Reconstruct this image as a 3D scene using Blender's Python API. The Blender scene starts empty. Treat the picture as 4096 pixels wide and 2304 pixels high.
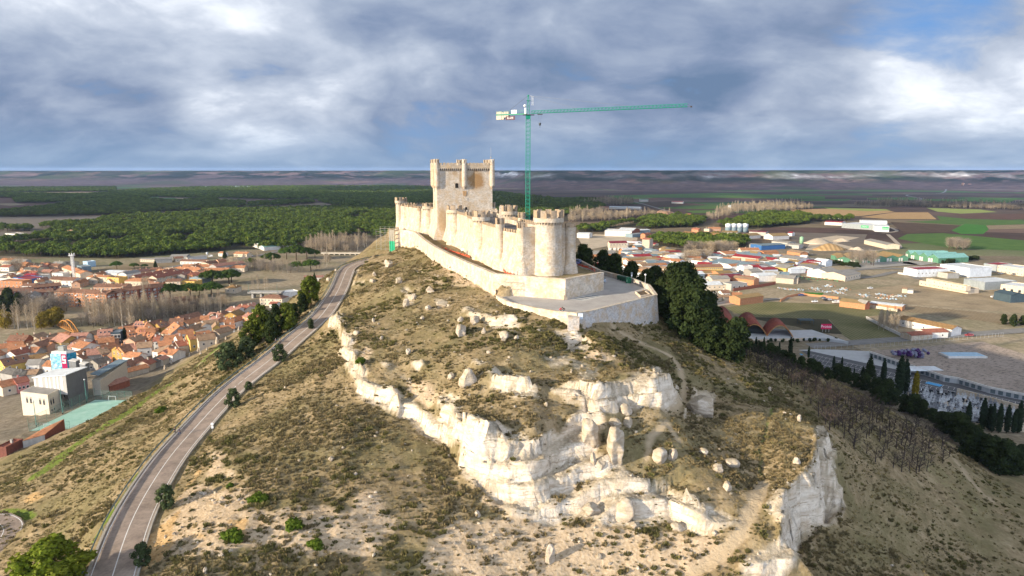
import bpy, bmesh, math, random
import numpy as np
from mathutils import Vector, Matrix, geometry
rnd=random.Random(7); nr=np.random.default_rng(5)
R=math.radians
SC=bpy.context.scene
COL=SC.collection
CAMZ=108.0; PITCH=R(9.8); F=2732.0
cp,sp=math.cos(PITCH),math.sin(PITCH)
CR={'S':(0,0,1.),'V':(0,0,.62891),'A':(0,900,2.576),'A1':(0,1000,4.83),'A2':(500,1000,4.83),'A3':(0,1250,4.83),'A4':(500,1200,4.83),'A5':(1000,1050,5.797),
'B':(1500,600,3.22),'C':(1900,780,2.5425),'T':(2150,1030,4.83),'F':(2300,700,2.415),'F1':(2300,880,4.83),'F2':(2700,880,4.83),'F3':(2700,1130,4.83),'F4':(3200,950,4.83),'F5':(3596,950,4.83),
'F6':(3200,1200,1.625),'F7':(3000,1350,1.3285),'F8':(3500,1500,1.6376),'G':(3200,750,2.635),'H':(2700,1150,1.8453),'I':(1200,950,1.9317),'J':(1700,1250,1.3747),'K':(0,1700,1.7173),'E':(0,1300,2.1467),'L':(900,930,3.083),'M':(1950,370,3.0306),'W':(0,640,1.5153),'X':(2300,640,1.4343)}
def ray(c,x,y):
 x0,y0,s=CR[c];X=x0+x/s;Y=y0+y/s
 a=(X-2048)/F;b=(1152-Y)/F
 return (a,cp+b*sp,-sp+b*cp)
def gp(c,x,y,z=0.):
 d=ray(c,x,y);t=(z-CAMZ)/d[2];return Vector((d[0]*t,d[1]*t,z))
def dp(c,x,y,Y):
 d=ray(c,x,y);t=Y/d[1];return Vector((d[0]*t,Y,CAMZ+d[2]*t))
def zat(c,x,y,Y): return dp(c,x,y,Y).z
def projS(P):
 P=np.asarray(P,float);z=P[...,2]-CAMZ
 w=P[...,1]*cp-z*sp;v=P[...,1]*sp+z*cp
 return 2048+F*P[...,0]/w,1152-F*v/w
def toS(c,x,y):
 x0,y0,s=CR[c];return x0+x/s,y0+y/s
def _h(i,j,k,seed):
 n=(i*374761393+j*668265263+k*2147483647%1000003*1274126177+seed*974634319)&0xffffffff
 n=((n^(n>>13))*1274126177)&0xffffffff
 return ((n^(n>>16))&0xffff)/65535.0
def vnoise(x,y,z=0.,seed=0):
 x,y,z=np.broadcast_arrays(np.asarray(x,float),np.asarray(y,float),np.asarray(z,float))
 i=np.floor(x).astype(np.int64);j=np.floor(y).astype(np.int64);k=np.floor(z).astype(np.int64)
 f=x-i;g=y-j;h=z-k
 f=f*f*(3-2*f);g=g*g*(3-2*g);h=h*h*(3-2*h)
 r=0
 for a in (0,1):
  for b in (0,1):
   for c in (0,1):
    r=r+_h(i+a,j+b,k+c,seed)*(f if a else 1-f)*(g if b else 1-g)*(h if c else 1-h)
 return r*2-1
def fbm(x,y,z=0.,o=4,seed=0):
 s=0;a=1.;t=0
 for n in range(o):
  s=s+a*vnoise(np.asarray(x)*2**n,np.asarray(y)*2**n,np.asarray(z)*2**n,seed+n*17);t+=a;a*=.5
 return s/t
def inpoly(X,Y,poly):
 X=np.asarray(X,float);Y=np.asarray(Y,float);r=np.zeros(X.shape,bool);n=len(poly)
 for i in range(n):
  x1,y1=poly[i];x2,y2=poly[(i+1)%n]
  if y1==y2: continue
  c=((y1>Y)!=(y2>Y))&(X<(x2-x1)*(Y-y1)/(y2-y1)+x1)
  r^=c
 return r
MATS={}
class NT:
 def __init__(s,tree): s.t=tree;s.n=tree.nodes;s.l=tree.links
 def new(s,k,**kw):
  n=s.n.new(k)
  for a,v in kw.items():
   if a=='ins':
    for i,w in v.items():
     if isinstance(w,bpy.types.NodeSocket): s.l.new(w,n.inputs[i])
     else: n.inputs[i].default_value=w
   else: setattr(n,a,v)
  return n
 def math(s,op,a,b=0.,c=None,clamp=False):
  n=s.new('ShaderNodeMath',operation=op,use_clamp=clamp)
  for i,w in enumerate((a,b) if c is None else (a,b,c)):
   if isinstance(w,bpy.types.NodeSocket): s.l.new(w,n.inputs[i])
   else: n.inputs[i].default_value=w
  return n.outputs[0]
 def noise(s,vec,scale,detail=4,rough=.55,out='Fac'):
  n=s.new('ShaderNodeTexNoise');n.inputs['Scale'].default_value=scale;n.inputs['Detail'].default_value=detail;n.inputs['Roughness'].default_value=rough
  if vec is not None: s.l.new(vec,n.inputs['Vector'])
  return n.outputs[out]
 def ramp(s,fac,stops,interp='LINEAR'):
  n=s.new('ShaderNodeValToRGB');n.color_ramp.interpolation=interp
  e=n.color_ramp.elements
  while len(e)<len(stops): e.new(.5)
  for q,(p,c) in zip(e,stops):
   q.position=p;q.color=(c[0],c[1],c[2],1) if isinstance(c,(tuple,list)) else (c,c,c,1)
  s.l.new(fac,n.inputs[0]);return n.outputs[0]
 def mix(s,f,a,b,kind='MIX'):
  n=s.new('ShaderNodeMixRGB',blend_type=kind)
  for i,w in enumerate((f,a,b)):
   if isinstance(w,bpy.types.NodeSocket): s.l.new(w,n.inputs[i])
   else: n.inputs[i].default_value=w if i==0 else ((w[0],w[1],w[2],1) if len(w)==3 else w)
  return n.outputs[0]
 def bump(s,h,dist=.1,strength=.6):
  n=s.new('ShaderNodeBump');n.inputs['Strength'].default_value=strength;n.inputs['Distance'].default_value=dist
  s.l.new(h,n.inputs['Height']);return n.outputs[0]
 def vmul(s,v,k):
  n=s.new('ShaderNodeVectorMath',operation='MULTIPLY');s.l.new(v,n.inputs[0]);n.inputs[1].default_value=k;return n.outputs[0]
def newmat(name,rough=.85,metal=0.,spec=.25):
 m=bpy.data.materials.new(name);m.use_nodes=True
 t=NT(m.node_tree);b=m.node_tree.nodes['Principled BSDF']
 b.inputs['Roughness'].default_value=rough;b.inputs['Metallic'].default_value=metal
 b.inputs['Specular IOR Level'].default_value=spec
 MATS[name]=m
 return m,t,b
def pos(t): return t.new('ShaderNodeNewGeometry').outputs['Position']
def objc(t): return t.new('ShaderNodeTexCoord').outputs['Object']
def simple(name,c,rough=.85,metal=0.,var=.25,scale=.6,rand=0.,bump=0.,spec=.25,streak=0.):
 """one base colour, mottled by world noise, weathered, optionally varied per copy"""
 m,t,b=newmat(name,rough,metal,spec)
 p=pos(t)
 n=t.noise(p,scale,6,.6)
 f=t.ramp(n,[(.3,1-var),(.7,1+var*.6)])
 col=t.mix(1.,c,f,'MULTIPLY')
 if streak:
  q=t.noise(t.vmul(p,(2.2,2.2,.25)),1.,4,.6)
  col=t.mix(1.,col,t.ramp(q,[(.35,1-streak),(.6,1.)]),'MULTIPLY')
 if rand:
  oi=t.new('ShaderNodeObjectInfo').outputs['Random']
  col=t.mix(1.,col,t.ramp(oi,[(0,1-rand),(1,1+rand)]),'MULTIPLY')
 t.l.new(col,b.inputs['Base Color'])
 if bump: t.l.new(t.bump(n,bump),b.inputs['Normal'])
 return m
def M(n): return MATS[n]
class MB:
 def __init__(s): s.v=[];s.f=[];s.mi=[];s.m=0
 def add(s,vs,fs):
  o=len(s.v);s.v+= [tuple(v) for v in vs]
  for f in fs: s.f.append(tuple(i+o for i in f));s.mi.append(s.m)
 def box(s,x0,x1,y0,y1,z0,z1):
  s.add([(x0,y0,z0),(x1,y0,z0),(x1,y1,z0),(x0,y1,z0),(x0,y0,z1),(x1,y0,z1),(x1,y1,z1),(x0,y1,z1)],
     [(3,2,1,0),(4,5,6,7),(0,1,5,4),(1,2,6,5),(2,3,7,6),(3,0,4,7)])
 def prism(s,poly,z0,z1,z1s=None):
  n=len(poly)
  vs=[(x,y,z0) for x,y in poly]+[(x,y,z1 if z1s is None else z1s[i]) for i,(x,y) in enumerate(poly)]
  s.add(vs,[tuple(range(n-1,-1,-1)),tuple(range(n,2*n))]+[(i,(i+1)%n,(i+1)%n+n,i+n) for i in range(n)])
 def loft(s,rings,cap=True,closed=True):
  n=len(rings[0]);vs=[p for r in rings for p in r];fs=[]
  for k in range(len(rings)-1):
   for i in range(n if closed else n-1):
    j=(i+1)%n;fs.append((k*n+i,k*n+j,(k+1)*n+j,(k+1)*n+i))
  if cap: fs+=[tuple(range(n-1,-1,-1)),tuple(range((len(rings)-1)*n,len(rings)*n))]
  s.add(vs,fs)
 def lathe(s,prof,n=20,cx=0,cy=0,a0=0,a1=None):
  if a1 is None:
   s.loft([[(cx+r*math.cos(2*math.pi*i/n),cy+r*math.sin(2*math.pi*i/n),z) for i in range(n)] for r,z in prof])
  else:
   s.loft([[(cx+r*math.cos(a0+(a1-a0)*i/n),cy+r*math.sin(a0+(a1-a0)*i/n),z) for i in range(n+1)] for r,z in prof])
 def tube(s,a,b,r0,r1=None,n=6):
  r1=r0 if r1 is None else r1
  a=Vector(a);b=Vector(b);d=b-a
  if d.length<1e-6: return
  d.normalize();u=d.orthogonal().normalized();w=d.cross(u)
  s.loft([[tuple(p+u*(r*math.cos(2*math.pi*i/n))+w*(r*math.sin(2*math.pi*i/n))) for i in range(n)] for p,r in ((a,r0),(b,r1))])
 def path(s,pts,rs,n=6):
  rings=[]
  for k,p in enumerate(pts):
   p=Vector(p);d=(Vector(pts[min(k+1,len(pts)-1)])-Vector(pts[max(k-1,0)])).normalized()
   u=d.cross(Vector((.13,.27,.95)));u=u.normalized() if u.length>.05 else d.orthogonal().normalized()
   w=d.cross(u);r=rs[k] if isinstance(rs,(list,tuple)) else rs
   rings.append([tuple(p+u*(r*math.cos(2*math.pi*i/n))+w*(r*math.sin(2*math.pi*i/n))) for i in range(n)])
  s.loft(rings)
 def quad(s,a,b,c,d): s.add([a,b,c,d],[(0,1,2,3)])
 def slab(s,p0,p1,p2,p3,th):
  """a sloped slab: four top corners, thickness downwards along the normal"""
  P=[Vector(p) for p in (p0,p1,p2,p3)];n=(P[1]-P[0]).cross(P[3]-P[0]).normalized()
  if n.z<0: n=-n
  Q=[p-n*th for p in P]
  s.add(P+Q,[(0,1,2,3),(7,6,5,4),(0,4,5,1),(1,5,6,2),(2,6,7,3),(3,7,4,0)])
 def blob(s,c,r,sub=1,amp=.25,seed=0,sq=(1,1,1),freq=1.6):
  bm=bmesh.new();bmesh.ops.create_icosphere(bm,subdivisions=sub,radius=1)
  co=np.array([v.co[:] for v in bm.verts]);fs=[tuple(v.index for v in f.verts) for f in bm.faces];bm.free()
  n=vnoise(co[:,0]*freq+seed*3.1,co[:,1]*freq+seed,co[:,2]*freq,seed)
  co=co*(1+amp*n)[:,None]*np.array(sq)*r+np.array(c)
  s.add([tuple(x) for x in co],fs)
 def mesh(s,name,mats,smooth=False):
  me=bpy.data.meshes.new(name);me.from_pydata(s.v,[],s.f)
  for m in (mats if isinstance(mats,(list,tuple)) else [mats]): me.materials.append(MATS[m] if isinstance(m,str) else m)
  if any(s.mi): me.polygons.foreach_set('material_index',s.mi)
  if smooth: me.polygons.foreach_set('use_smooth',[True]*len(s.f))
  me.update();return me
 def build(s,name,mats,parent=None,smooth=False,loc=None,rot=None):
  return put(name,s.mesh(name,mats,smooth),parent,loc,rot)
def put(name,data,parent=None,loc=None,rot=None):
 o=bpy.data.objects.new(name,data);COL.objects.link(o)
 if parent: o.parent=parent
 if loc is not None: o.location=loc
 if rot is not None: o.rotation_euler=(0,0,rot) if isinstance(rot,(int,float)) else rot
 return o
def tag(o,label,cat,group=None,kind=None):
 if label: o['label']=label
 if cat: o['category']=cat
 if group: o['group']=group
 if kind: o['kind']=kind
 return o
def struct(o,kind='structure'): o['kind']=kind;return o
def thing(name,label,cat,loc=(0,0,0),rot=0,group=None):
 o=bpy.data.objects.new(name,None);COL.objects.link(o);o.empty_display_size=.5
 o.location=loc;o.rotation_euler=(0,0,rot)
 return tag(o,label,cat,group)
def dup(o,loc,rot=None,scale=None,label=None,group=None):
 def cpy(s,par):
  c=s.copy();COL.objects.link(c);c.parent=par
  for ch in KIDS.get(s.name,[]): cpy(ch,c)
  return c
 KIDS={}
 def walk(s):
  KIDS[s.name]=list(s.children)
  for ch in s.children: walk(ch)
 if o.name not in _kidcache:
  walk(o);_kidcache[o.name]=KIDS
 KIDS=_kidcache[o.name]
 c=cpy(o,None);c.location=loc
 if rot is not None: c.rotation_euler=(0,0,rot)
 if scale is not None: c.scale=(scale,)*3 if isinstance(scale,(int,float)) else scale
 if label: c['label']=label
 if group: c['group']=group
 return c
_kidcache={}
def npmesh(name,co,faces,mat,smooth=False):
 """fast mesh from numpy arrays (uniform face size)"""
 me=bpy.data.meshes.new(name);co=np.asarray(co,np.float32);faces=np.asarray(faces,np.int32)
 k=faces.shape[1];nf=len(faces)
 me.vertices.add(len(co));me.vertices.foreach_set('co',co.ravel())
 me.loops.add(nf*k);me.loops.foreach_set('vertex_index',faces.ravel())
 me.polygons.add(nf);me.polygons.foreach_set('loop_start',np.arange(nf,dtype=np.int32)*k)
 try: me.polygons.foreach_set('loop_total',np.full(nf,k,np.int32))
 except Exception: pass
 if smooth: me.polygons.foreach_set('use_smooth',np.ones(nf,bool))
 me.update(calc_edges=True);me.validate()
 for m in (mat if isinstance(mat,list) else [mat]): me.materials.append(MATS[m])
 return me
def scatter(name,P,rotz,scl,idx,variants,label=None,cat=None,tilt=None):
 """countless small plants as ONE object: points + geometry-node instances of hidden prototypes"""
 me=bpy.data.meshes.new(name);P=np.asarray(P,np.float32)
 me.vertices.add(len(P));me.vertices.foreach_set('co',P.ravel())
 for an,ty,dat in (('rz','FLOAT',rotz),('sc','FLOAT',scl),('ix','INT',idx)):
  a=me.attributes.new(an,ty,'POINT');a.data.foreach_set('value',np.asarray(dat,np.int32 if ty=='INT' else np.float32))
 o=put(name,me)
 g=bpy.data.node_groups.new(name,'GeometryNodeTree')
 g.interface.new_socket('Geometry',in_out='INPUT',socket_type='NodeSocketGeometry')
 g.interface.new_socket('Geometry',in_out='OUTPUT',socket_type='NodeSocketGeometry')
 N=g.nodes;Lk=g.links
 gi=N.new('NodeGroupInput');go=N.new('NodeGroupOutput');jn=N.new('GeometryNodeJoinGeometry')
 def attr(n,ty):
  a=N.new('GeometryNodeInputNamedAttribute');a.data_type=ty;a.inputs[0].default_value=n;return a.outputs[0]
 rz=attr('rz','FLOAT');sc=attr('sc','FLOAT');ix=attr('ix','INT')
 cx=N.new('ShaderNodeCombineXYZ');Lk.new(rz,cx.inputs[2])
 er=N.new('FunctionNodeEulerToRotation');Lk.new(cx.outputs[0],er.inputs[0])
 for k,vo in enumerate(variants):
  oi=N.new('GeometryNodeObjectInfo');oi.inputs['Object'].default_value=vo;oi.inputs['As Instance'].default_value=True
  ip=N.new('GeometryNodeInstanceOnPoints')
  cm=N.new('FunctionNodeCompare');cm.data_type='INT';cm.operation='EQUAL'
  ins=[s for s in cm.inputs if s.type=='INT'];Lk.new(ix,ins[0]);ins[1].default_value=k
  Lk.new(gi.outputs[0],ip.inputs['Points']);Lk.new(cm.outputs[0],ip.inputs['Selection'])
  Lk.new(oi.outputs['Geometry'],ip.inputs['Instance']);Lk.new(er.outputs[0],ip.inputs['Rotation']);Lk.new(sc,ip.inputs['Scale'])
  Lk.new(ip.outputs[0],jn.inputs[0])
 Lk.new(jn.outputs[0],go.inputs[0])
 md=o.modifiers.new('plants','NODES');md.node_group=g
 o['kind']='stuff'
 if label: o['label']=label
 return o
def proto(name,me):
 """prototype mesh object used only by scatter(); not linked to the scene"""
 return bpy.data.objects.new(name,me)
CTRL=[]                      # (x,y,z) survey points
EDGES=[]
def c_(c,x,y,z): p=gp(c,x,y,z);CTRL.append((p.x,p.y,z));return len(CTRL)-1
def w_(x,y,z): CTRL.append((x,y,z));return len(CTRL)-1
def chain(ids,closed=False):
 for a,b in zip(ids,ids[1:]): EDGES.append((a,b))
 if closed: EDGES.append((ids[-1],ids[0]))
rc=[(284,1449,50),(322,1325,50),(351.6,1267,50),(392,1201,50),(432,1142,50),(498,1069,50.4),(542,1020,51.6),(603,962,53.4),(689,900,56),(719,870,57.2),(770,828,59.2),(801,804,60.6),(831,763,62.4),(852,728,64.2),(870,683,66.3),(879,671,66.8)]
RC=[gp('V',u,v,z) for u,v,z in rc]
d0=(RC[0]-RC[2]);d0.z=0;d0.normalize()
RC=[RC[0]+d0*44+Vector((3,0,-.6)),RC[0]+d0*20+Vector((.6,0,0))]+RC+[RC[-1]+Vector((3.5,14,.6)),RC[-1]+Vector((13,26,1.2))]
def smoothline(P,step=3.,it=3):
 out=[]
 for i in range(len(P)-1):
  p0,p1,p2,p3=P[max(i-1,0)],P[i],P[i+1],P[min(i+2,len(P)-1)]
  n=max(1,int((p2-p1).length/step))
  for k in range(n):
   t=k/n;out.append(.5*((2*p1)+(p2-p0)*t+(2*p0-5*p1+4*p2-p3)*t*t+(3*p1-p0-3*p2+p3)*t**3))
 out.append(P[-1])
 for _ in range(it): out=[out[0]]+[(out[i-1]+out[i]*2+out[i+1])/4 for i in range(1,len(out)-1)]+[out[-1]]
 return out
RCS=smoothline(RC,3.,6)
def side(L,i):
 d=L[min(i+1,len(L)-1)]-L[max(i-1,0)];d.z=0;d.normalize();return Vector((d.y,-d.x,0))
RW=3.25
la=[];lb=[]
for i in range(0,len(RCS),3):
 s=side(RCS,i);p=RCS[i]
 a=p-s*(RW+1.1);b=p+s*(RW+1.0)
 la.append(w_(a.x,a.y,p.z-.25));lb.append(w_(b.x,b.y,p.z-.25))
chain(la);chain(lb)
def cliffs(rows):
 A=[];Bt=[]
 for c,xb,yb,zb,xt,yt,dy in rows:
  b=gp(c,xb,yb,zb);t=dp(c,xt,yt,b.y+dy)
  A.append(w_(b.x,b.y,b.z));Bt.append(w_(t.x,t.y,t.z))
 chain(A);chain(Bt)
CLIFF1=[('I',248,685,62,285,560,1.6),('I',322,825,61.3,335,700,1.6),('I',335,960,60.5,400,850,1.6),('I',375,1095,59.6,450,960,1.8),('I',430,1190,59,490,1060,2),('I',500,1265,58.3,570,1140,2),
 ('I',620,1340,57.3,700,1215,2.2),('I',760,1400,56.5,850,1285,2.4),('J',-60,620,55.8,20,520,2.6),('J',100,720,55,140,550,3),('J',213,880,53.4,230,590,4),('J',330,995,52,330,640,5),('J',420,1048,51,440,660,6),
 ('J',500,1115,49.6,540,690,8),('J',590,1145,49,640,720,9),('J',700,1125,48.9,700,800,8.5),('J',840,1132,48.6,850,850,8),('J',1000,1150,48.3,1000,862,7.5),('J',1240,1165,48,1200,955,6),('J',1330,1125,48.2,1310,985,5),
 ('J',1500,1200,47.7,1440,1005,4),('J',1600,1222,47.5,1560,1062,3),('J',1700,1172,48.6,1680,1112,2)]
cliffs(CLIFF1)
CLIFF2=[('J',350,432,63.6,325,345,2.2),('J',480,455,63.6,455,325,2.6),('J',580,475,63.5,600,385,2.5),('J',700,452,63.3,670,388,2),('J',880,497,62.4,850,390,3),('J',950,556,61.4,940,398,4),('J',1060,545,61,1010,385,4),('J',1200,532,60.6,1175,335,4.5),('J',1300,542,60.2,1285,312,5),('J',1385,495,60,1372,400,2.5)]
cliffs(CLIFF2)
CLIFF3=[('J',2030,1445,37,1745,1395,-2),('J',2062,1300,38.5,1965,1240,-1.5),('J',2190,1172,42,1985,1060,-2),('J',2300,1060,42.3,2020,930,-3),('J',2235,850,46.5,2130,820,-3),('J',2258,740,48,2160,700,-3),('J',2212,640,49,2125,615,-2)]
A=[];Bt=[]
for c,xb,yb,zb,xt,yt,dy in CLIFF3:
 b=gp(c,xb,yb,zb);A.append(w_(b.x,b.y,b.z))
for c,x,y,z in [('J',1745,1395,45.5),('J',1960,1225,48.5),('J',1975,960,51),('J',2075,872,52.2),('J',2140,800,53),('J',2158,700,53.4),('J',2112,615,53.6)]: Bt.append(c_(c,x,y,z))
chain(A);chain(Bt)
OW=[(-56.2,334.5),(-49.6,329.5),(-44.7,321),(-37.3,291),(-29.3,261),(-20.4,233.7),(-12.8,213.5),(-4.4,192.8),(14.3,185.2),(26.2,199.3)]
TERR=[(-3.9,187.0),(-.5,177.2),(6.4,168.4),(11.0,164.4),(15.9,161.1),(19.4,163.2),(39.9,184.6),(41.0,200),(38.2,213),(30.1,230),(25.2,258)]   # outer face of terrace parapet
i0=[w_(x*.995+.9,y+.6,77.6) for x,y in OW]; chain(i0)
for x,y,z in [(22,215,77.6),(14,240,77.6),(8,262,77.5),(2,300,77),(-10,335,77),(-40,372,77),(-66,362,76.5),(-30,300,78),(-10,250,78),(5,205,78),(-45,345,78)]: w_(x,y,z)
bases=[69.5,70.5,72,73,73.4,73.8,73.6,72.4]
o0=[w_(x-.9,y-.9,z) for (x,y),z in zip(OW[:8],bases)]; chain(o0)
tb=[72.6,72.2,71.9,71.7,71.0,70.6,66.2,64.5,66,69,71]
t0=[w_(x+(-.7 if i<4 else (0.4 if i<7 else .8)),y-(.9 if i<7 else 0),z) for i,((x,y),z) in enumerate(zip(TERR,tb))];chain(t0)
t1=[w_(x+(.8 if i<5 else -.6),y+(.9 if i<7 else 0),72.6) for i,(x,y) in enumerate(TERR)];chain(t1)
for x,y in [(14.3,183.6),(27.2,198.5),(6,178),(25,180),(34,195),(33,212),(24,214),(22,240)]: w_(x,y,72.6)
for a in [('V',30,1340,33.5),('V',75,1330,33.8),('V',0,1250,29),('V',0,1449,38),('V',120,1449,41),('V',100,1290,33),('V',160,1300,38)]: c_(*a)
for a in [('V',97,1195,30),('V',234,1090,30),('V',381,999,28.5),('V',470,935,27.5),('V',556,870,26),('V',640,812,24),('V',60,1130,18),('V',175,1078,14),('V',334,1006,14),('V',240,1006,14),('V',35,1098,14),('V',126,1044,12),('V',226,982,12),('V',340,985,12),('V',450,910,12),('V',560,850,10),('V',615,822,10)]: c_(*a)
for a in [('V',900,690,68.5),('V',893,735,66.6),('V',940,640,71),('V',985,632,71),('V',1000,700,70),('V',950,800,66.5),('V',1100,800,69),('V',1000,900,64.5),('V',1200,900,67),('V',1200,800,71),('V',1350,830,70.6),('V',1440,822,70.5),('V',1100,720,72),('V',1050,680,71.8),
 ('V',1445,868,67.2),('V',1478,886,64),('V',1300,980,63.8),('V',1100,1000,61.6),('V',1000,1000,60.6),('V',900,900,62.8),('V',870,800,64),('V',1330,910,66.8),('V',1400,930,65.6),('V',1180,1020,61.2)]: c_(*a)
for a in [('V',700,1300,53.5),('V',500,1400,52),('V',1000,1400,48.6),('V',1000,1200,54),('V',700,1200,54.4),('V',700,1000,55),('V',800,1000,57),('V',820,880,59.6),('V',560,1250,52.4),('V',850,1100,56.5),('V',1288,1449,44.5),('V',1150,1300,51),('V',1500,1420,44.5),('V',850,1300,53),('V',600,1130,53),('V',1700,1400,45.3)]: c_(*a)
for a in [('J',950,790,55.6),('J',1150,720,56.5),('J',1300,900,53.4),('J',1500,850,54),('J',1700,1000,51),('V',1870,1106,53),('V',1947,1015,52),('V',1900,900,53),('V',1750,830,62),('V',1700,930,60.5),('V',1600,880,64.6),('V',1550,830,68),('V',1572,923,64.8),('V',1718,1005,57),('J',1450,600,56),('J',900,640,57.4),('J',1100,600,58.2),
 ('J',1860,920,49.6),('J',1750,1140,49),('J',2000,740,53.6),('J',2060,600,54),('J',1900,700,52.5),('J',600,600,62.3),('J',450,560,62),('J',750,560,61.4),('J',1100,300,65),('J',870,250,66),('J',1640,1310,46),('J',1480,1430,44)]: c_(*a)
for a in [('V',2075,1381,34),('V',2200,1400,28),('V',2200,1200,36),('V',2105,1050,44),('V',2000,930,47),('V',2400,1400,21),('V',2400,1200,24),('V',2250,1050,33),('V',2100,960,39),('V',2576,1449,17),('V',2576,1280,15),('V',2400,1130,14),('V',2200,1010,21),('V',2050,940,29),('V',2150,1100,40)]: c_(*a)
for q in [(48,188,64),(50,210,62),(46,235,64),(170,235,5),(155,262,5),(140,285,5),(178,200,6),(184,150,5),(190,110,4),(72,232,54),(62,280,58),(42,330,60),(100,300,30),(130,335,6),(95,375,16),(-22,405,62),(-62,420,52),(-30,470,18),(30,430,28),(-80,485,8),(0,525,0),
 (-84,330,62),(-80,362,62),(-108,310,40),(-118,360,30),(-128,420,14),(-104,250,38),(-92,235,52),(-100,190,38),(-90,160,43),(-94,130,39),(-88,280,58),(-170,350,12),(-172,430,8),(-200,420,3),(-232,300,4),(-205,232,10),(-150,150,18),(-182,180,11),(-140,100,25),(-102,80,38),
 (0,80,34),(-58,78,49),(60,90,30),(100,90,18),(0,40,18),(-80,40,28),(80,40,8),(-160,60,12),(150,60,0),(-240,200,2),(-220,120,3),(-120,0,8),(0,-10,2),(110,0,0),(-220,350,2),(-170,470,2),(-110,520,0),(60,480,4),(140,400,1),(200,300,0),(215,200,0),(215,110,0)]: w_(*q)
HX=(-330.,300.);HY=(-60.,640.)
for x in np.linspace(HX[0],HX[1],8):
 w_(float(x),HY[0],-1.2);w_(float(x),HY[1],-1.2)
for y in np.linspace(HY[0],HY[1],9)[1:-1]:
 w_(HX[0],float(y),-1.2);w_(HX[1],float(y),-1.2)
def axis(segs):
 o=[]
 for a,b,s in segs: o+=list(np.arange(a,b,s))
 return np.array(o+[segs[-1][1]])
GX=axis([(HX[0],-180,3.),(-180,-100,1.3),(-100,-75,.8),(-75,75,.5),(75,110,.8),(110,180,1.5),(180,HX[1],4.)])
GY=axis([(HY[0],60,5.),(60,92,1.2),(92,165,.48),(165,215,.62),(215,300,.95),(300,400,1.5),(400,HY[1],4.)])
nx,ny=len(GX),len(GY)
vs2=[Vector((p[0],p[1])) for p in CTRL]
res=geometry.delaunay_2d_cdt(vs2,EDGES,[],0,1e-4)
oz=[]
tv=res[0];orig=res[3]
P3=np.array(CTRL)
for v,o in zip(tv,orig):
 if len(o): oz.append(P3[o[0],2])
 else:
  d=np.hypot(P3[:,0]-v.x,P3[:,1]-v.y);k=np.argsort(d)[:2];w=1/(d[k]+1e-3);oz.append(float((P3[k,2]*w).sum()/w.sum()))
H=np.full((ny,nx),-1.2)
for tri in res[2]:
 (x0,y0),(x1,y1),(x2,y2)=[(tv[i].x,tv[i].y) for i in tri[:3]];z0,z1,z2=[oz[i] for i in tri[:3]]
 ia,ib=np.searchsorted(GX,[min(x0,x1,x2)-1e-6,max(x0,x1,x2)+1e-6]);ja,jb=np.searchsorted(GY,[min(y0,y1,y2)-1e-6,max(y0,y1,y2)+1e-6])
 if ia>=ib or ja>=jb: continue
 X,Y=np.meshgrid(GX[ia:ib],GY[ja:jb]);D=(y1-y2)*(x0-x2)+(x2-x1)*(y0-y2)
 if abs(D)<1e-9: continue
 a=((y1-y2)*(X-x2)+(x2-x1)*(Y-y2))/D;b=((y2-y0)*(X-x2)+(x0-x2)*(Y-y2))/D;c=1-a-b
 m=(a>=-1e-6)&(b>=-1e-6)&(c>=-1e-6)
 H[ja:jb,ia:ib][m]=(a*z0+b*z1+c*z2)[m]
def blur(A,n):
 for _ in range(n):
  A=np.pad(A,1,'edge');A=(A[:-2,1:-1]+A[2:,1:-1]+A[1:-1,:-2]+A[1:-1,2:]+2*A[1:-1,1:-1])/6
 return A
gy_,gx_=np.gradient(H,GY,GX);SL=np.hypot(gx_,gy_)
cm=np.clip((blur((SL>1.15).astype(float),5))*3,0,1)
GXX,GYY=np.meshgrid(GX,GY)
def seglist(L): return np.array([(p[0],p[1]) for p in L])
def distline(X,Y,L):
 D=np.full(X.shape,1e9)
 for (ax,ay),(bx,by) in zip(L[:-1],L[1:]):
  dx,dy=bx-ax,by-ay;t=np.clip(((X-ax)*dx+(Y-ay)*dy)/(dx*dx+dy*dy+1e-9),0,1)
  D=np.minimum(D,np.hypot(X-ax-t*dx,Y-ay-t*dy))
 return D
roadd=distline(GXX,GYY,seglist(RCS))
keep=np.clip(1.6-roadd/5,0,1)
plat=np.maximum(inpoly(GXX,GYY,[(x,y) for x,y in OW]+[(22,215),(8,262),(2,300),(-10,335),(-40,372),(-66,362)]),inpoly(GXX,GYY,TERR+[(10,255),(14,200)])).astype(float)
hold=np.clip(cm+keep+blur(plat,3)*2,0,1)
Hs=blur(H,26);H=H*hold+Hs*(1-hold)
pin=inpoly(GXX,GYY,[(x+.3,y+.45) for x,y in OW]+[(22,215),(8,262),(2,300),(-10,335),(-40,372),(-66,362)])
ptr=inpoly(GXX,GYY,TERR+[(10,255),(14,200)])&~pin
FLAT=[('V',[(-60,1280),(30,1287),(58,1300),(68,1318),(50,1352),(22,1386),(-60,1470)],33.4),('E',[(70,990),(620,930),(1210,640),(800,625)],14.0)]
flm=np.zeros(H.shape)
for c,pl,z in FLAT:
 ff=np.clip(blur(inpoly(GXX,GYY,[gp(c,x,y,z)[:2] for x,y in pl]).astype(float),1),0,1);H=H*(1-ff)+z*ff;flm=np.maximum(flm,np.clip(blur(ff,4)*1.6,0,1))
H=np.where(pin,77.6+.25*fbm(GXX*.5,GYY*.5,0,3,7),np.where(ptr,72.2,H))
U,Vv=projS(np.stack([GXX,GYY,H],-1))
near=(GYY>70)&(GYY<420)
jx=fbm(GXX*.22,GYY*.22,0,4,3)*34*np.clip(130/GYY,0.3,1.6);jy=fbm(GXX*.22,GYY*.22,0,4,9)*26*np.clip(130/GYY,.3,1.6)
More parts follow.
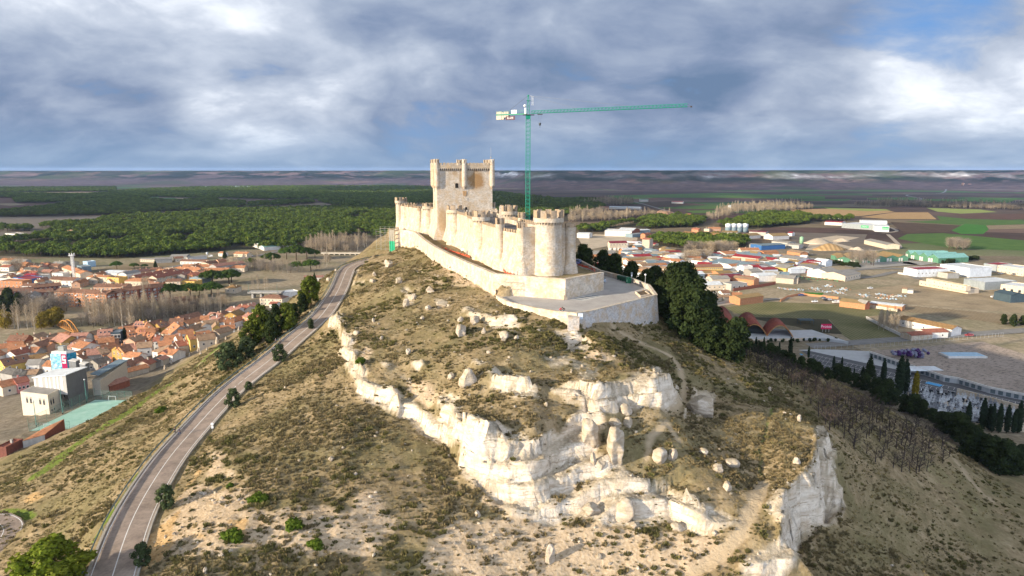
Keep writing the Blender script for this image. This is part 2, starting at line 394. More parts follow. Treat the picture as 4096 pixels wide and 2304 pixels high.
def area(polys,jit=1.):
 m=np.zeros(H.shape,bool)
 for c,pl in polys: m|=inpoly(U+jx*jit,Vv+jy*jit,[toS(c,x,y) for x,y in pl])
 return (m&near).astype(float)
ROCKP=[('J',[(0,545),(230,565),(440,640),(590,690),(780,640),(800,590),(880,520),(930,500),(985,560),(950,640),(985,780),(1100,835),(1130,880),(1200,955),(1330,980),(1440,1000),(1560,1060),(1700,1110),(1740,1150),(1650,1200),(1600,1230),(1500,1215),(1330,1130),(1240,1180),(1000,1170),(840,1150),(690,1180),(590,1150),(500,1120),(420,1050),(330,1000),(210,915),(185,840),(215,760),(100,730),(-70,630),(-70,520)]),
 ('I',[(280,555),(340,620),(300,690),(400,760),(430,850),(430,960),(520,1060),(600,1140),(740,1210),(900,1280),(1020,1380),(1060,1449),(870,1449),(760,1405),(620,1345),(500,1270),(430,1195),(375,1105),(335,960),(315,830),(285,700),(245,690),(245,600)]),
 ('J',[(310,330),(480,310),(600,380),(620,430),(580,480),(480,470),(360,430)]),('J',[(660,390),(800,390),(930,400),(1000,380),(1140,360),(1180,310),(1290,310),(1360,380),(1400,450),(1390,490),(1300,545),(1250,525),(1060,545),(930,550),(880,500),(700,450)]),
 ('J',[(655,220),(760,240),(830,270),(960,290),(950,380),(860,370),(760,300),(690,300)]),('J',[(680,80),(790,90),(900,130),(900,190),(840,220),(780,215),(780,150),(690,140)]),('J',[(80,470),(190,440),(225,500),(190,570),(100,560)]),('J',[(260,260),(360,255),(370,300),(270,305)]),
 ('L',[(1600,430),(1660,440),(1620,540),(1580,540)]),('L',[(1560,600),(1720,620),(1700,670),(1560,670)]),('L',[(1330,930),(1460,1080),(1450,1150),(1330,1150)]),
 ('I',[(790,370),(850,400),(880,520),(820,550),(790,460)]),('I',[(1040,480),(1180,500),(1160,550),(1060,540)]),('I',[(1220,545),(1420,570),(1560,610),(1740,680),(1700,720),(1560,790),(1500,690),(1400,640),(1240,590)]),('I',[(890,230),(960,230),(950,290),(900,290)]),
 ('I',[(630,180),(700,160),(690,230),(640,250)]),('I',[(760,1080),(830,1020),(850,1060),(800,1140)]),('I',[(600,970),(650,960),(720,1000),(650,1050)]),('I',[(870,970),(990,960),(980,1030),(890,1010)]),('I',[(1060,1240),(1180,1190),(1260,1260),(1220,1350),(1130,1300)]),
 ('J',[(1970,960),(2080,870),(2150,800),(2160,690),(2110,620),(2210,640),(2260,740),(2235,850),(2295,990),(2300,1060),(2270,1140),(2190,1180),(2100,1180),(2050,1250),(2060,1449),(1700,1449),(1730,1380),(1800,1320),(1960,1250),(1990,1200),(1900,1110),(1830,1070),(1880,1040)]),
 ('J',[(1460,430),(1600,430),(1610,500),(1500,580),(1440,590)])]
rock=area(ROCKP)
BAREP=[('K',[(1100,640),(1350,420),(1500,430),(1700,400),(1800,600),(2300,600),(2576,480),(2700,700),(2576,900),(2100,860),(1700,800),(1300,900),(1000,960)]),('J',[(0,1230),(300,1150),(500,1140),(900,1180),(1400,1220),(1700,1250),(1650,1449),(0,1449)]),('J',[(210,890),(420,1040),(640,1130),(560,1180),(330,1040)]),
 ('I',[(1000,150),(1100,210),(1350,350),(1520,450),(1400,420),(1180,300),(1030,200)]),('J',[(860,560),(990,560),(1000,800),(900,800),(800,700)]),('J',[(900,190),(960,200),(1000,260),(900,240)]),('I',[(850,1090),(1180,1180),(1000,1300),(800,1200)]),('I',[(430,830),(540,870),(560,960),(450,950)]),('K',[(1400,220),(1560,180),(1580,330),(1450,400)])]
bare=area(BAREP,1.6)
ORNG=area([('K',[(940,1037),(1000,780),(1180,640),(1360,300),(1390,300),(1260,520),(1200,800),(1050,1000)]),('K',[(180,480),(260,430),(300,500),(260,560),(190,540)]),('K',[(1340,750),(1440,760),(1420,800),(1350,790)]),('K',[(1560,650),(1700,640),(1720,760),(1620,760)]),('E',[(920,590),(1210,560),(1180,630),(920,640)])],1.)
def line(c,pts,w,soft=.8):
 L=[]
 for x,y in pts:
  p=hit_(c,x,y);L.append((p[0],p[1]))
 return np.clip((w-distline(GXX+fbm(GXX*.4,GYY*.4,0,2,4)*.5,GYY,L))/soft,0,1)
def Hf(x,y,arr=None):
 """terrain height (bilinear), plain at 0"""
 A=H if arr is None else arr
 x=np.asarray(x,float);y=np.asarray(y,float)
 i=np.clip(np.searchsorted(GX,x)-1,0,nx-2);j=np.clip(np.searchsorted(GY,y)-1,0,ny-2)
 tx=np.clip((x-GX[i])/(GX[i+1]-GX[i]),0,1);ty=np.clip((y-GY[j])/(GY[j+1]-GY[j]),0,1)
 h=(A[j,i]*(1-tx)+A[j,i+1]*tx)*(1-ty)+(A[j+1,i]*(1-tx)+A[j+1,i+1]*tx)*ty
 out=(x<GX[0])|(x>GX[-1])|(y<GY[0])|(y>GY[-1])
 h=np.where(out,-1.2,h)
 return h if arr is not None else np.maximum(h,0.)
def hit_(c,x,y,tmax=6000):
 d=ray(c,x,y)
 t=np.concatenate([np.arange(60,420,.35),np.arange(420,720,1.2)])
 z=CAMZ+d[2]*t;h=Hf(d[0]*t,d[1]*t)
 k=np.nonzero(z<=h)[0]
 if len(k)==0: p=gp(c,x,y,0.);return (p.x,p.y,0.)
 k=k[0];t0=t[max(k-1,0)];t1=t[k]
 for _ in range(12):
  tm=(t0+t1)/2
  if CAMZ+d[2]*tm<=Hf(d[0]*tm,d[1]*tm): t1=tm
  else: t0=tm
 return (d[0]*t1,d[1]*t1,float(Hf(d[0]*t1,d[1]*t1)))
def hit(c,x,y): return Vector([float(a) for a in hit_(c,x,y)])
path=np.zeros(H.shape)
for c,pts,w in [('J',[(1030,80),(1200,180),(1340,240),(1395,290),(1430,400),(1400,470),(1340,530)],.7),('J',[(1240,680),(1340,600),(1390,690)],.6),('J',[(1870,940),(1790,1080),(1740,1200),(1640,1320),(1480,1440)],1.1),('I',[(960,330),(1100,360),(1270,375),(1330,350),(1500,440)],.8),
 ('F8',[(160,240),(330,390),(500,530),(620,680),(760,819)],.7),('J',[(1220,800),(1230,720),(1270,650)],.5),('E',[(1900,185),(1700,350),(1480,500)],1.)]:
 path=np.maximum(path,line(c,pts,w+.4,.7))
green=line('E',[(330,1288),(560,1100),(800,930),(1150,720),(1400,550),(1700,360),(1900,180)],3.6,2.)
green=np.maximum(green,line('E',[(1240,1230),(1400,1080),(1540,905),(1700,740)],.9,.8));green=np.maximum(green,line('K',[(640,800),(800,560),(960,330)],1.,1.))
green=np.maximum(green,.3*line('F8',[(300,520),(480,700),(560,819)],12,8));green=np.maximum(green,line('K',[(0,590),(120,600),(210,630)],2.,1.5))
gully=line('J',[(1840,330),(1900,430),(1920,520),(1880,620),(1840,760),(1850,900)],.9,.9);green=np.maximum(green,gully*.6)
gy_,gx_=np.gradient(H,GY,GX);SL=np.hypot(gx_,gy_)
core=near&(roadd>6)&(blur(plat,2)<.02)&(np.abs(GXX)<95)
rock=np.clip(blur(rock,4),0,1)*np.clip(.55+blur(SL,2)*.9,0,1)
bare=np.clip(blur(bare,5),0,1);ORNG=np.clip(blur(ORNG,2),0,1)
amp=(1-flm)*(1-np.clip(keep*1.2,0,1))*(1-np.clip(blur(plat,2)*1.5,0,1))*np.clip((H-3)/12,0,1)
rock_n=np.clip(rock*1.2,0,1)
h1=fbm(GXX*.13,GYY*.13,0,4,21)*.75+fbm(GXX*.55,GYY*.55,0,3,33)*.28
def ledge(h,wob,a,b):
 s=H/h+wob;fr=s-np.floor(s);return (np.clip((fr-a)/(b-a),0,1)-fr)*h
step=ledge(2.9,fbm(GXX*.05,GYY*.05,0,3,51)*1.2,.38,.56)*.9+ledge(.95,fbm(GXX*.12,GYY*.12,0,3,52)*1.5,.3,.6)*.6
blk=fbm(GXX*.3,GYY*.3,H*.3,4,61)*1.25+ (np.abs(fbm(GXX*.16,GYY*.16,H*.1,3,71))-.2)*2.6
H=H+amp*((1-rock_n)*h1+rock_n*(step*1.1+blk*.42))
H=H-gully*.35*amp-path*.18*amp
dx=rock_n*amp*(fbm(GXX*.35,H*.6,GYY*.35,3,81)*1.1)*np.clip(SL,0,1.2);dy=rock_n*amp*(fbm(GXX*.35+9,H*.6,GYY*.35+4,3,91)*1.1)*np.clip(SL,0,1.2)
co=np.stack([GXX+dx,GYY+dy,H],-1).reshape(-1,3)
ii=np.arange(ny*nx).reshape(ny,nx);fa=np.stack([ii[:-1,:-1],ii[:-1,1:],ii[1:,1:],ii[1:,:-1]],-1).reshape(-1,4)
town=np.clip((17-H)/4,0,1)*np.clip((-138-GXX)/12,0,1);town=np.maximum(town,np.clip((9-H)/4,0,1)*.6)
def hill_mat():
 m,t,b=newmat('hillside',.95,0,.1)
 p=pos(t)
 A=t.new('ShaderNodeAttribute',attribute_name='kind_a');sep=t.new('ShaderNodeSeparateColor');t.l.new(A.outputs['Color'],sep.inputs[0])
 Bm=t.new('ShaderNodeAttribute',attribute_name='kind_b');sep2=t.new('ShaderNodeSeparateColor');t.l.new(Bm.outputs['Color'],sep2.inputs[0])
 n1=t.noise(p,.35,7,.62);n2=t.noise(p,1.7,5,.6);n3=t.noise(p,.06,4,.6)
 soil=t.ramp(n2,[(.28,(.15,.108,.06)),(.5,(.26,.195,.11)),(.72,(.40,.31,.19))])
 soil=t.mix(.55,soil,t.ramp(n1,[(.32,(.13,.10,.05)),(.5,(.26,.195,.105)),(.68,(.44,.345,.215))]))
 soil=t.mix(t.ramp(n3,[(.42,0.),(.62,.55)]),soil,(.12,.115,.045))
 scree=t.ramp(n2,[(.25,(.33,.235,.14)),(.55,(.50,.38,.25)),(.8,(.60,.49,.36))])
 f=t.math('ADD',sep.outputs[1],t.math('MULTIPLY',t.math('SUBTRACT',n1,.5),1.5))
 soil=t.mix(t.ramp(f,[(.3,0.),(.75,.95)]),soil,scree)
 gr=t.ramp(n2,[(.3,(.07,.12,.014)),(.7,(.16,.215,.03))])
 f=t.math('ADD',sep.outputs[2],t.math('MULTIPLY',t.math('SUBTRACT',n1,.5),.9))
 soil=t.mix(t.ramp(f,[(.3,0.),(.7,.9)]),soil,gr)
 f=t.math('ADD',sep2.outputs[1],t.math('MULTIPLY',t.math('SUBTRACT',n1,.5),1.2))
 soil=t.mix(t.ramp(f,[(.35,0.),(.8,.9)]),soil,t.ramp(n2,[(.3,(.40,.235,.09)),(.7,(.58,.40,.2))]))
 soil=t.mix(t.math('MULTIPLY',sep2.outputs[0],.85),soil,(.43,.335,.22))
 soil=t.mix(t.math('MULTIPLY',sep2.outputs[2],.8),soil,t.ramp(n1,[(.3,(.13,.11,.085)),(.7,(.27,.235,.19))]))
 bed=t.noise(t.vmul(p,(.12,.12,1.1)),1.,5,.6)
 rk=t.ramp(bed,[(.25,(.42,.33,.235)),(.45,(.62,.53,.415)),(.7,(.76,.68,.56))])
 rk=t.mix(t.ramp(n1,[(.46,0.),(.68,.7)]),rk,(.47,.355,.23))
 crk=t.noise(t.vmul(p,(.9,.9,1.1)),1.,7,.68)
 rk=t.mix(t.ramp(crk,[(.36,.6),(.44,0.)]),rk,(.34,.265,.19))
 th=t.noise(t.vmul(p,(.25,.25,3.)),1.,4,.6);rk=t.mix(t.ramp(th,[(.36,.75),(.44,0.)]),rk,(.36,.275,.185))
 nz=t.new('ShaderNodeSeparateXYZ');t.l.new(t.new('ShaderNodeNewGeometry').outputs['Normal'],nz.inputs[0])
 lich=t.math('MULTIPLY',t.ramp(nz.outputs[2],[(.55,0.),(.85,1.)]),t.ramp(n2,[(.3,.25),(.55,1.)]))
 rk=t.mix(t.math('MULTIPLY',lich,.9),rk,t.ramp(n1,[(.3,(.20,.165,.11)),(.5,(.36,.295,.2)),(.7,(.52,.44,.33))]))
 f=t.math('ADD',sep.outputs[0],t.math('MULTIPLY',t.math('SUBTRACT',n1,.5),1.1))
 fm=t.ramp(f,[(.30,0.),(.75,1.)])
 t.l.new(t.mix(fm,soil,rk),b.inputs['Base Color'])
 hgt=t.math('ADD',t.math('MULTIPLY',n1,.9),t.math('MULTIPLY',n2,.5))
 t.l.new(t.bump(t.math('ADD',hgt,t.math('MULTIPLY',bed,.4)),.55,.8),b.inputs['Normal'])
hill_mat()
hme=npmesh('hill',co,fa,'hillside',True)
for nm,(r_,g_,b_) in (('kind_a',(rock,bare,green)),('kind_b',(path,ORNG,town))):
 a=hme.color_attributes.new(nm,'FLOAT_COLOR','POINT')
 a.data.foreach_set('color',np.stack([r_,g_,b_,np.ones_like(r_)],-1).astype(np.float32).ravel())
hill=struct(put('hill',hme))
def stone(name,base,grey=0.,warm=0.,zt=(84,91),block=(1.5,1.5,2.9),rough=.9,patch=None):
 m,t,b=newmat(name,rough,0,.15)
 p=pos(t)
 q=t.vmul(p,block)
 v=t.new('ShaderNodeTexVoronoi',feature='F1',distance='CHEBYCHEV');v.inputs['Scale'].default_value=1.;v.inputs['Randomness'].default_value=.75;t.l.new(q,v.inputs['Vector'])
 bw=t.new('ShaderNodeRGBToBW');t.l.new(v.outputs['Color'],bw.inputs[0])
 n1=t.noise(p,.45,6,.62);n2=t.noise(p,2.6,5,.6);n3=t.noise(t.vmul(p,(.5,.5,.13)),1.,5,.6)
 col=t.mix(1.,base,t.ramp(bw.outputs[0],[(.2,.76),(.5,.97),(.8,1.1)]),'MULTIPLY')
 col=t.mix(t.ramp(n1,[(.42,0.),(.66,.75)]),col,(.47,.325,.18))
 col=t.mix(t.ramp(n2,[(.55,0.),(.75,.45)]),col,(.66,.60,.52))
 sz=t.new('ShaderNodeSeparateXYZ');t.l.new(p,sz.inputs[0])
 if grey:
  up=t.new('ShaderNodeMapRange',ins={0:sz.outputs[2],1:zt[0],2:zt[1],3:0.,4:1.}).outputs[0]
  g=t.math('MULTIPLY',up,t.ramp(n3,[(.36,.0),(.6,1.)]))
  col=t.mix(t.math('MULTIPLY',g,grey),col,(.285,.262,.225))
 col=t.mix(t.ramp(n3,[(.5,0.),(.72,.35)]),col,(.36,.275,.185))
 if patch:
  oc=objc(t)
  for (cx,cy,cz,rx,ry,rz,cc,am) in patch:
   s=t.new('ShaderNodeVectorMath',operation='SUBTRACT');t.l.new(oc,s.inputs[0]);s.inputs[1].default_value=(cx,cy,cz)
   l=t.new('ShaderNodeVectorMath',operation='LENGTH');t.l.new(t.vmul(s.outputs[0],(1/rx,1/ry,1/rz)),l.inputs[0])
   d=t.math('ADD',l.outputs['Value'],t.math('MULTIPLY',t.math('SUBTRACT',n1,.5),1.5))
   col=t.mix(t.ramp(d,[(.6,am),(1.05,0.)]),col,t.mix(n2,tuple(x*.7 for x in cc),cc))
 t.l.new(col,b.inputs['Base Color'])
 hgt=t.math('ADD',t.math('MULTIPLY',v.outputs['Distance'],-.5),n2)
 t.l.new(t.bump(hgt,.16,.75),b.inputs['Normal'])
 return m
stone('castle_stone',(.59,.51,.41),.75)
stone('tower_stone',(.61,.53,.425),.7,zt=(85,93))
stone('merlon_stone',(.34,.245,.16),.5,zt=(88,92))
stone('keep_stone',(.57,.50,.41),.35,zt=(95,110),patch=[(17.3,0,103.5,4.4,3,5.2,(.36,.20,.075),.9),(8,0,106.6,1.6,3,1.2,(.42,.27,.13),.7),(11,0,104.5,1.2,3,4.5,(.40,.24,.10),.7),(2.2,0,86,2.2,3,7,(.50,.33,.16),.7)])
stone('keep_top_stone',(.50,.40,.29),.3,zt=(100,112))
stone('wall_stone',(.62,.54,.435),.0,block=(1.5,1.5,2.6))
stone('rubble_stone',(.47,.435,.40),.0,block=(2.4,2.4,3.2))
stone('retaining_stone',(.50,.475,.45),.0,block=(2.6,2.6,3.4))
stone('coping_stone',(.57,.50,.41),.0)
simple('dark_opening',(.02,.017,.014),.9)
simple('asphalt_deck',(.105,.105,.115),.85,var=.3,scale=.3)
simple('crest_stone',(.45,.28,.14),.9,var=.3,scale=2)
def merlons_ring(mb,r,z0,z1,n,fill=.55,th=.45,a0=0.,cx=0,cy=0):
 for k in range(n):
  a=a0+2*math.pi*k/n;w=math.pi*fill/n;seg=3
  P=[(cx+(r)*math.cos(a+w*(2*i/seg-1)),cy+r*math.sin(a+w*(2*i/seg-1))) for i in range(seg+1)]
  Q=[(cx+(r-th)*math.cos(a+w*(2*i/seg-1)),cy+(r-th)*math.sin(a+w*(2*i/seg-1))) for i in range(seg,-1,-1)]
  mb.prism(P+Q,z0,z1+rnd.uniform(-.12,.08))
def corbels_ring(mb,r0,r1,z0,z1,n):
 for k in range(n):
  a=2*math.pi*k/n;c,s=math.cos(a),math.sin(a);w=.17
  def q(r,o,z): return (r*c-o*s,r*s+o*c,z)
  mb.add([q(r0-.1,-w,z0),q(r0-.1,w,z0),q(r0-.1,w,z1),q(r0-.1,-w,z1),q(r0+.12,-w,z0),q(r0+.12,w,z0),q(r1+.0,w,z1),q(r1+.0,-w,z1)],
      [(3,2,1,0),(4,5,6,7),(0,1,5,4),(1,2,6,5),(2,3,7,6),(3,0,4,7)])
castle=thing('castle','long cream stone castle with tall square keep and round battlemented towers on the hilltop','castle',(0,0,0))
def round_tower(x,y,r,ztop,zb=77.5,corb=None,nm=7,batter=.9,zbat=83.,ph=1.75,mat='tower_stone',n=28,fill=.58,over=.42,nest=True):
 """shaft; parapet on corbels when corb is given; merlons"""
 mb=MB();zp=ztop-ph
 prof=[(r+batter,zb-1.5),(r+batter*.75,zb+ (zbat-zb)*.3),(r+batter*.2,zb+(zbat-zb)*.75),(r,zbat),(r*.985,zp-(1.4 if corb else 0.))]
 if corb: prof+=[(r*.985,zp-1.0)]
 mb.lathe(prof+[(r*.6,prof[-1][1]+.01)],n)
 o=mb.build('round_tower',mat,castle,False,(x,y,0))
 R1=r+over if corb else r+.02
 if corb:
  mb=MB();corbels_ring(mb,r*.985,R1,zp-1.75,zp-1.0,corb);mb.build('corbel_table',mat,o)
  mb=MB();mb.lathe([(R1,zp-1.02),(R1+.02,zp+.25),(R1-.5,zp+.26),(R1-.5,zp-.9),(r*.5,zp-.9)],n);mb.build('parapet',mat,o)
 mb=MB();merlons_ring(mb,R1+.03,zp+.2 if corb else zp-.02,ztop,nm,fill,.55,rnd.random())
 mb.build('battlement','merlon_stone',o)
 return o
def crenel_line(mb,a,b,z,step=1.55,w=.95,h=1.0,th=.5,side=1):
 a=Vector((a[0],a[1],0));b=Vector((b[0],b[1],0));d=(b-a);L=d.length;d.normalize();nrm=Vector((d.y,-d.x,0))*side
 n=max(1,int(L/step))
 for k in range(n):
  c=a+d*((k+.5)*L/n);p=[c-d*w/2+nrm*.04,c+d*w/2+nrm*.04,c+d*w/2-nrm*th,c-d*w/2-nrm*th]
  if side<0: p=p[::-1]
  mb.prism([(q.x,q.y) for q in p],z-.02,z+h+rnd.uniform(-.1,.06))
def curtain(a,b,ztop,batter=2.0,zbat=83.5,th=1.6,zb=76.5,side=1,mat='castle_stone',cren=True):
 a=Vector((a[0],a[1],0));b=Vector((b[0],b[1],0));d=(b-a).normalized();nrm=Vector((d.y,-d.x,0))*side
 if side>0: a,b=b,a;d=-d
 mb=MB();prof=[(batter,zb),(batter*.72,zb+(zbat-zb)*.35),(batter*.22,zb+(zbat-zb)*.75),(0.,zbat),(0,ztop),(-th,ztop),(-th,zb)]
 rings=[[tuple(p+nrm*o+Vector((0,0,z))) for o,z in prof] for p in (a,a.lerp(b,.33),a.lerp(b,.66),b)]
 mb.loft(rings)
 o=mb.build('curtain_wall',mat,castle)
 if cren:
  mb=MB();crenel_line(mb,b,a,ztop,side=side) if side>0 else crenel_line(mb,a,b,ztop,side=side)
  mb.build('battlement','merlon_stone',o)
 L=(b-a).length
 for k in range(int(L/5)):
  mb=MB()
  c=a+d*rnd.uniform(1,L-1)+nrm*.03+Vector((0,0,rnd.uniform(84.5,ztop-1)))
  e=.16;u=d*e;mb.add([c-u,c+u,c+u+Vector((0,0,.4)),c-u+Vector((0,0,.4))],[(0,1,2,3)])
  mb.build('slit','dark_opening',o)
 return o
WALLW=[(3.2,198.0),(-3.4,211.),(-10.6,234.5),(-17.2,262),(-23.2,281),(-31.,303),(-39.5,327.5),(-46,336),(-50.5,344),(-55.5,352.5),(-59.5,358.5)]
for i in range(len(WALLW)-1):
 if i==4: continue
 a,b=WALLW[i],WALLW[i+1]
 zt=[89.6,89.9,90.1,90.6,90.6,90,89.6,89.6,89.6,89.8][i]
 curtain(a,b,zt,batter=2.4 if i<4 else 1.6,side=-1)
curtain((-23.2,281),(-29,301),90.4,side=-1)
curtain((3.2,198),(6.8,199.5),91.6,batter=1.2,side=1,cren=False)
curtain((14.4,201.),(19.,203.),91.3,batter=1.,side=1)
EASTW=[(18.8,203),(11.5,222.5),(3.8,244),(-.6,259.5),(-4.5,290),(-9,313),(-20,337),(-38,364),(-56,366),(-59.5,359)]
for a,b in zip(EASTW,EASTW[1:]): curtain(a,b,89.9,batter=1.2,side=1)
round_tower(10.7,200.2,3.98,96.6,78,30,9,.55,80.5,2.5,n=40,over=.5)
round_tower(2.9,199.6,1.5,93.0,78,None,4,1.3,83.2,1.7,fill=.5)
round_tower(17.2,202.2,1.55,92.6,78,None,4,1.1,82.5,1.2)
round_tower(-3.7,210.9,1.42,93.5,78,None,4,1.2,83.5,1.9)
round_tower(-10.6,235.2,2.72,94.2,78,18,7,.7,82,2.2)
round_tower(-16.6,262.5,1.3,92.3,78,None,4,1.3,83.5,1.8)
round_tower(-23.4,281.6,3.05,93.8,78,18,7,.8,83,2.0)
round_tower(-39.6,327.9,2.85,92.5,78,18,7,.5,81,1.7)
for x,y,r,zt in [(-45.,334.6,1.35,90.2),(-48.9,343.,1.25,91.2),(-51.7,347.6,1.2,91.0),(-54.8,352.2,1.3,91.4)]: round_tower(x,y,r,zt,78,None,4,.9,83,1.6)
round_tower(-58.6,357.6,1.9,94.0,77.5,14,5,.5,82,1.9)
round_tower(-56.5,360.5,1.5,93.9,77.5,None,5,.5,82,2.2)
round_tower(-1.2,259.2,2.9,94.9,78,18,6,.5,82,2.4)
round_tower(3.5,247.,1.35,93.0,78,None,4,.7,82,2.0)
round_tower(-9,313,1.5,93.5,78,None,4,.7,82,2.0)
mb=MB();mb.box(-4.8,-2.6,257.2,260.2,86,94.6);mb.build('tower_annex','tower_stone',castle)
mb=MB();mb.box(-10.8,-6.2,293,297.2,86,91.2);mb.box(-9.6,-8.2,291.5,293,86,90.6);crenel_line(mb,(-10.8,293),(-6.2,293),91.1,1.5,.8,.8);mb.build('gatehouse','castle_stone',castle)
mb=MB();mb.prism([(4.6,202),(18,203.6),(11,222),(3.4,243.6),(-1.2,258),(-5,288),(-7,303),(-24,298),(-21.6,281),(-15.5,262),(-9,235),(-2,211)],84,88.4);mb.build('courtyard_floor','asphalt_deck',castle)
KW,KD=24.8,14.6;KA=math.atan2(.225,.974)
kp=Vector((-32.9,302.0,0))
mb=MB()
def rect(o,z): return [(-o,-o,z),(KW+o,-o,z),(KW+o,KD+o,z),(-o,KD+o,z)]
mb.loft([rect(2.3,76.5),rect(1.9,79),rect(.55,82.6),rect(.12,85),rect(0,87),rect(0,107.8)])
keep_=mb.build('keep','keep_stone',castle,False,kp,KA)
def edges(o): return [((-o,-o),(KW+o,-o)),((KW+o,-o),(KW+o,KD+o)),((KW+o,KD+o),(-o,KD+o)),((-o,KD+o),(-o,-o))]
mb=MB();o=.62
mb.prism([(-o,-o),(KW+o,-o),(KW+o,-o+.55),(-o,-o+.55)],108.7,110.15);mb.prism([(-o,KD+o-.55),(KW+o,KD+o-.55),(KW+o,KD+o),(-o,KD+o)],108.7,110.15)
mb.prism([(-o,-o+.55),(-o+.55,-o+.55),(-o+.55,KD+o-.55),(-o,KD+o-.55)],108.7,110.15);mb.prism([(KW+o-.55,-o+.55),(KW+o,-o+.55),(KW+o,KD+o-.55),(KW+o-.55,KD+o-.55)],108.7,110.15)
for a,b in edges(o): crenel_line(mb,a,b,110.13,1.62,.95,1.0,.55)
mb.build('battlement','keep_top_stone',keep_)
mb=MB()
for (ax,ay),(bx,by) in edges(0):
 a=Vector((ax,ay,0));b=Vector((bx,by,0));d=(b-a).normalized();nr_=Vector((d.y,-d.x,0));L=(b-a).length;n=int(L/.86)
 for k in range(n):
  c=a+d*((k+.5)*L/n)
  P=[c-d*.2+nr_*.02,c+d*.2+nr_*.02]
  mb.add([P[0]+Vector((0,0,107.5)),P[1]+Vector((0,0,107.5)),P[1]+Vector((0,0,108.7)),P[0]+Vector((0,0,108.7)),P[0]+nr_*.1+Vector((0,0,107.5)),P[1]+nr_*.1+Vector((0,0,107.5)),P[1]+nr_*.6+Vector((0,0,108.3)),P[0]+nr_*.6+Vector((0,0,108.3)),P[1]+nr_*.6+Vector((0,0,108.7)),P[0]+nr_*.6+Vector((0,0,108.7))],
      [(4,5,6,7),(7,6,8,9),(0,4,7,3),(1,2,6,5),(3,7,9),(2,8,6),(3,9,8,2),(0,1,5,4)])
mb.build('machicolation','keep_stone',keep_)
mb=MB();mb.box(.3,KW-.3,.3,KD-.3,107.8,108.9);mb.build('roof','asphalt_deck',keep_)
for x,y in [(.1,.1),(12.2,-.15),(KW-.1,.1),(-.15,KD*.5),(.1,KD-.1),(12.2,KD+.15),(KW-.1,KD-.1),(KW+.15,KD*.5)]:
 mb=MB();r=1.15
 mb.lathe([(.15,99.6),(.45,100.1),(.5,100.2),(.75,100.45),(.8,100.6),(1.0,100.85),(1.05,101.),(r,101.3),(r,111.1),(.3,111.12)],18)
 merlons_ring(mb,r+.02,111.1,112.7,5,.62,.4,rnd.random())
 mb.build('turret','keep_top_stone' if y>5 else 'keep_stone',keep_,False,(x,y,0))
def opening(parent,x,z,w,h,name,arch=True,y=-.04,frame=True):
 mb=MB();n=6
 P=[(x-w/2,y,z),(x+w/2,y,z)]+([(x+w/2*math.cos(math.pi*k/n),y,z+h-w/2*.7+.7*w/2*math.sin(math.pi*k/n)) for k in range(n+1)] if arch else [(x+w/2,y,z+h),(x-w/2,y,z+h)])
 mb.add(P,[tuple(range(len(P)))])
 o=mb.build(name,'dark_opening',parent)
 if frame:
  mb=MB()
  mb.box(x-w/2-.28,x-w/2,y-.06,y+.04,z-.2,z+h);mb.box(x+w/2,x+w/2+.28,y-.06,y+.04,z-.2,z+h);mb.box(x-w/2,x+w/2,y-.07,y+.04,z-.2,z);mb.box(x-w/2-.28,x+w/2+.28,y-.06,y+.04,z+h,z+h+.28)
  mb.build('window_surround','coping_stone',o)
 return o
opening(keep_,8.85,100.2,1.5,2.1,'window')
opening(keep_,12.9,89.3,1.1,2.5,'doorway')
mb=MB();mb.box(11.5,13.6,-.12,.02,94.5,95.9);mb.build('stone_panel','coping_stone',keep_)
mb=MB();mb.prism([(0,0),(0,0)],0,0) if False else None
P=[(11.4,-.16,98.9),(13.1,-.16,98.9),(13.1,-.16,97.5),(12.9,-.16,96.9),(12.25,-.16,96.5),(11.6,-.16,96.9),(11.4,-.16,97.5)]
mb.add(P+[(x,.02,z) for x,y,z in P],[tuple(range(6,-1,-1))]+[(i,(i+1)%7,(i+1)%7+7,i+7) for i in range(7)])
for k in range(3): mb.box(11.6+k*.5,11.8+k*.5,-.2,-.15,97.1,98.7)
mb.build('coat_of_arms','crest_stone',keep_)
for z,h in [(91.,3.6),(98.3,2.)]:
 mb=MB();mb.add([(-.04,9.2,z),(-.04,8.3,z),(-.04,8.3,z+h),(-.04,9.2,z+h)],[(0,1,2,3)]);mb.build('window','dark_opening',keep_)
mb=MB();mb.box(10.7,14.8,-2.6,-1.8,86,89.9);mb.box(10.7,11.5,-1.8,-.05,86,91.4);mb.box(14.,14.8,-1.8,-.05,86,89.6);crenel_line(mb,(10.7,-2.6),(14.8,-2.6),89.9,1.3,.8,.8);mb.build('entrance_turret','castle_stone',keep_)
mb=MB();mb.tube((24.3,.5,112),(24.3,.5,117.8),.05,.03,5);mb.blob((24.3,.5,113.5),.28,1,.1);mb.build('lightning_rod','coping_stone',keep_)
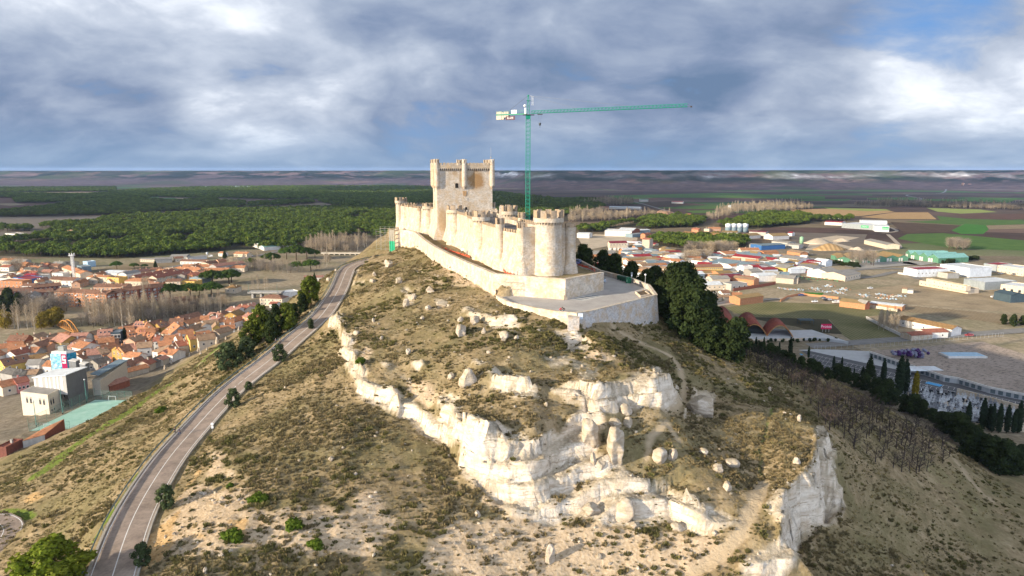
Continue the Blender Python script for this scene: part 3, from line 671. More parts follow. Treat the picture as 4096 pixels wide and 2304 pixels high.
def wall_line(name,label,cat,L,tops,bots,th,mat,cop='coping_stone',batter=0.,side=1,coph=.22,copo=.12,group=None):
 t=thing(name,label,cat,(L[0][0],L[0][1],0),0,group);ox,oy=L[0]
 pts=[Vector((x-ox,y-oy,0)) for x,y in L]
 def nrm(i):
  a=pts[max(i-1,0)];b=pts[min(i+1,len(pts)-1)];d=(b-a).normalized()
  n=Vector((d.y,-d.x,0))*side
  if 0<i<len(pts)-1:
   e=(pts[i]-pts[i-1]).normalized();m=Vector((e.y,-e.x,0))*side;n=n/max(n.dot(m),.5)
  return n
 def ring(i,sec):
  n=nrm(i);r=[tuple(pts[i]+n*o+Vector((0,0,z))) for o,z in sec]
  return r if side>0 else r[::-1]
 mb=MB();mb.loft([ring(i,[(batter*(tops[i]-bots[i]),bots[i]),(0,tops[i]),(-th,tops[i]),(-th,bots[i])]) for i in range(len(pts))]);mb.build('masonry',mat,t)
 if cop:
  mb=MB();mb.loft([ring(i,[(copo,tops[i]+.004),(copo,tops[i]+coph),(-th-copo,tops[i]+coph),(-th-copo,tops[i]+.004)]) for i in range(len(pts))]);mb.build('coping',cop,t)
 return t
OWL=[(OW[0][0]-1.5,OW[0][1]+14)]+OW
ow=wall_line('outer_wall','long low cream stone wall running below the castle towers down to the paved terrace','wall',OWL,[79.2,79.3,79.3,79.2,79.1,79.1,79.1,79.,78.8,78.5,78.2],[67,67,68,70,71,71.5,71.5,71.5,71.5,72.3,72.3],1.1,'wall_stone',batter=.05,side=-1)
a=Vector((14.3,185.2,0));b=Vector((26.2,199.3,0));d=(b-a).normalized();n=Vector((d.y,-d.x,0))
mb=MB();
def sec(p,s): return [tuple(p+n*o+Vector((0,0,z))) for o,z in s]
org=Vector((OWL[0][0],OWL[0][1],0))
mb.loft([sec(p-org,[(.62,72.8),(.5,74.2),(.28,74.25),(.28,78.3),(-.1,78.3),(-.1,72.8)]) for p in (a+d*.15,b)]);mb.build('rubble_facing','rubble_stone',ow)
mb=MB();p=a+d*5.4-org+n*.31
mb.add([p+Vector((0,0,76.1)),p+d*.5+Vector((0,0,76.1)),p+d*.5+Vector((0,0,76.7)),p+Vector((0,0,76.7))],[(0,1,2,3)])
simple('white_paint',(.78,.78,.76),.6,var=.08);mb.build('plaque','white_paint',ow)
mb=MB();mb.box(-.5,.6,-1.1,.1,73.,73.75);mb.box(-.3,.3,-.8,0,73.75,74.3);tag(mb.build('ashlar_block','wall_stone',None,False,(14.2,184.6,0),.4),'small pile of cut ashlar at the foot of the outer wall corner','stone blocks')
m,t,b=newmat('terrace_paving',.85,0,.2);p=pos(t);n1=t.noise(p,.25,5,.6);n2=t.noise(t.vmul(p,(1.,3.5,1.)),1.6,4,.6)
col=t.mix(1.,t.ramp(n1,[(.3,(.34,.315,.29)),(.7,(.45,.42,.385))]),t.ramp(n2,[(.3,.85),(.7,1.08)]),'MULTIPLY');t.l.new(col,b.inputs['Base Color']);t.l.new(t.bump(n2,.03),b.inputs['Normal'])
simple('cobble_light',(.50,.48,.44),.9,var=.3,scale=3);simple('cobble_dark',(.24,.25,.255),.8,var=.25,scale=2)
P=[(x,y) for x,y in TERR]+[(17,262),(10,250),(22.,215),(26.4,199.6),(14.4,185.4),(-4.3,193)]
mb=MB();cc=Vector((14,200,0));mb.prism([(x,y) for x,y in P],72.4,73.0);struct(mb.build('terrace','terrace_paving'))
q=[gp('T',x,y,73.006) for x,y in [(600,800),(1090,705),(1310,742),(880,842)]]
mb=MB();mb.quad(*q);struct(mb.build('paving','cobble_light'))
mb=MB()
for k in range(4):
 f0=.06+k*.235;f1=f0+.13
 A=q[0].lerp(q[1],f0);Bq=q[0].lerp(q[1],f1);Cq=q[3].lerp(q[2],f1);Dq=q[3].lerp(q[2],f0)
 mb.quad(*[v+Vector((0,0,.006)) for v in (A.lerp(Dq,.14),Bq.lerp(Cq,.14),Cq.lerp(Bq,.22),Dq.lerp(A,.22))])
struct(mb.build('paving','cobble_dark'))
mb=MB();g_=gp('T',1430,646,73.005);mb.box(-.55,.55,-.35,.35,0,.012);struct(mb.build('drain_cover','cobble_dark',None,False,g_),'structure')
LP=TERR[:6];wall_line('parapet_wall','low sunlit cream stone parapet along the left edge of the paved terrace','wall',LP[:5],[73.45,73.55,73.7,73.75,74.0],[71.5,71,70.5,70.2,70.],.55,'wall_stone',side=-1,batter=.06)
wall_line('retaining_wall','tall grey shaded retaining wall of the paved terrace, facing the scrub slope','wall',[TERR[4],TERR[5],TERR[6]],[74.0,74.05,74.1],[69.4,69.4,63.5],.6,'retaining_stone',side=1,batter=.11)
wall_line('parapet_wall','grey stone parapet bounding the terrace beside the dark pines and green bins','wall',TERR[6:],[74.1,74.2,74.2,74.3,74.5],[63.,64.5,66,68,69],.6,'rubble_stone',side=1,batter=.05)
g=hit('T',700,1350)
pr=thing('masonry_pier','square lichen-speckled rubble pier standing below the terrace parapet beside the white cabinet','pier',dp('T',700,1352,159.2))
mb=MB();mb.box(-1.32,1.32,0,2.2,-1,2.4);mb.build('pier_body','lich_stone' if 'lich_stone' in MATS else 'rubble_stone',pr)
mb=MB();mb.box(-1.4,1.4,-.08,2.28,2.4,2.55);mb.build('pier_cap','rubble_stone',pr)
cb=thing('utility_cabinet','pale blue-white utility cabinet fixed to the terrace parapet corner','cabinet',dp('T',830,1195,160.0))
simple('cabinet_paint',(.62,.68,.74),.5,var=.06)
mb=MB();mb.box(-.55,.55,0,.5,0,1.35);mb.build('cabinet_box','cabinet_paint',cb)
mb=MB();mb.box(-.6,.6,-.05,.55,1.35,1.42);mb.build('cabinet_lid','cabinet_paint',cb)
mb=MB();mb.box(-.02,.02,-.012,0,.08,1.28);mb.box(-.5,-.03,-.02,0,.06,1.3);mb.box(.03,.5,-.02,0,.06,1.3);mb.build('door','cabinet_paint',cb)
pl=[gp('T',x,y,73) for x,y in [(1885,690),(1990,785),(2180,745),(2060,660)]]
pt=thing('planter','low stone planter in the terrace corner under the lamp post','planter',pl[0]);loc=[v-pl[0] for v in pl];c=sum(loc,Vector())/4
mb=MB();inn=[v.lerp(c,.18) for v in loc]
for i in range(4):
 j=(i+1)%4;mb.prism([(loc[j].x,loc[j].y),(loc[i].x,loc[i].y),(inn[i].x,inn[i].y),(inn[j].x,inn[j].y)][::-1],0,.62)
mb.build('rim','wall_stone',pt)
simple('soil',(.13,.09,.055),.95,var=.3,scale=2);mb=MB();mb.prism([(v.x,v.y) for v in inn][::-1] if False else [(v.x,v.y) for v in inn],0,.4);mb.build('soil_bed','soil',pt)
def leafmat(name,c,var=.45,rand=.18,hue=None,rough=.8):
 m,t,b=newmat(name,rough,0,.12)
 p=pos(t);n=t.noise(p,1.3,3,.6);n2=t.noise(p,.16,3,.5)
 col=t.mix(1.,c,t.ramp(n,[(.3,1-var),(.7,1+var)]),'MULTIPLY')
 if hue: col=t.mix(t.ramp(n2,[(.4,0.),(.65,.8)]),col,hue)
 oi=t.new('ShaderNodeObjectInfo').outputs['Random']
 col=t.mix(1.,col,t.ramp(oi,[(0,1-rand),(1,1+rand)]),'MULTIPLY')
 t.l.new(col,b.inputs['Base Color'])
 tr=t.new('ShaderNodeBsdfTranslucent');t.l.new(t.mix(1.,col,(.8,.95,.5),'MULTIPLY'),tr.inputs[0])
 ms=t.new('ShaderNodeMixShader');ms.inputs[0].default_value=.22;out=t.n['Material Output']
 t.l.new(b.outputs[0],ms.inputs[1]);t.l.new(tr.outputs[0],ms.inputs[2]);t.l.new(ms.outputs[0],out.inputs[0])
 return m
leafmat('pine_leaf',(.078,.104,.014),.5,.15,(.105,.12,.016));leafmat('bright_leaf',(.13,.165,.014),.45,.1,(.17,.18,.02))
leafmat('pine_dark',(.026,.040,.012),.5,.15,(.036,.05,.013))
leafmat('umbrella_leaf',(.055,.105,.018),.45,.22,(.085,.118,.018))
leafmat('forest_leaf',(.085,.135,.02),.45,.35,(.125,.15,.024))
leafmat('cypress_leaf',(.022,.036,.016),.4,.15)
leafmat('juniper_leaf',(.062,.082,.034),.5,.15)
leafmat('box_leaf',(.08,.12,.012),.4,.1)
leafmat('gold_leaf',(.22,.17,.015),.4,.05)
leafmat('willow_leaf',(.26,.19,.03),.4,.1)
leafmat('thyme',(.20,.155,.078),.45,.3,(.25,.192,.10));leafmat('thyme_green',(.125,.115,.042),.45,.3,(.18,.148,.06))
leafmat('straw',(.34,.26,.13),.35,.25,(.25,.195,.10))
leafmat('dead_grass',(.20,.165,.09),.4,.25)
simple('bark',(.10,.068,.042),.95,var=.4,scale=2);simple('pale_bark',(.46,.42,.35),.9,var=.35,scale=2)
simple('twig_tan',(.40,.315,.215),.95,var=.3,scale=.5,rand=.25);simple('twig_grey',(.26,.22,.18),.95,var=.3,scale=.5,rand=.25);simple('twig_dark',(.060,.045,.040),.95,var=.3,scale=1,rand=.25);simple('twig_rust',(.28,.16,.10),.95,var=.3,scale=.5,rand=.2)
def cards(C,Rr,n,size,seed,up=.3,shape=(1,1,1)):
 """n leaf-clump faces over the shells of clumps C (centres) with radii Rr -> verts, quads"""
 g=np.random.default_rng(seed);C=np.asarray(C,float);Rr=np.asarray(Rr,float)
 w=Rr**2/np.sum(Rr**2);k=g.choice(len(C),n,p=w)
 d=g.normal(size=(n,3));d/=np.linalg.norm(d,axis=1)[:,None]
 rr=Rr[k]*(.62+.45*g.random(n)**.6)
 ctr=C[k]+d*rr[:,None]*np.array(shape)
 nn=d*.8+g.normal(size=(n,3))*.55+np.array([0,0,up]);nn/=np.linalg.norm(nn,axis=1)[:,None]
 a=np.cross(nn,g.normal(size=(n,3)));a/=np.linalg.norm(a,axis=1)[:,None];b=np.cross(nn,a)
 s=size*(.55+.9*g.random(n));e=(.55+.5*g.random(n))
 a=a*s[:,None];b=b*(s*e)[:,None];j=lambda:g.uniform(.55,1.1,n)[:,None]
 V=np.stack([ctr-a*j()-b*j()*.6,ctr+a*j()*.6-b*j(),ctr+a*j()+b*j()*.6,ctr-a*j()*.6+b*j()],1).reshape(-1,3)
 Q=np.arange(4*n).reshape(n,4)
 return V,Q
def join_q(parts):
 o=0;VV=[];QQ=[]
 for V,Q in parts:
  VV.append(V);QQ.append(np.asarray(Q)+o);o+=len(V)
 return np.concatenate(VV),np.concatenate(QQ)
def core(C,Rr,k=.62,seed=0):
 """dark inside: low blobs as quads"""
 parts=[]
 for i,(c,r) in enumerate(zip(C,Rr)):
  n,m=7,4;V=[];Q=[]
  for a in range(m+1):
   th=math.pi*a/m
   for b in range(n):
    ph=2*math.pi*b/n+a*.3;f=k*r*(1+.18*math.sin(i*3.1+a*2+b*1.7))
    V.append((c[0]+f*math.sin(th)*math.cos(ph),c[1]+f*math.sin(th)*math.sin(ph),c[2]+f*math.cos(th)))
  for a in range(m):
   for b in range(n): Q.append((a*n+b,(a+1)*n+b,(a+1)*n+(b+1)%n,a*n+(b+1)%n))
  parts.append((np.array(V),np.array(Q)))
 return parts
def crown(name,mat,C,Rr,n,size,seed,up=.3,k=.62):
 V,Q=join_q([cards(C,Rr,n,size,seed,up)]+(core(C,Rr,k,seed) if k else []))
 return npmesh(name,V,Q,mat)
def clumps_pine(h,w,seed,z0=.22,n=34,low=1.):
 g=random.Random(seed);C=[];Rr=[]
 for i in range(n):
  f=(i+.5)/n;z=h*(z0+(1-z0)*f)
  env=w*.5*(math.sin(math.pi*min(1,(f*.82+.16)))**.8)*(.75+.4*g.random())
  a=i*2.4+g.random();r=env*math.sqrt(g.uniform(.1,1))
  rad=w*g.uniform(.13,.2)
  C.append((r*math.cos(a),r*math.sin(a),min(z,h-rad*.6)));Rr.append(rad)
 return C,Rr
def clumps_dome(h,w,seed,n=36,flat=.36,lobes=0):
 g=random.Random(seed);C=[];Rr=[]
 for i in range(n):
  r=math.sqrt((i+.5)/n)*w*.44;a=i*2.39996+g.uniform(-.3,.3)
  z=h-w*flat*.42-(r/(w*.5))**2*w*flat*.75+g.uniform(-.35,.35)
  C.append((r*math.cos(a)*(1+.12*math.sin(3*a+seed)),r*math.sin(a),z));Rr.append(w*g.uniform(.085,.135))
 return C,Rr
def trunk_mesh(name,mat,h,r,seed,limbs=6,spread=2.5,z0=.45,bend=.5):
 g=random.Random(seed);mb=MB();bx,by=g.uniform(-bend,bend),g.uniform(-bend,bend)
 P=[(bx*(k/5)**2,by*(k/5)**2,h*k/5-.4*(k==0)) for k in range(6)]
 mb.path(P,[r*(1.25-.85*k/5) for k in range(6)],7)
 for i in range(limbs):
  f=g.uniform(z0,.95);a=i*2.4+g.random();z=h*f;o=Vector((bx*f*f,by*f*f,z));L=spread*g.uniform(.6,1.1)
  e=o+Vector((math.cos(a)*L,math.sin(a)*L,L*g.uniform(.35,.8)))
  mb.path([o,o.lerp(e,.5)+Vector((0,0,-.1*L)),e],[r*.45,r*.33,r*.15],5)
 return mb.mesh(name,mat,True)
def twigs(name,mat,h,w,seed,nt=200,tw=.05,zmin=.12,upright=1.2,r=.25,shape='poplar',mat2=None):
 g=random.Random(seed);mb=MB()
 mb.path([(0,0,-.4),(g.uniform(-.15,.15),g.uniform(-.15,.15),h*.45),(g.uniform(-.3,.3),g.uniform(-.3,.3),h*.97)],[r,r*.62,.04],6)
 mb.m=1
 def env(f):
  if shape=='poplar': return w*.5*(1.-abs(f-.45)/.62)**.7 if abs(f-.45)<.62 else .05
  return w*.5*math.sqrt(max(0.03,1-((f-.55)/.5)**2))
 nb=max(6,nt//12)
 for i in range(nb):
  f=zmin+(1-zmin)*(i/nb)*.93;a=i*2.4+g.random()*.6;o=Vector((0,0,h*f*.92));R_=env(f+.08)*g.uniform(.8,1.15)
  u=Vector((math.cos(a),math.sin(a),0));rise=upright*R_*g.uniform(.8,1.3)
  e=o+u*R_+Vector((0,0,rise));mid=o.lerp(e,.5)+u*R_*.12
  rr=r*.38*(1-f*.6)+tw*.5;mb.path([o,mid,e],[rr,rr*.6,tw*.4],3)
  for k in range(nt//nb):
   q=o.lerp(e,g.uniform(.2,1.)) ;v=(u*g.uniform(-.2,1)+Vector((g.uniform(-.8,.8),g.uniform(-.8,.8),g.uniform(.15,1.1)*max(.5,upright)))).normalized()
   L=w*g.uniform(.1,.26);mb.tube(q,q+v*L,tw,tw*.35,3)
 return mb.mesh(name,[mat,mat2 or mat])
KINDS={}
def kind(k,items): KINDS[k]=items
kind('pine',[(crown('crown','pine_leaf',*clumps_pine(12,7.6,s,.16,30),2300,.42,s),trunk_mesh('trunk','bark',9.5,.3,s)) for s in (1,2,3)])
kind('brightpine',[(crown('crown','bright_leaf',*clumps_pine(12,7.6,2,.16,34),3600,.32,2),trunk_mesh('trunk','bark',9.5,.3,2))])
kind('darkpine',[(crown('crown','pine_dark',*clumps_pine(11.5,7.6,s,.1,34),3600,.33,s),trunk_mesh('trunk','bark',9,.3,s)) for s in (11,12,13)])
kind('umbrella',[(crown('crown','umbrella_leaf',*clumps_dome(13.5,15.5,s,40,.36),2400,.5,s,.5),trunk_mesh('trunk','bark',11.6,.42,s,9,4.6,.55,.9)) for s in (21,22,23)])
kind('cypress',[(crown('crown','cypress_leaf',[(0,0,z) for z in np.linspace(1.1,9.2,11)],[.95*math.sin(math.pi*min(1,.14+.8*f))**.7 for f in np.linspace(.12,1,11)],1500,.24,s,.6,.8),trunk_mesh('trunk','bark',2,.16,s,0)) for s in (31,32)])
kind('goldcypress',[(crown('crown','gold_leaf',[(0,0,z) for z in np.linspace(1.0,8.6,10)],[.95*math.sin(math.pi*min(1,.14+.8*f))**.7 for f in np.linspace(.12,1,10)],1400,.24,35,.6,.8),trunk_mesh('trunk','bark',2,.16,35,0))])
kind('juniper',[(crown('crown','juniper_leaf',*clumps_pine(3.6,2.9,s,.1,22),1300,.15,s,.5),trunk_mesh('trunk','bark',1.6,.1,s,3,.5)) for s in (41,42)])
kind('fir',[(crown('crown','pine_dark',[(.0,.0,h) for h in np.linspace(1.5,11,10)],[2.6*(1-f)+.35 for f in np.linspace(.05,1,10)],1700,.34,45,-.1,.7),trunk_mesh('trunk','bark',10,.22,45,0))])
kind('poplar',[(None,twigs('bare_branches','pale_bark',19,5.2,s,330,.05,.14,1.5,.2,'poplar','twig_tan')) for s in (51,52,53)])
kind('baretree',[(None,twigs('bare_branches','bark',10.5,8.6,s,420,.045,.2,.7,.24,'round',m)) for s,m in ((61,'twig_tan'),(62,'twig_grey'),(63,'twig_grey'))])
kind('rusttree',[(None,twigs('bare_branches','bark',8,7.4,66,320,.045,.16,.8,.2,'round','twig_rust'))])
kind('almond',[(None,twigs('bare_branches','twig_dark',3.6,3.7,s,110,.022,.22,.75,.13,'round','twig_dark')) for s in (71,72,73,74)])
kind('willow',[(crown('crown','willow_leaf',*clumps_pine(9,8,s,.15,24),1500,.3,s,.2,.45),trunk_mesh('trunk','bark',6,.25,s)) for s in (81,82)])
kind('bush',[(crown('foliage','box_leaf',[(0,0,.45),(.5,.1,.35),(-.45,.2,.35),(.1,-.45,.3)],[.6,.45,.45,.4],420,.13,s,.5,.75),None) for s in (91,)])
kind('hedgebush',[(crown('foliage','pine_dark',*clumps_pine(3.2,4.4,s,.1,14),900,.26,s,.4,.7),None) for s in (93,94)])
NTREE={}
SMALLNAMES={'brightpine':'pine_tree','pine':'pine_tree','darkpine':'pine_tree','umbrella':'umbrella_pine','cypress':'cypress_tree','goldcypress':'cypress_tree','juniper':'juniper_bush','fir':'fir_tree','poplar':'poplar_tree','baretree':'bare_tree','rusttree':'bare_tree','almond':'almond_tree','willow':'willow_tree','bush':'green_bush','hedgebush':'dark_shrub'}
def plant(k,p,sc=1.,label=None,cat='tree',group=None,rot=None,v=None,whole=False):
 its=KINDS[k];c,tk=its[(rnd.randrange(len(its)) if v is None else v)%len(its)]
 rz=rnd.uniform(0,6.28) if rot is None else rot
 scv=sc if isinstance(sc,(tuple,list)) else (sc,sc,sc)
 nm=SMALLNAMES[k]
 if c is None or tk is None:
  o=put(nm,c or tk,None,p,rz)
 else:
  o=bpy.data.objects.new(nm,None);COL.objects.link(o);o.location=p;o.rotation_euler=(0,0,rz)
  put('crown',c,o);put('trunk',tk,o)
 o.scale=scv
 return tag(o,label,cat,group)
def tuft(name,mat,n,r,h,blade,seed,up=1.):
 g=np.random.default_rng(seed)
 a=g.random(n)*6.283;q=np.sqrt(g.random(n))*r
 base=np.stack([np.cos(a)*q*.55,np.sin(a)*q*.55,np.zeros(n)],1)
 tip=np.stack([np.cos(a)*q*1.15,np.sin(a)*q*1.15,h*(.55+.5*g.random(n))*(1-.35*(q/r)**2)],1)+g.normal(size=(n,3))*.05
 d=tip-base;s=np.cross(d,g.normal(size=(n,3)));s/=np.linalg.norm(s,axis=1)[:,None];w=(blade*(.6+.8*g.random(n)))[:,None]
 mid=base*.4+tip*.6
 V=np.stack([base-s*w*.5,base+s*w*.5,mid+s*w,tip+s*w*.3,tip-s*w*.3,mid-s*w],1).reshape(-1,3)
 Q=np.arange(6*n).reshape(n,6)
 return proto(name,npmesh(name,V,Q,mat))
TUFTS=[tuft('tuft','thyme',34,.55,.55,.10,1),tuft('tuft','thyme',26,.42,.42,.10,2),tuft('tuft','thyme_green',34,.55,.6,.10,3),tuft('tuft','straw',30,.45,.42,.05,4),tuft('tuft','dead_grass',30,.5,.5,.055,5)]
def scrub(n,box,dens,seed,mixw):
 g=np.random.default_rng(seed)
 x=g.uniform(box[0],box[1],n);y=g.uniform(box[2],box[3],n)
 p=dens(x,y);k=g.random(n)<p;return x[k],y[k]
def at(A,x,y): return Hf(x,y,A)
PL=np.clip(blur(plat,3)*1.3,0,1)
def dens_main(x,y):
 h=Hf(x,y);n=fbm(x*.09,y*.09,0,4,5);n2=fbm(x*.35,y*.35,0,3,15)
 d=np.clip(.46+n*1.7+n2*1.0,0.02,1)
 rk=np.clip(at(rock,x,y)*1.3,0,1);sl=at(SL,x,y)
 d*=1-rk*np.clip(.75+sl*.3-n2*.8,.6,1.)
 d*=1-.72*np.clip(at(bare,x,y)*1.2-n2*.7,0,1)
 d*=1-np.clip(at(path,x,y)*1.4,0,1);d*=1-.95*np.clip(at(green,x,y)*1.3,0,1);d*=1-.8*at(ORNG,x,y)
 rd=distline(x,y,seglist(RCS));d*=np.clip((rd-RW-1.2)/1.2,0,1)
 d*=1-np.clip(PL_at(x,y),0,1);d*=(h>1.5)
 return d
PLp=((pin|ptr)).astype(float)
def PL_at(x,y): return np.where(at(blur(PLp,1),x,y)>.15,1.,0.)
X1,Y1=scrub(46000,(-78,72,84,175),dens_main,1,None)
X2,Y2=scrub(52000,(-150,75,150,330),dens_main,2,None)
X3,Y3=scrub(16000,(-140,-68,95,330),dens_main,3,None)
X4,Y4=scrub(26000,(40,150,85,290),dens_main,4,None)
Xs=np.concatenate([X1,X2,X3,X4]);Ys=np.concatenate([Y1,Y2,Y3,Y4]);n=len(Xs)
Zs=Hf(Xs,Ys)-.05
gz=fbm(Xs*.05,Ys*.05,0,3,8)+nr.normal(size=n)*.22
east=np.clip((Xs-38)/25,0,1)
left=np.clip((-74-Xs)/10,0,1)
ix=np.where(gz>.16,2,np.where(gz>-.2,0,1));
u_=nr.random(n)
ix=np.where(u_<.24+.36*left+.28*east,np.where(nr.random(n)<.5,3,4),ix)
sc_=(.36+.95*nr.random(n)**2.4)*(1+.35*np.clip(fbm(Xs*.2,Ys*.2,0,2,4),0,1)+.25*(Ys>190))
scatter('scrub',np.stack([Xs,Ys,Zs],1),nr.random(n)*6.28,sc_,ix,TUFTS,'low brown and olive scrub covering the castle hill')
Xg,Yg=scrub(95000,(-140,110,84,280),lambda x,y:np.clip(.55+fbm(x*.16,y*.16,0,4,45)*1.2,0,1)*(1-at(rock,x,y))*(1-.6*at(bare,x,y))*(1-np.clip(at(path,x,y),0,1))*np.clip((distline(x,y,seglist(RCS))-RW-1)/1,0,1)*(1-PL_at(x,y))*(Hf(x,y)>1.5),77,None);n=len(Xg)
scatter('dry_grass',np.stack([Xg,Yg,Hf(Xg,Yg)-.03],1),nr.random(n)*6.28,.25+.4*nr.random(n),np.where(nr.random(n)<.6,3,4),TUFTS,'short dry grass between the scrub of the castle hill')
def stone_proto(seed):
 mb=MB();mb.blob((0,0,.1),.3,1,.5,seed,(1,.8,.7),1.3);return proto('stone',mb.mesh('stone','limestone'))
m,t,b=newmat('limestone',.95,0,.1);p=pos(t);n1=t.noise(p,.5,6,.6);bed=t.noise(t.vmul(p,(.3,.3,1.6)),1.,5,.6);n2=t.noise(p,2.,5,.6)
rk=t.ramp(bed,[(.3,(.31,.25,.175)),(.5,(.46,.385,.30)),(.7,(.60,.53,.43))]);rk=t.mix(t.ramp(n1,[(.45,0.),(.68,.7)]),rk,(.36,.28,.185))
nz=t.new('ShaderNodeSeparateXYZ');t.l.new(t.new('ShaderNodeNewGeometry').outputs['Normal'],nz.inputs[0])
rk=t.mix(t.math('MULTIPLY',t.ramp(nz.outputs[2],[(.55,0.),(.9,.85)]),t.ramp(n2,[(.35,.3),(.6,1.)])),rk,t.ramp(n2,[(.3,(.19,.165,.12)),(.7,(.40,.335,.23))]))
t.l.new(rk,b.inputs['Base Color']);t.l.new(t.bump(t.math('ADD',n2,t.math('MULTIPLY',bed,.8)),.3,.8),b.inputs['Normal'])
def dens_st(x,y):
 n2=fbm(x*.3,y*.3,0,3,25);return np.clip(.12+at(bare,x,y)*.6+at(rock,x,y)*.6+n2*.5,0,.8)*(np.clip((distline(x,y,seglist(RCS))-RW-1)/1,0,1))*(1-PL_at(x,y))*(Hf(x,y)>30)
Xt,Yt=scrub(9000,(-78,75,84,240),dens_st,9,None);n=len(Xt)
scatter('loose_stones',np.stack([Xt,Yt,Hf(Xt,Yt)],1),nr.random(n)*6.28,.25+1.3*nr.random(n)**4,nr.integers(0,3,n),[stone_proto(s) for s in (1,2,3)],'small pale stones scattered over the bare hillside')
def boulder_mesh(seed,sq,sub=4,strat=.35):
 bm=bmesh.new();bmesh.ops.create_icosphere(bm,subdivisions=sub,radius=1)
 co=np.array([v.co[:] for v in bm.verts]);fs=np.array([[v.index for v in f.verts] for f in bm.faces]);bm.free()
 g=np.random.default_rng(seed*13+1)
 for k in range(17):                       # split faces: flatten everything beyond a random plane
  nn=g.normal(size=3);nn[2]*=.55;nn/=np.linalg.norm(nn);dd=g.uniform(.6,.88)
  o=co@nn-dd;co=co-np.clip(o,0,None)[:,None]*nn
 n=fbm(co[:,0]*2.3+seed*5.3,co[:,1]*2.3+seed,co[:,2]*3.2,4,seed)
 co=co*(1+.2*n)[:,None];co/=np.abs(co).max(0)
 co*=np.array(sq)
 return npmesh('boulder',co,fs,'limestone',False)
BM=[boulder_mesh(s,(1,.8,.75)) for s in range(1,7)]
NB=[0]
def boulder(c,x,y,w,h,label,v=None,depth=.8,tilt=0.,rz=None,sink=.22):
 """x,y pixel of the foot; w,h pixel size"""
 p=hit(c,x,y);s=CR[c][2];dist=(p-Vector((0,0,CAMZ))).length;u=dist/F/s
 W=w*u;Hh=h*u*1.05
 o=put('boulder',BM[(v if v is not None else rnd.randrange(6))%6],None,p+Vector((0,W*.3,Hh*(.5-sink))),(tilt,0,rnd.uniform(0,6.28) if rz is None else rz))
 o.scale=(W*.52,W*.52*depth/.8,Hh*.72);return tag(o,label,'boulder','boulders on the castle hill')
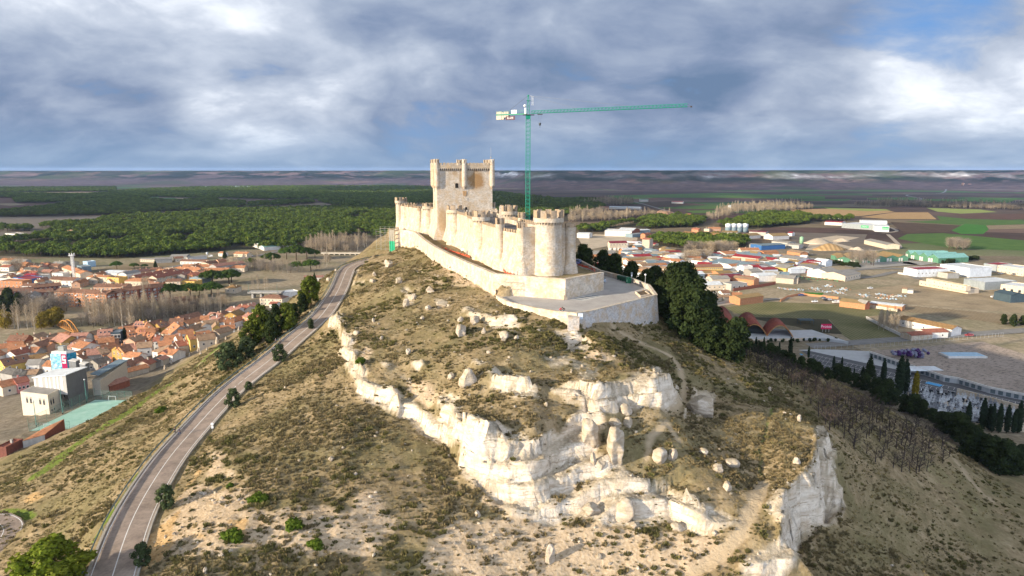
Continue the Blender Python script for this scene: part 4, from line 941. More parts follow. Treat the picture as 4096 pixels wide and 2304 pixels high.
BL=[('J',905,735,120,175,'tall pale standing block, left of the pair in the middle of the cliff',0),('J',1050,815,125,205,'tall cream split block, right of the pair, standing over the big white cliff',1),('J',1105,565,75,75,'pale block under the overhang of the upper ledge',2),('J',1120,630,65,60,'rounded block just above the tall right-hand standing block',3),
 ('J',1045,640,80,60,'dark lichened block between the overhang and the standing pair',4),('J',240,415,120,115,'dark brown split rock beside the left end of the upper ledge',5),('J',1525,575,165,120,'long pale outcrop block right of the footpath on the shaded flank',2),('J',1290,830,110,95,'broken pale boulder on the shaded scrub below the outcrop',3),('J',1365,815,60,70,'grey boulder touching the broken pale boulder',0),
 ('J',1535,785,50,38,'small white block alone in the shaded scrub',1),('J',1610,885,68,52,'rounded cream boulder, left of two side by side on the lower scrub',2),('J',1695,860,80,50,'flat cream slab, right of two side by side on the lower scrub',4),('J',1290,980,45,62,'squat lichened stone post on the brow of the white cliff',5),('J',1667,985,45,62,'squat stone post near the top of the dirt trail',0),
 ('J',2060,600,28,40,'pale stone marker at the top of the grassy spur',1),('J',2048,835,38,42,'ochre-flecked stone at the edge of the grassy spur',2),('J',1895,440,26,36,'lone stone beside the gully path on the right flank',3),('J',965,880,70,80,'brown capped block on the ledge below the standing pair',4),('J',925,835,40,75,'thin upright slab below the left standing block',5),
 ('J',920,1120,95,70,'rounded white rock at the foot of the big cliff, left',0),('J',1095,1150,130,140,'big bulging white rock leaning out of the foot of the cliff',3),('J',690,1385,48,125,'dark pointed rock spike standing on the foreground slope',1),('J',1390,1205,80,50,'low white rock on the slope below the right end of the cliff',2),('J',1150,1190,45,35,'small rock under the bulging white rock',4),
 ('I',1240,765,110,105,'big brown-faced boulder high on the sunlit slope below the wall',1),('I',1578,795,100,80,'bright white rounded boulder below the terrace',0),('I',1672,795,45,45,'small cream boulder right of the bright white one',2),('I',880,485,60,60,'grey rounded rock on the rocky rib of the upper slope',3),('I',835,905,45,55,'ochre-topped standing stone in the middle of the scrub slope',4),('I',565,655,28,38,'small leaning stone high on the left scrub slope',5),
 ('I',628,790,30,35,'pale pointed stone on the left scrub slope',0),('I',555,350,55,35,'grey squared block below the far end of the outer wall',1),('I',945,640,45,40,'white rock of the broken band in the upper slope',2),('I',1240,655,55,50,'cream rock left of the brown-faced boulder',3),('I',1350,665,85,70,'cream rock above the brown-faced boulder',4),('I',1420,745,45,55,'pale upright rock right of the brown-faced boulder',5),
 ('I',1455,900,32,30,'white stone alone in the dark scrub above the ledge',1),('I',1170,1100,75,60,'grey pitted rock left of the dark split rock',2),('I',1900,1310,35,45,'small grey boulder below the upper ledge',3),('I',435,755,55,40,'pale slab near the brow of the left cliff',4),('I',570,300,40,40,'dark rock by the road bend under the wall',5),
 ('K',2275,250,45,35,'pale rock alone on the scrub above the bare slope',0),('K',1408,1022,25,45,'small white rock at the bottom edge of the slope',1),('K',2440,345,25,22,'little white stone high on the left scrub',3),('J',285,1125,45,35,'white fallen block under the left foot of the cliff',5),('J',960,1365,45,35,'low cream rock on the foreground slope',2),
 ('I',690,230,80,60,'pale outcrop on the skyline side of the upper left slope',2),('I',820,540,70,80,'cream stack at the foot of the rocky rib',3),('I',760,360,60,60,'grey outcrop at the head of the rocky rib',4),('I',1100,540,130,50,'long flat pale outcrop in the middle of the upper slope',0),('I',990,560,60,40,'broken grey rock above the scrub bank',1),('I',1000,430,90,60,'lichened outcrop left of the wall-foot path',5),
 ('A4',900,1240,26,60,'pale stone post at the upper edge of the village path',5),('L',1055,1000,45,40,'pale rock below the guard rail near the roadside pines',2),('L',1270,600,70,50,'pale rock on the crest left of the road bend',1),('L',1365,500,35,60,'squared white stone block beside the road at the bend',0),('J',1595,1230,30,30,'small stone at the right foot of the white cliff',0)]
for c,x,y,w,h,l,v in BL: boulder(c,x,y,w,h,l,v)
for i,(x,y,h) in enumerate([(775,1340,80),(1250,1080,60),(1318,985,45),(1415,1000,75),(1465,1065,70),(1588,968,55),(1785,845,125),(1815,740,70),(1950,765,55),(2205,590,80),(1478,905,70),(898,1232,70)]):
 p=hit('A4',x,y);u=(p-Vector((0,0,CAMZ))).length/F/4.83;H_=h*u
 mb=MB();mb.lathe([(H_*.30,-.4),(H_*.27,H_*.35),(H_*.17,H_*.7),(H_*.12,H_*.95),(H_*.10,H_)],9)
 o=mb.build('cellar_vent','plaster_white' if 'plaster_white' in MATS else 'limestone',None,True,p)
 tag(o,'pale conical stone cellar vent on the grassy edge above the village roofs','cellar vent','cellar vents above the village')
def sized(k,c,x,y,hpx,label,cat='tree',group=None,v=None,wf=1.):
 """plant foot at pixel, height in pixels of that frame"""
 base={'pine':12,'brightpine':12,'darkpine':11.5,'umbrella':13.8,'cypress':10,'goldcypress':9.3,'juniper':3.6,'fir':11.5,'poplar':19,'baretree':10.5,'rusttree':8,'almond':3.6,'willow':9,'bush':1.05,'hedgebush':3.2}[k]
 p=hit(c,x,y);u=(p-Vector((0,0,CAMZ))).length/F/CR[c][2];s=hpx*u/base*1.03
 return plant(k,p,(s*wf,s*wf,s),label,cat,group,v=v)
G='roadside pines left of the hill road'
for i,(x,y,h,k,wf,l) in enumerate([(1060,900,330,'pine',1.05,'large sunlit pine beside the upper bend of the hill road'),(960,980,210,'darkpine',1.05,'dark pine right below the large sunlit roadside pine'),(770,1230,330,'pine',.95,'broad pine in the middle of the roadside row'),(640,1300,380,'darkpine',.62,'slim dark pine in the middle of the roadside row'),(450,1330,400,'pine',.95,'tall pine near the lower end of the roadside row'),(330,1420,300,'pine',1.1,'bushy pine at the lower end of the roadside row'),(560,1380,260,'darkpine',.9,'low dark pine between the two lowest roadside pines'),(250,1440,120,'pine',1.3,'small spreading pine at the very foot of the roadside row'),(860,1090,200,'darkpine',1.,'dark pine behind the rail above the roadside row')]):
 sized(k,'L',x,y,h,l,'pine tree',G,i,wf)
sized('juniper','L',1060,1195,125,'small upright juniper at the right verge of the road below the white rock','bush','junipers beside the road',0,.8)
for c,x,y,h,wf,l in [('E',2400,320,165,1.,'pointed juniper at the right verge opposite the walkers'),('E',2010,710,175,.95,'large conical juniper on the right verge in the middle of the road'),('E',2135,555,75,1.25,'low round juniper just above the large conical one'),('K',1150,575,165,.95,'green juniper on the right verge above the orange cutting'),('K',985,970,160,.9,'juniper at the right verge near the bottom of the picture')]:
 sized('juniper',c,x,y,h*.86,l,'bush','junipers beside the road',None,wf)
sized('juniper','E',1960,400,220,'big round dark bush on the bank left of the road','bush',None,1,1.05)
sized('juniper','E',2120,290,170,'loose olive bush beside the guard rail under the pines','bush',None,0,1.2)
sized('brightpine','K',370,1150,285,'bright green pine crown at the bottom left of the picture','pine tree',None,0,1.75)
for c,x,y,h,l in [('K',2015,705,60,'bright green bush on the pale bare slope'),('K',1780,525,60,'green bush at the top of the pale bare slope'),('K',1605,785,70,'green bush on the ochre soil patch'),('K',2170,840,55,'dull green bush right of the pale bare slope'),('I',470,970,45,'green bush near the brow of the left cliff'),('K',1580,425,25,'tiny green bush on the upper scrub'),('E',1385,750,45,'green bush alone on the straw slope left of the road')]:
 sized('bush',c,x,y,h,l,'bush','green bushes on the slope',0,1.2)
G='dark pines behind the terrace'
EP=[(40,232),(37,244),(34.5,256),(45,224),(50,236),(48,214),(53,222),(58,230),(50,203),(54,212),(44,248),(30,268),(60,222),(27.5,262),(55,205)]
for i,(x,y) in enumerate(EP):
 s=(10,12,10.5,12,13,12,13,12.5,15.5,13,11,9,12,10,12.5)[i]/12
 plant('darkpine',(x,y,float(Hf(x,y))-.2),(s*1.05,s*1.05,s),{0:'dark pine peeping over the parapet behind the green bins',8:'tallest pine behind the terrace, with sunlit tip beside the lamp post'}.get(i,'dark pine crowded with others on the steep bank behind the terrace'),'pine tree',G)
for i,(u,v,h) in enumerate([(1850,912,118),(1826,905,95),(1797,893,85),(1762,872,140),(1735,855,150),(1712,830,150),(1695,800,150),(1842,885,75),(1775,845,120),(1742,815,130),(1770,880,110),(1720,790,140)]):
 sized('darkpine','V',u,v,h*.86,{0:'lowest large pine above the red vaulted winery',6:'pine on the steep bank right of the retaining wall'}.get(i,'dark pine crowded with others on the steep bank behind the terrace'),'pine tree',G,None,1.05)
for i,(x,y,h) in enumerate([(640,500,90),(700,520,100),(745,540,95),(800,560,90),(860,590,95),(930,610,90),(1000,640,105),(1050,650,90),(1120,680,80),(1200,700,120),(1260,700,100),(1330,740,95),(1400,760,110),(1480,800,120),(1560,850,150),(1500,870,120),(1600,870,110),(1690,920,110),(1760,940,130),(1820,960,110),(1900,1000,90),(1960,1060,120),(2010,1080,130),(2080,1130,170),(2150,1180,150),(2180,1250,190),(2260,1290,170),(2330,1340,190),(2420,1380,200),(2500,1384,150),(2560,1384,170),(580,480,60),(620,490,60)]):
 sized('darkpine','H',x,y,h,'dark green pine in the line along the foot of the shaded almond slope','pine tree','pines along the foot of the right slope',None,1.2)
CY=[(595,470,105),(617,465,65),(655,440,75),(535,400,60),(515,390,45),(770,460,60),(848,520,150),(985,520,85),(1168,605,95),(1230,590,75),(1320,650,55),(1535,700,165),(1650,800,275),(1690,795,245),(2155,1045,180),(2265,1050,205),(2310,1050,165),(2335,1070,185),(2385,1075,190),(2445,1075,180),(2495,1075,150),(2530,1075,205)]
for i,(x,y,h) in enumerate(CY):
 sized('cypress','H',x,y,h,'dark column cypress at the near edge of the cemetery' if i>=14 else ('tall dark cypress of the pair beside the golden one' if i in (12,13) else 'slim dark cypress by the road below the winery'),'cypress','cypresses along the cemetery and road')
sized('goldcypress','H',1768,825,190,'golden yellow cypress among the dark ones','cypress')
sized('fir','H',1435,660,150,'layered dark fir behind the cemetery','tree');sized('fir','H',1385,650,65,'small dark fir left of the layered fir','tree')
AP=[]
for poly,n in [([(520,470),(700,560),(900,640),(1100,740),(1300,850),(1500,900),(1560,960),(1300,930),(1000,800),(900,760),(700,650),(520,540)],120),([(950,820),(1500,920),(1900,1060),(2060,1260),(1900,1340),(1400,1130),(1080,1000)],72),([(1100,980),(1300,1050),(1250,1130),(1120,1060)],5),([(1250,1120),(1950,1330),(2060,1384),(1700,1384),(1300,1230)],16)]:
 xs=[q[0] for q in poly];ys=[q[1] for q in poly];c=0;tr=0;L=[]
 while c<n and tr<9000:
  tr+=1;x,y=rnd.uniform(min(xs),max(xs)),rnd.uniform(min(ys),max(ys))
  if inpoly(np.array([x]),np.array([y]),poly)[0]:
   p=hit('H',x,y)
   if p.y<420 and all((p-q).length>2.5 for q in AP): AP.append(p);c+=1
for p in AP: plant('almond',p-Vector((0,0,.05)),rnd.uniform(.8,1.25),'small leafless almond tree in the plantation on the shaded right slope','tree','almond trees on the right slope')
simple('road_asphalt',(.34,.265,.21),.9,var=.32,scale=.3,streak=.2);simple('road_line',(.74,.72,.68),.7,var=.15,scale=2);simple('kerb',(.40,.36,.30),.9,var=.2,scale=1)
simple('rail_steel',(.10,.15,.15),.55,.3,var=.2,scale=2)
def ribbon(L,o0,o1,dz,name,mat,kind='structure',dz1=None):
 mb=MB();V=[];
 for i,p in enumerate(L):
  s=side(L,i);V+= [p+s*o0+Vector((0,0,dz)),p+s*o1+Vector((0,0,dz if dz1 is None else dz1))]
 mb.add(V,[(2*i,2*i+1,2*i+3,2*i+2) for i in range(len(L)-1)])
 o=mb.build(name,mat);struct(o,kind);return o
RL=[p+Vector((0,0,.06)) for p in RCS]
ribbon(RL,-RW,RW,0,'road','road_asphalt');ribbon(RL,-RW+.3,-RW+.42,.008,'road_marking','road_line');ribbon(RL,RW-.42,RW-.3,.008,'road_marking','road_line');ribbon(RL,-.07,.07,.008,'road_marking','road_line')
def solidstrip(L,o0,o1,h,name,mat):
 mb=MB();rings=[]
 for i,p in enumerate(L):
  s=side(L,i);rings.append([tuple(p+s*o0+Vector((0,0,-.5))),tuple(p+s*o0+Vector((0,0,h))),tuple(p+s*o1+Vector((0,0,h))),tuple(p+s*o1+Vector((0,0,-.5)))])
 mb.loft(rings);return struct(mb.build(name,mat))
solidstrip(RL,-RW-.4,-RW,.12,'kerb','kerb');solidstrip(RL[:int(len(RL)*.86)],RW,RW+.28,.10,'kerb','kerb')
gr=thing('guard_rail','long dark steel guard rail along the left edge of the hill road','guard rail',RL[0])
mb=MB();pts=[RL[i]-side(RL,i)*(RW+.75) for i in range(len(RL))]
rg=[]
for i,p in enumerate(pts):
 s=side(RL,i)*.05;q=p-RL[0];rg.append([tuple(q-s+Vector((0,0,.42))),tuple(q+s+Vector((0,0,.42))),tuple(q+s*1.6+Vector((0,0,.57))),tuple(q+s+Vector((0,0,.72))),tuple(q-s+Vector((0,0,.72)))])
mb.loft(rg);mb.build('beam','rail_steel',gr)
mb=MB();mb.box(-.06,.06,-.05,.05,-.6,.72);pm=mb.mesh('post','rail_steel')
for i in range(0,len(pts),2)[:90] if False else list(range(0,len(pts),2))[:90]: put('post',pm,gr,pts[i]-RL[0])
mb=MB();HP=[gp('V',x,y,33.52) for x,y in [(-60,1284),(0,1289),(28,1290),(52,1302),(62,1318),(46,1350),(20,1382),(0,1412),(-60,1470)]];mb.add(HP,[tuple(range(len(HP)))[::-1]]);struct(mb.build('road','road_asphalt'))
hl=smoothline([gp('V',x,y,33.53) for x,y in [(-60,1289),(0,1293),(26,1294),(48,1305),(57,1319),(42,1348),(17,1378),(0,1402),(-60,1460)]],1.,2);ribbon(hl,-.09,.09,0,'road_marking','road_line')
hl=smoothline([gp('V',x,y,33.53) for x,y in [(-40,1312),(-5,1316),(10,1325),(8,1340),(-6,1362),(-60,1420)]],1.,2);ribbon(hl,-.07,.07,0,'road_marking','road_line')
for n,c in (('skin',(.42,.25,.17)),('cloth_black',(.02,.021,.025)),('cloth_red',(.50,.018,.03)),('cloth_denim',(.05,.075,.13)),('cloth_navy',(.03,.04,.07)),('hair_dark',(.025,.017,.012)),('shoe',(.05,.045,.04)),('cloth_grey',(.12,.12,.13))): simple(n,c,.85,var=.15,scale=4)
def skin_mesh(name,mat,V,E,Rr,parent,root=0):
 me=bpy.data.meshes.new(name);me.from_pydata([tuple(v) for v in V],E,[]);me.materials.append(MATS[mat]);me.update()
 o=put(name,me,parent);md=o.modifiers.new('body','SKIN');md.use_smooth_shade=True
 sv=me.skin_vertices[0].data
 for i,r in enumerate(Rr): sv[i].radius=(r,r) if not isinstance(r,tuple) else r
 sv[root].use_root=True
 sb=o.modifiers.new('smooth','SUBSURF');sb.levels=1;sb.render_levels=2;return o
def person(p,rot,label,pose='stand',coat='cloth_black',legs='cloth_black',sc=1.,group=None,coatlen=0.):
 t=thing('person',label,'person',p,rot,group);t.scale=(sc,)*3
 bend={'stand':0,'walk':.05,'bend':.95}[pose]
 hipz=.92 if pose!='bend' else .68;fx=.0
 def up(d,off=0.): # along spine
  return Vector((0,-math.sin(bend)*d+(.25*math.sin(bend)),hipz+math.cos(bend)*d))
 st=.28 if pose=='walk' else .04
 pel=up(0);ch=up(.38);nk=up(.56);hd=up(.70)+Vector((0,-.03,0))
 kb=.34 if pose=='bend' else .03
 J={'pel':pel,'ch':ch,'nk':nk,'h1':up(.64),'h2':up(.82)}
 V=[pel,up(.2),ch,nk,up(.63),up(.73)+Vector((0,-.02,0)),up(.83)+Vector((0,-.01,0))];E=[(0,1),(1,2),(2,3),(3,4),(4,5),(5,6)];Rr=[(.15,.11),(.14,.10),(.17,.11),.065,.06,(.085,.105),(.07,.085)]
 LEG=[];ARM=[]
 for s in (-1,1):
  hip=pel+Vector((s*.095,0,-.06));ft=Vector((s*.11,s*st*.9+ (.0),.06));kn=(hip+ft)/2+Vector((0,-kb-.02,.02));toe=ft+Vector((0,-.17,-.03))
  b=len(V);V+=[hip,kn,ft,toe];E+=[(0,b),(b,b+1),(b+1,b+2),(b+2,b+3)];Rr+=[.095,.065,.045,.04];LEG.append((hip,kn,ft))
  sh=ch+Vector((s*.19,0,.10*math.cos(bend)));
  if pose=='bend': el=sh+Vector((s*.03,-.16,-.24));ha=el+Vector((-s*.08,-.2,-.16))
  else: el=sh+Vector((s*.07,s*-.06 if pose=='walk' else .03,-.29));ha=el+Vector((-s*.02,-.10,-.25))
  b=len(V);V+=[sh,el,ha];E+=[(2,b),(b,b+1),(b+1,b+2)];Rr+=[.06,.045,.035];ARM.append((sh,el,ha))
  for k in range(5):
   d=(ha-el).normalized();sd=Vector((0,1,0)).cross(d).normalized() if abs(d.y)<.9 else Vector((1,0,0))
   f=ha+d*(.045 if k else .02)+Vector((0,(k-2)*.018,0));g_=f+d*(.075-.008*abs(k-2))+Vector((-s*.012,-.01-(.03 if k==0 else 0),0))
   b2=len(V);V+=[f,g_];E+=[(b+2,b2),(b2,b2+1)];Rr+=[.012,.009]
 skin_mesh('body','skin',V,E,Rr,t)
 V=[pel+Vector((0,0,-.02)),up(.2),ch,up(.52)];E=[(0,1),(1,2),(2,3)];Rr=[(.185,.145),(.17,.13),(.2,.14),.085]
 for a,e,h in ARM: b=len(V);V+=[a,e,e.lerp(h,.86)];E+=[(2,b),(b,b+1),(b+1,b+2)];Rr+=[.082,.065,.052]
 if coatlen: b=len(V);V.append(pel+Vector((0,.02,-coatlen)));E.append((0,b));Rr.append((.19,.15))
 skin_mesh('jacket',coat,V,E,Rr,t)
 V=[pel+Vector((0,0,.03)),pel+Vector((0,0,-.05))];E=[(0,1)];Rr=[(.165,.125),(.165,.125)]
 for a,k,f in LEG: b=len(V);V+=[a+Vector((0,0,-.03)),k,f+Vector((0,0,.02))];E+=[(1,b),(b,b+1),(b+1,b+2)];Rr+=[.112,.08,.062]
 skin_mesh('trousers',legs,V,E,Rr,t)
 mb=MB();hc=up(.80)+Vector((0,.025,0));mb.blob(hc,.115,2,.12,3,(.92,1.,.95));mb.build('hair','hair_dark',t,True)
 mb=MB();fc=up(.75)+Vector((0,-.105,0));mb.blob(fc+Vector((0,-.005,0)),.018,1,0);mb.build('nose','skin',t,True)
 return t
person(gp('C',220,1018,73.02),R(200),'person in black standing at the corner of the outer wall','stand')
person(gp('T',440,1050,73.02),R(70),'person in a red coat bending down on the terrace','bend','cloth_red','cloth_black',coatlen=.25)
person(gp('T',515,1050,73.02),R(-80),'person in a black jacket and jeans crouching towards the one in red','bend','cloth_black','cloth_denim')
pr_=hit('E',1541,948);pr_.z+=.1
person(Vector((pr_.x,pr_.y,pr_.z)),R(160),'person in dark blue walking up the near road, right of the pair','walk','cloth_navy','cloth_denim')
person(Vector((pr_.x-1.25,pr_.y+.5,pr_.z)),R(170),'person in black walking by the rail, left of the pair','walk','cloth_black','cloth_black',.96)
pr_=hit('L',680,1375);pr_.z+=.1
person(pr_,R(160),'person in dark clothes walking on the road below the pines, right of the far pair','walk','cloth_grey','cloth_black')
person(pr_+Vector((-1.3,.1,0)),R(160),'person in blue by the rail below the pines, left of the far pair','walk','cloth_navy','cloth_denim',.97)
def carpaint(n,c):
 m,t,b=newmat(n,.28,0,.5);b.inputs['Coat Weight'].default_value=.5;b.inputs['Base Color'].default_value=(*c,1);return m
for n,c in (('paint_silver',(.42,.47,.53)),('paint_white',(.75,.75,.74)),('paint_red',(.35,.02,.025)),('paint_blue',(.03,.06,.2)),('paint_dark',(.03,.035,.045)),('paint_green',(.03,.13,.09)),('paint_grey',(.22,.23,.25))): carpaint(n,c)
m,t,b=newmat('car_glass',.08,0,.6);b.inputs['Base Color'].default_value=(.02,.025,.03,1)
simple('rubber',(.02,.02,.02),.9,var=.1);simple('rim_metal',(.45,.45,.46),.35,.8,var=.05);simple('lamp_red',(.45,.02,.02),.3,var=.05);simple('lamp_clear',(.7,.7,.68),.2,var=.05)
def car_parts(van=False):
 L=4.5 if not van else 5.0;W=.9;z0=.3
 if van: prof=[(-2.45,.35),(-2.5,.75),(-2.35,1.05),(-1.75,1.25),(-1.3,1.95),(-.9,2.1),(2.35,2.1),(2.5,1.9),(2.5,.4)]
 else: prof=[(-2.15,.33),(-2.22,.62),(-2.1,.82),(-1.15,1.0),(-.45,1.52),(.0,1.62),(1.35,1.6),(2.02,1.12),(2.2,.98),(2.22,.55),(2.15,.33)]
 def wid(z): return W*(1-.22*max(0,(z-.95)/.7)) if not van else W*(1.05-.06*max(0,(z-1.)))
 mb=MB();n=len(prof)
 for sgn in (1,): pass
 VL=[(x,-wid(z),z) for x,z in prof];VR=[(x,wid(z),z) for x,z in prof]
 mb.add(VL+VR,[tuple(range(n)),tuple(range(2*n-1,n-1,-1))]+[(i,i+n,(i+1)%n+n,(i+1)%n) for i in range(n)])
 body=mb.mesh('body','paint_white')
 mb=MB()
 for s in (-1,1):
  q=[(-.95,1.04),(-.42,1.47),(.25,1.54),(.25,1.04)] if not van else [(-1.5,1.4),(-1.2,1.88),(-.5,1.92),(-.5,1.4)]
  r=[(.33,1.04),(.33,1.54),(1.25,1.52),(1.7,1.12),(1.6,1.04)] if not van else [(-.4,1.4),(-.4,1.92),(.4,1.92),(.4,1.4)]
  for P in (q,r):
   V=[(x,s*(wid(z)+.012),z) for x,z in P];mb.add(V,[tuple(range(len(V)))])
 sidew=mb.mesh('side_window','car_glass')
 mb=MB()
 a,b_=((-1.1,1.04),(-.5,1.5)) if not van else ((-1.72,1.3),(-1.33,1.93));o=.02
 mb.add([(a[0]-o,-wid(a[1])*.9,a[1]+o),(a[0]-o,wid(a[1])*.9,a[1]+o),(b_[0]-o,wid(b_[1])*.9,b_[1]+o),(b_[0]-o,-wid(b_[1])*.9,b_[1]+o)],[(0,1,2,3)])
 ws=mb.mesh('windscreen','car_glass')
 mb=MB()
 if van: mb.add([(2.515,-.7,1.3),(2.515,.7,1.3),(2.51,.7,1.85),(2.51,-.7,1.85)],[(0,1,2,3)])
 else: mb.add([(1.42,-.62,1.57),(1.42,.62,1.57),(1.98,.68,1.18),(1.98,-.68,1.18)],[(0,1,2,3)])
 rw=mb.mesh('rear_window','car_glass')
 mb=MB();mb.loft([[(.32*math.cos(k*math.pi/8),y,.32*math.sin(k*math.pi/8)) for k in range(16)] for y in (-.1,.1)]);wh=mb.mesh('wheel','rubber')
 mb=MB();mb.loft([[(.2*math.cos(k*math.pi/5),y,.2*math.sin(k*math.pi/5)) for k in range(10)] for y in (-.115,.115)]);rim=mb.mesh('rim','rim_metal')
 mb=MB();mb.blob((0,0,0),.12,1,.05,1,(.5,1.1,1.4));tl=mb.mesh('tail_light','lamp_red')
 mb=MB();mb.blob((0,0,0),.12,1,.05,1,(.6,1.4,.8));hl=mb.mesh('headlight','lamp_clear')
 return body,sidew,ws,rw,wh,rim,tl,hl,van
CARP=car_parts();VANP=car_parts(True)
_bodies={}
def car(p,rot,paint,label,van=False,group=None,full=True,sc=1.):
 body,sw,ws,rw,wh,rim,tl,hl,_=VANP if van else CARP
 t=thing('van' if van else 'car',label,'van' if van else 'car',p,rot,group);t.scale=(sc,)*3
 key=(van,paint)
 if key not in _bodies: b=body.copy();b.materials[0]=MATS[paint];_bodies[key]=b
 put('body',_bodies[key],t);put('side_window',sw,t);put('windscreen',ws,t);put('rear_window',rw,t)
 ax=(-1.35,1.35) if not van else (-1.6,1.5)
 for x in ax:
  for s in (-1,1):
   w=put('wheel',wh,t,(x,s*.82,.32))
   if full: put('rim',rim,w)
 if full:
  for s in (-1,1): put('tail_light',tl,t,(2.17 if not van else 2.46,s*.68,.95));put('headlight',hl,t,(-2.12 if not van else -2.4,s*.62,.72))
 return t
car(gp('T',1205,492,73.02)+Vector((-.2,.8,0)),R(-8),'paint_silver','silver-blue car parked on the terrace, half hidden by the outer wall',sc=1.02)
p_=gp('T',815,95,75.)
car(Vector((p_.x-.3,p_.y+4,73.9)),R(70),'paint_blue','dark blue car far up the terrace road beside the parapet')
simple('bin_green',(.012,.10,.045),.5,var=.15,scale=2);simple('bin_dark',(.015,.065,.035),.5,var=.15,scale=2)
for i,(x,y) in enumerate([(1600,440),(1648,452),(1692,466)]):
 t=thing('waste_container','dark green wheeled waste container, %s of three beside the parapet'%['farthest','middle one','nearest'][i],'waste bin',gp('T',x,y,73.02)+Vector((0,.5,0)),R(-52),'green containers on the terrace')
 mb=MB();mb.prism([(-.85,-.5),(.85,-.5),(.85,.5),(-.85,.5)],.18,.25);mb.loft([[(-.8,-.45,.25),(.8,-.45,.25),(.8,.45,.25),(-.8,.45,.25)],[(-.95,-.6,1.25),(.95,-.6,1.25),(.95,.6,1.25),(-.95,.6,1.25)]]);mb.build('bin_body','bin_dark',t)
 mb=MB();mb.loft([[(-.99,-.64,1.26),(.99,-.64,1.26),(.99,.64,1.26),(-.99,.64,1.26)],[(-.95,-.3,1.52),(.95,-.3,1.52),(.95,.55,1.52),(-.95,.55,1.52)]]);mb.build('lid','bin_dark',t)
 mb=MB();mb.loft([[(.1*math.cos(k),y,.1*math.sin(k)) for k in np.linspace(0,5.5,8)] for y in (-.04,.04)]);wm=mb.mesh('wheel','rubber')
 for sx in (-.65,.65):
  for sy in (-.4,.4): put('wheel',wm,t,(sx,sy,.1))
t=thing('bottle_bank','tall bright green bottle bank in front of the wheeled containers','recycling bin',gp('T',1765,498,73.02)+Vector((0,.6,0)),R(-8),'green containers on the terrace')
mb=MB();mb.loft([[(-.8,-.65,0),(.8,-.65,0),(.8,.65,0),(-.8,.65,0)],[(-.85,-.7,1.3),(.85,-.7,1.3),(.85,.7,1.3),(-.85,.7,1.3)],[(-.55,-.45,1.85),(.55,-.45,1.85),(.55,.45,1.85),(-.55,.45,1.85)]]);mb.build('bin_body','bin_green',t)
mb=MB();mb.loft([[(x+.18*math.cos(k),-.66,1.45+.18*math.sin(k)) for k in np.linspace(0,5.6,9)] for x in (.25,)]+[[(.25+.18*math.cos(k),-.60,1.45+.18*math.sin(k)) for k in np.linspace(0,5.6,9)]]);mb.build('bottle_hole','dark_opening',t)
simple('pale_green',(.22,.42,.28),.6,var=.1);mb=MB();mb.add([(-.62,-.715,.3),(-.42,-.715,.3),(-.42,-.735,1.1),(-.52,-.73,1.25),(-.62,-.735,1.1)],[(0,1,2,3,4)]);mb.build('bottle_emblem','pale_green',t)
simple('galv',(.50,.51,.50),.5,.5,var=.1);simple('sign_back',(.30,.34,.34),.6,.2,var=.1);simple('lamp_globe',(.8,.8,.77),.3,var=.03);simple('teal_pole',(.10,.25,.22),.5,.2,var=.1)
def lamp(p,h,label,mat='galv',group=None,arm=0.):
 t=thing('street_lamp',label,'street lamp',p,rnd.uniform(0,6),group)
 mb=MB();mb.tube((0,0,-.3),(0,0,h),.09*h/6+.02,.05*h/6+.02,7)
 if arm: mb.path([(0,0,h-.05),(arm*.5,0,h+.35),(arm,0,h+.3)],.05,5)
 mb.build('pole',mat,t)
 mb=MB()
 if arm: mb.blob((arm+.2,0,h+.27),.3,1,.05,1,(1.3,.6,.35))
 else: mb.blob((0,0,h+.2),.3,2,.03,1,(1,1,.95))
 mb.build('lamp_head','lamp_globe',t,True);mb=MB();mb.box(-.17,.17,-.17,.17,-.3,.35);mb.build('base','dark_opening',t);return t
pL=gp('T',2075,655,73.4);lamp(pL,zat('T',2070,345,pL.y)-73.4,'white street lamp standing in the planter at the terrace corner')
def roadsign(p,h,label,plate=True,back='sign_back'):
 t=thing('road_sign',label,'road sign',p,R(10));mb=MB();mb.tube((0,0,-.3),(0,0,h),.035,None,6);mb.build('post','galv',t)
 mb=MB();mb.loft([[(.33*math.cos(k*math.pi/9),y,h-.3+.33*math.sin(k*math.pi/9)) for k in range(18)] for y in (-.02,.01)]);mb.build('disc',back,t)
 if plate: mb=MB();mb.box(-.24,.24,-.04,-.02,h-1.35,h-.72);mb.build('plate','white_paint',t)
 return t
roadsign(gp('T',1256,512,73.02),3.3,'round road sign seen from behind, beside the silver-blue car');roadsign(gp('T',1826,500,73.02)+Vector((0,.9,0)),3.4,'round road sign behind the bright green bottle bank')
roadsign(hit('E',1826,915),2.1,'white traffic sign on a thin post at the right verge of the road','white',back='white_paint')
simple('orange_net',(.55,.09,.04),.7,var=.3,scale=3);simple('white_bag',(.66,.67,.68),.8,var=.15,scale=3);simple('grey_drum',(.30,.29,.27),.7,var=.2)
def net(c,pts,z,label):
 P=[gp(c,x,y,z) for x,y in pts];t=thing('safety_net',label,'safety netting',P[0]);mb=MB()
 for a,b in zip(P,P[1:]):
  a=a-P[0];b=b-P[0];n=max(1,int((b-a).length/1.2))
  for k in range(n):
   u=a.lerp(b,k/n);w=a.lerp(b,(k+1)/n);j=Vector((rnd.uniform(-.25,.25),rnd.uniform(-.25,.25),0));h0,h1=rnd.uniform(.15,.8),rnd.uniform(.15,.8)
   mb.add([u+j,w,w+Vector((.08,0,h1)),u+j+Vector((.08,0,h0))],[(0,1,2,3)])
 mb.build('mesh_sheet','orange_net',t);mb=MB()
 for p in P: mb.tube(p-P[0]+Vector((0,0,-.1)),p-P[0]+Vector((0,0,1.)),.03,None,5)
 mb.build('stakes','orange_net',t);return t
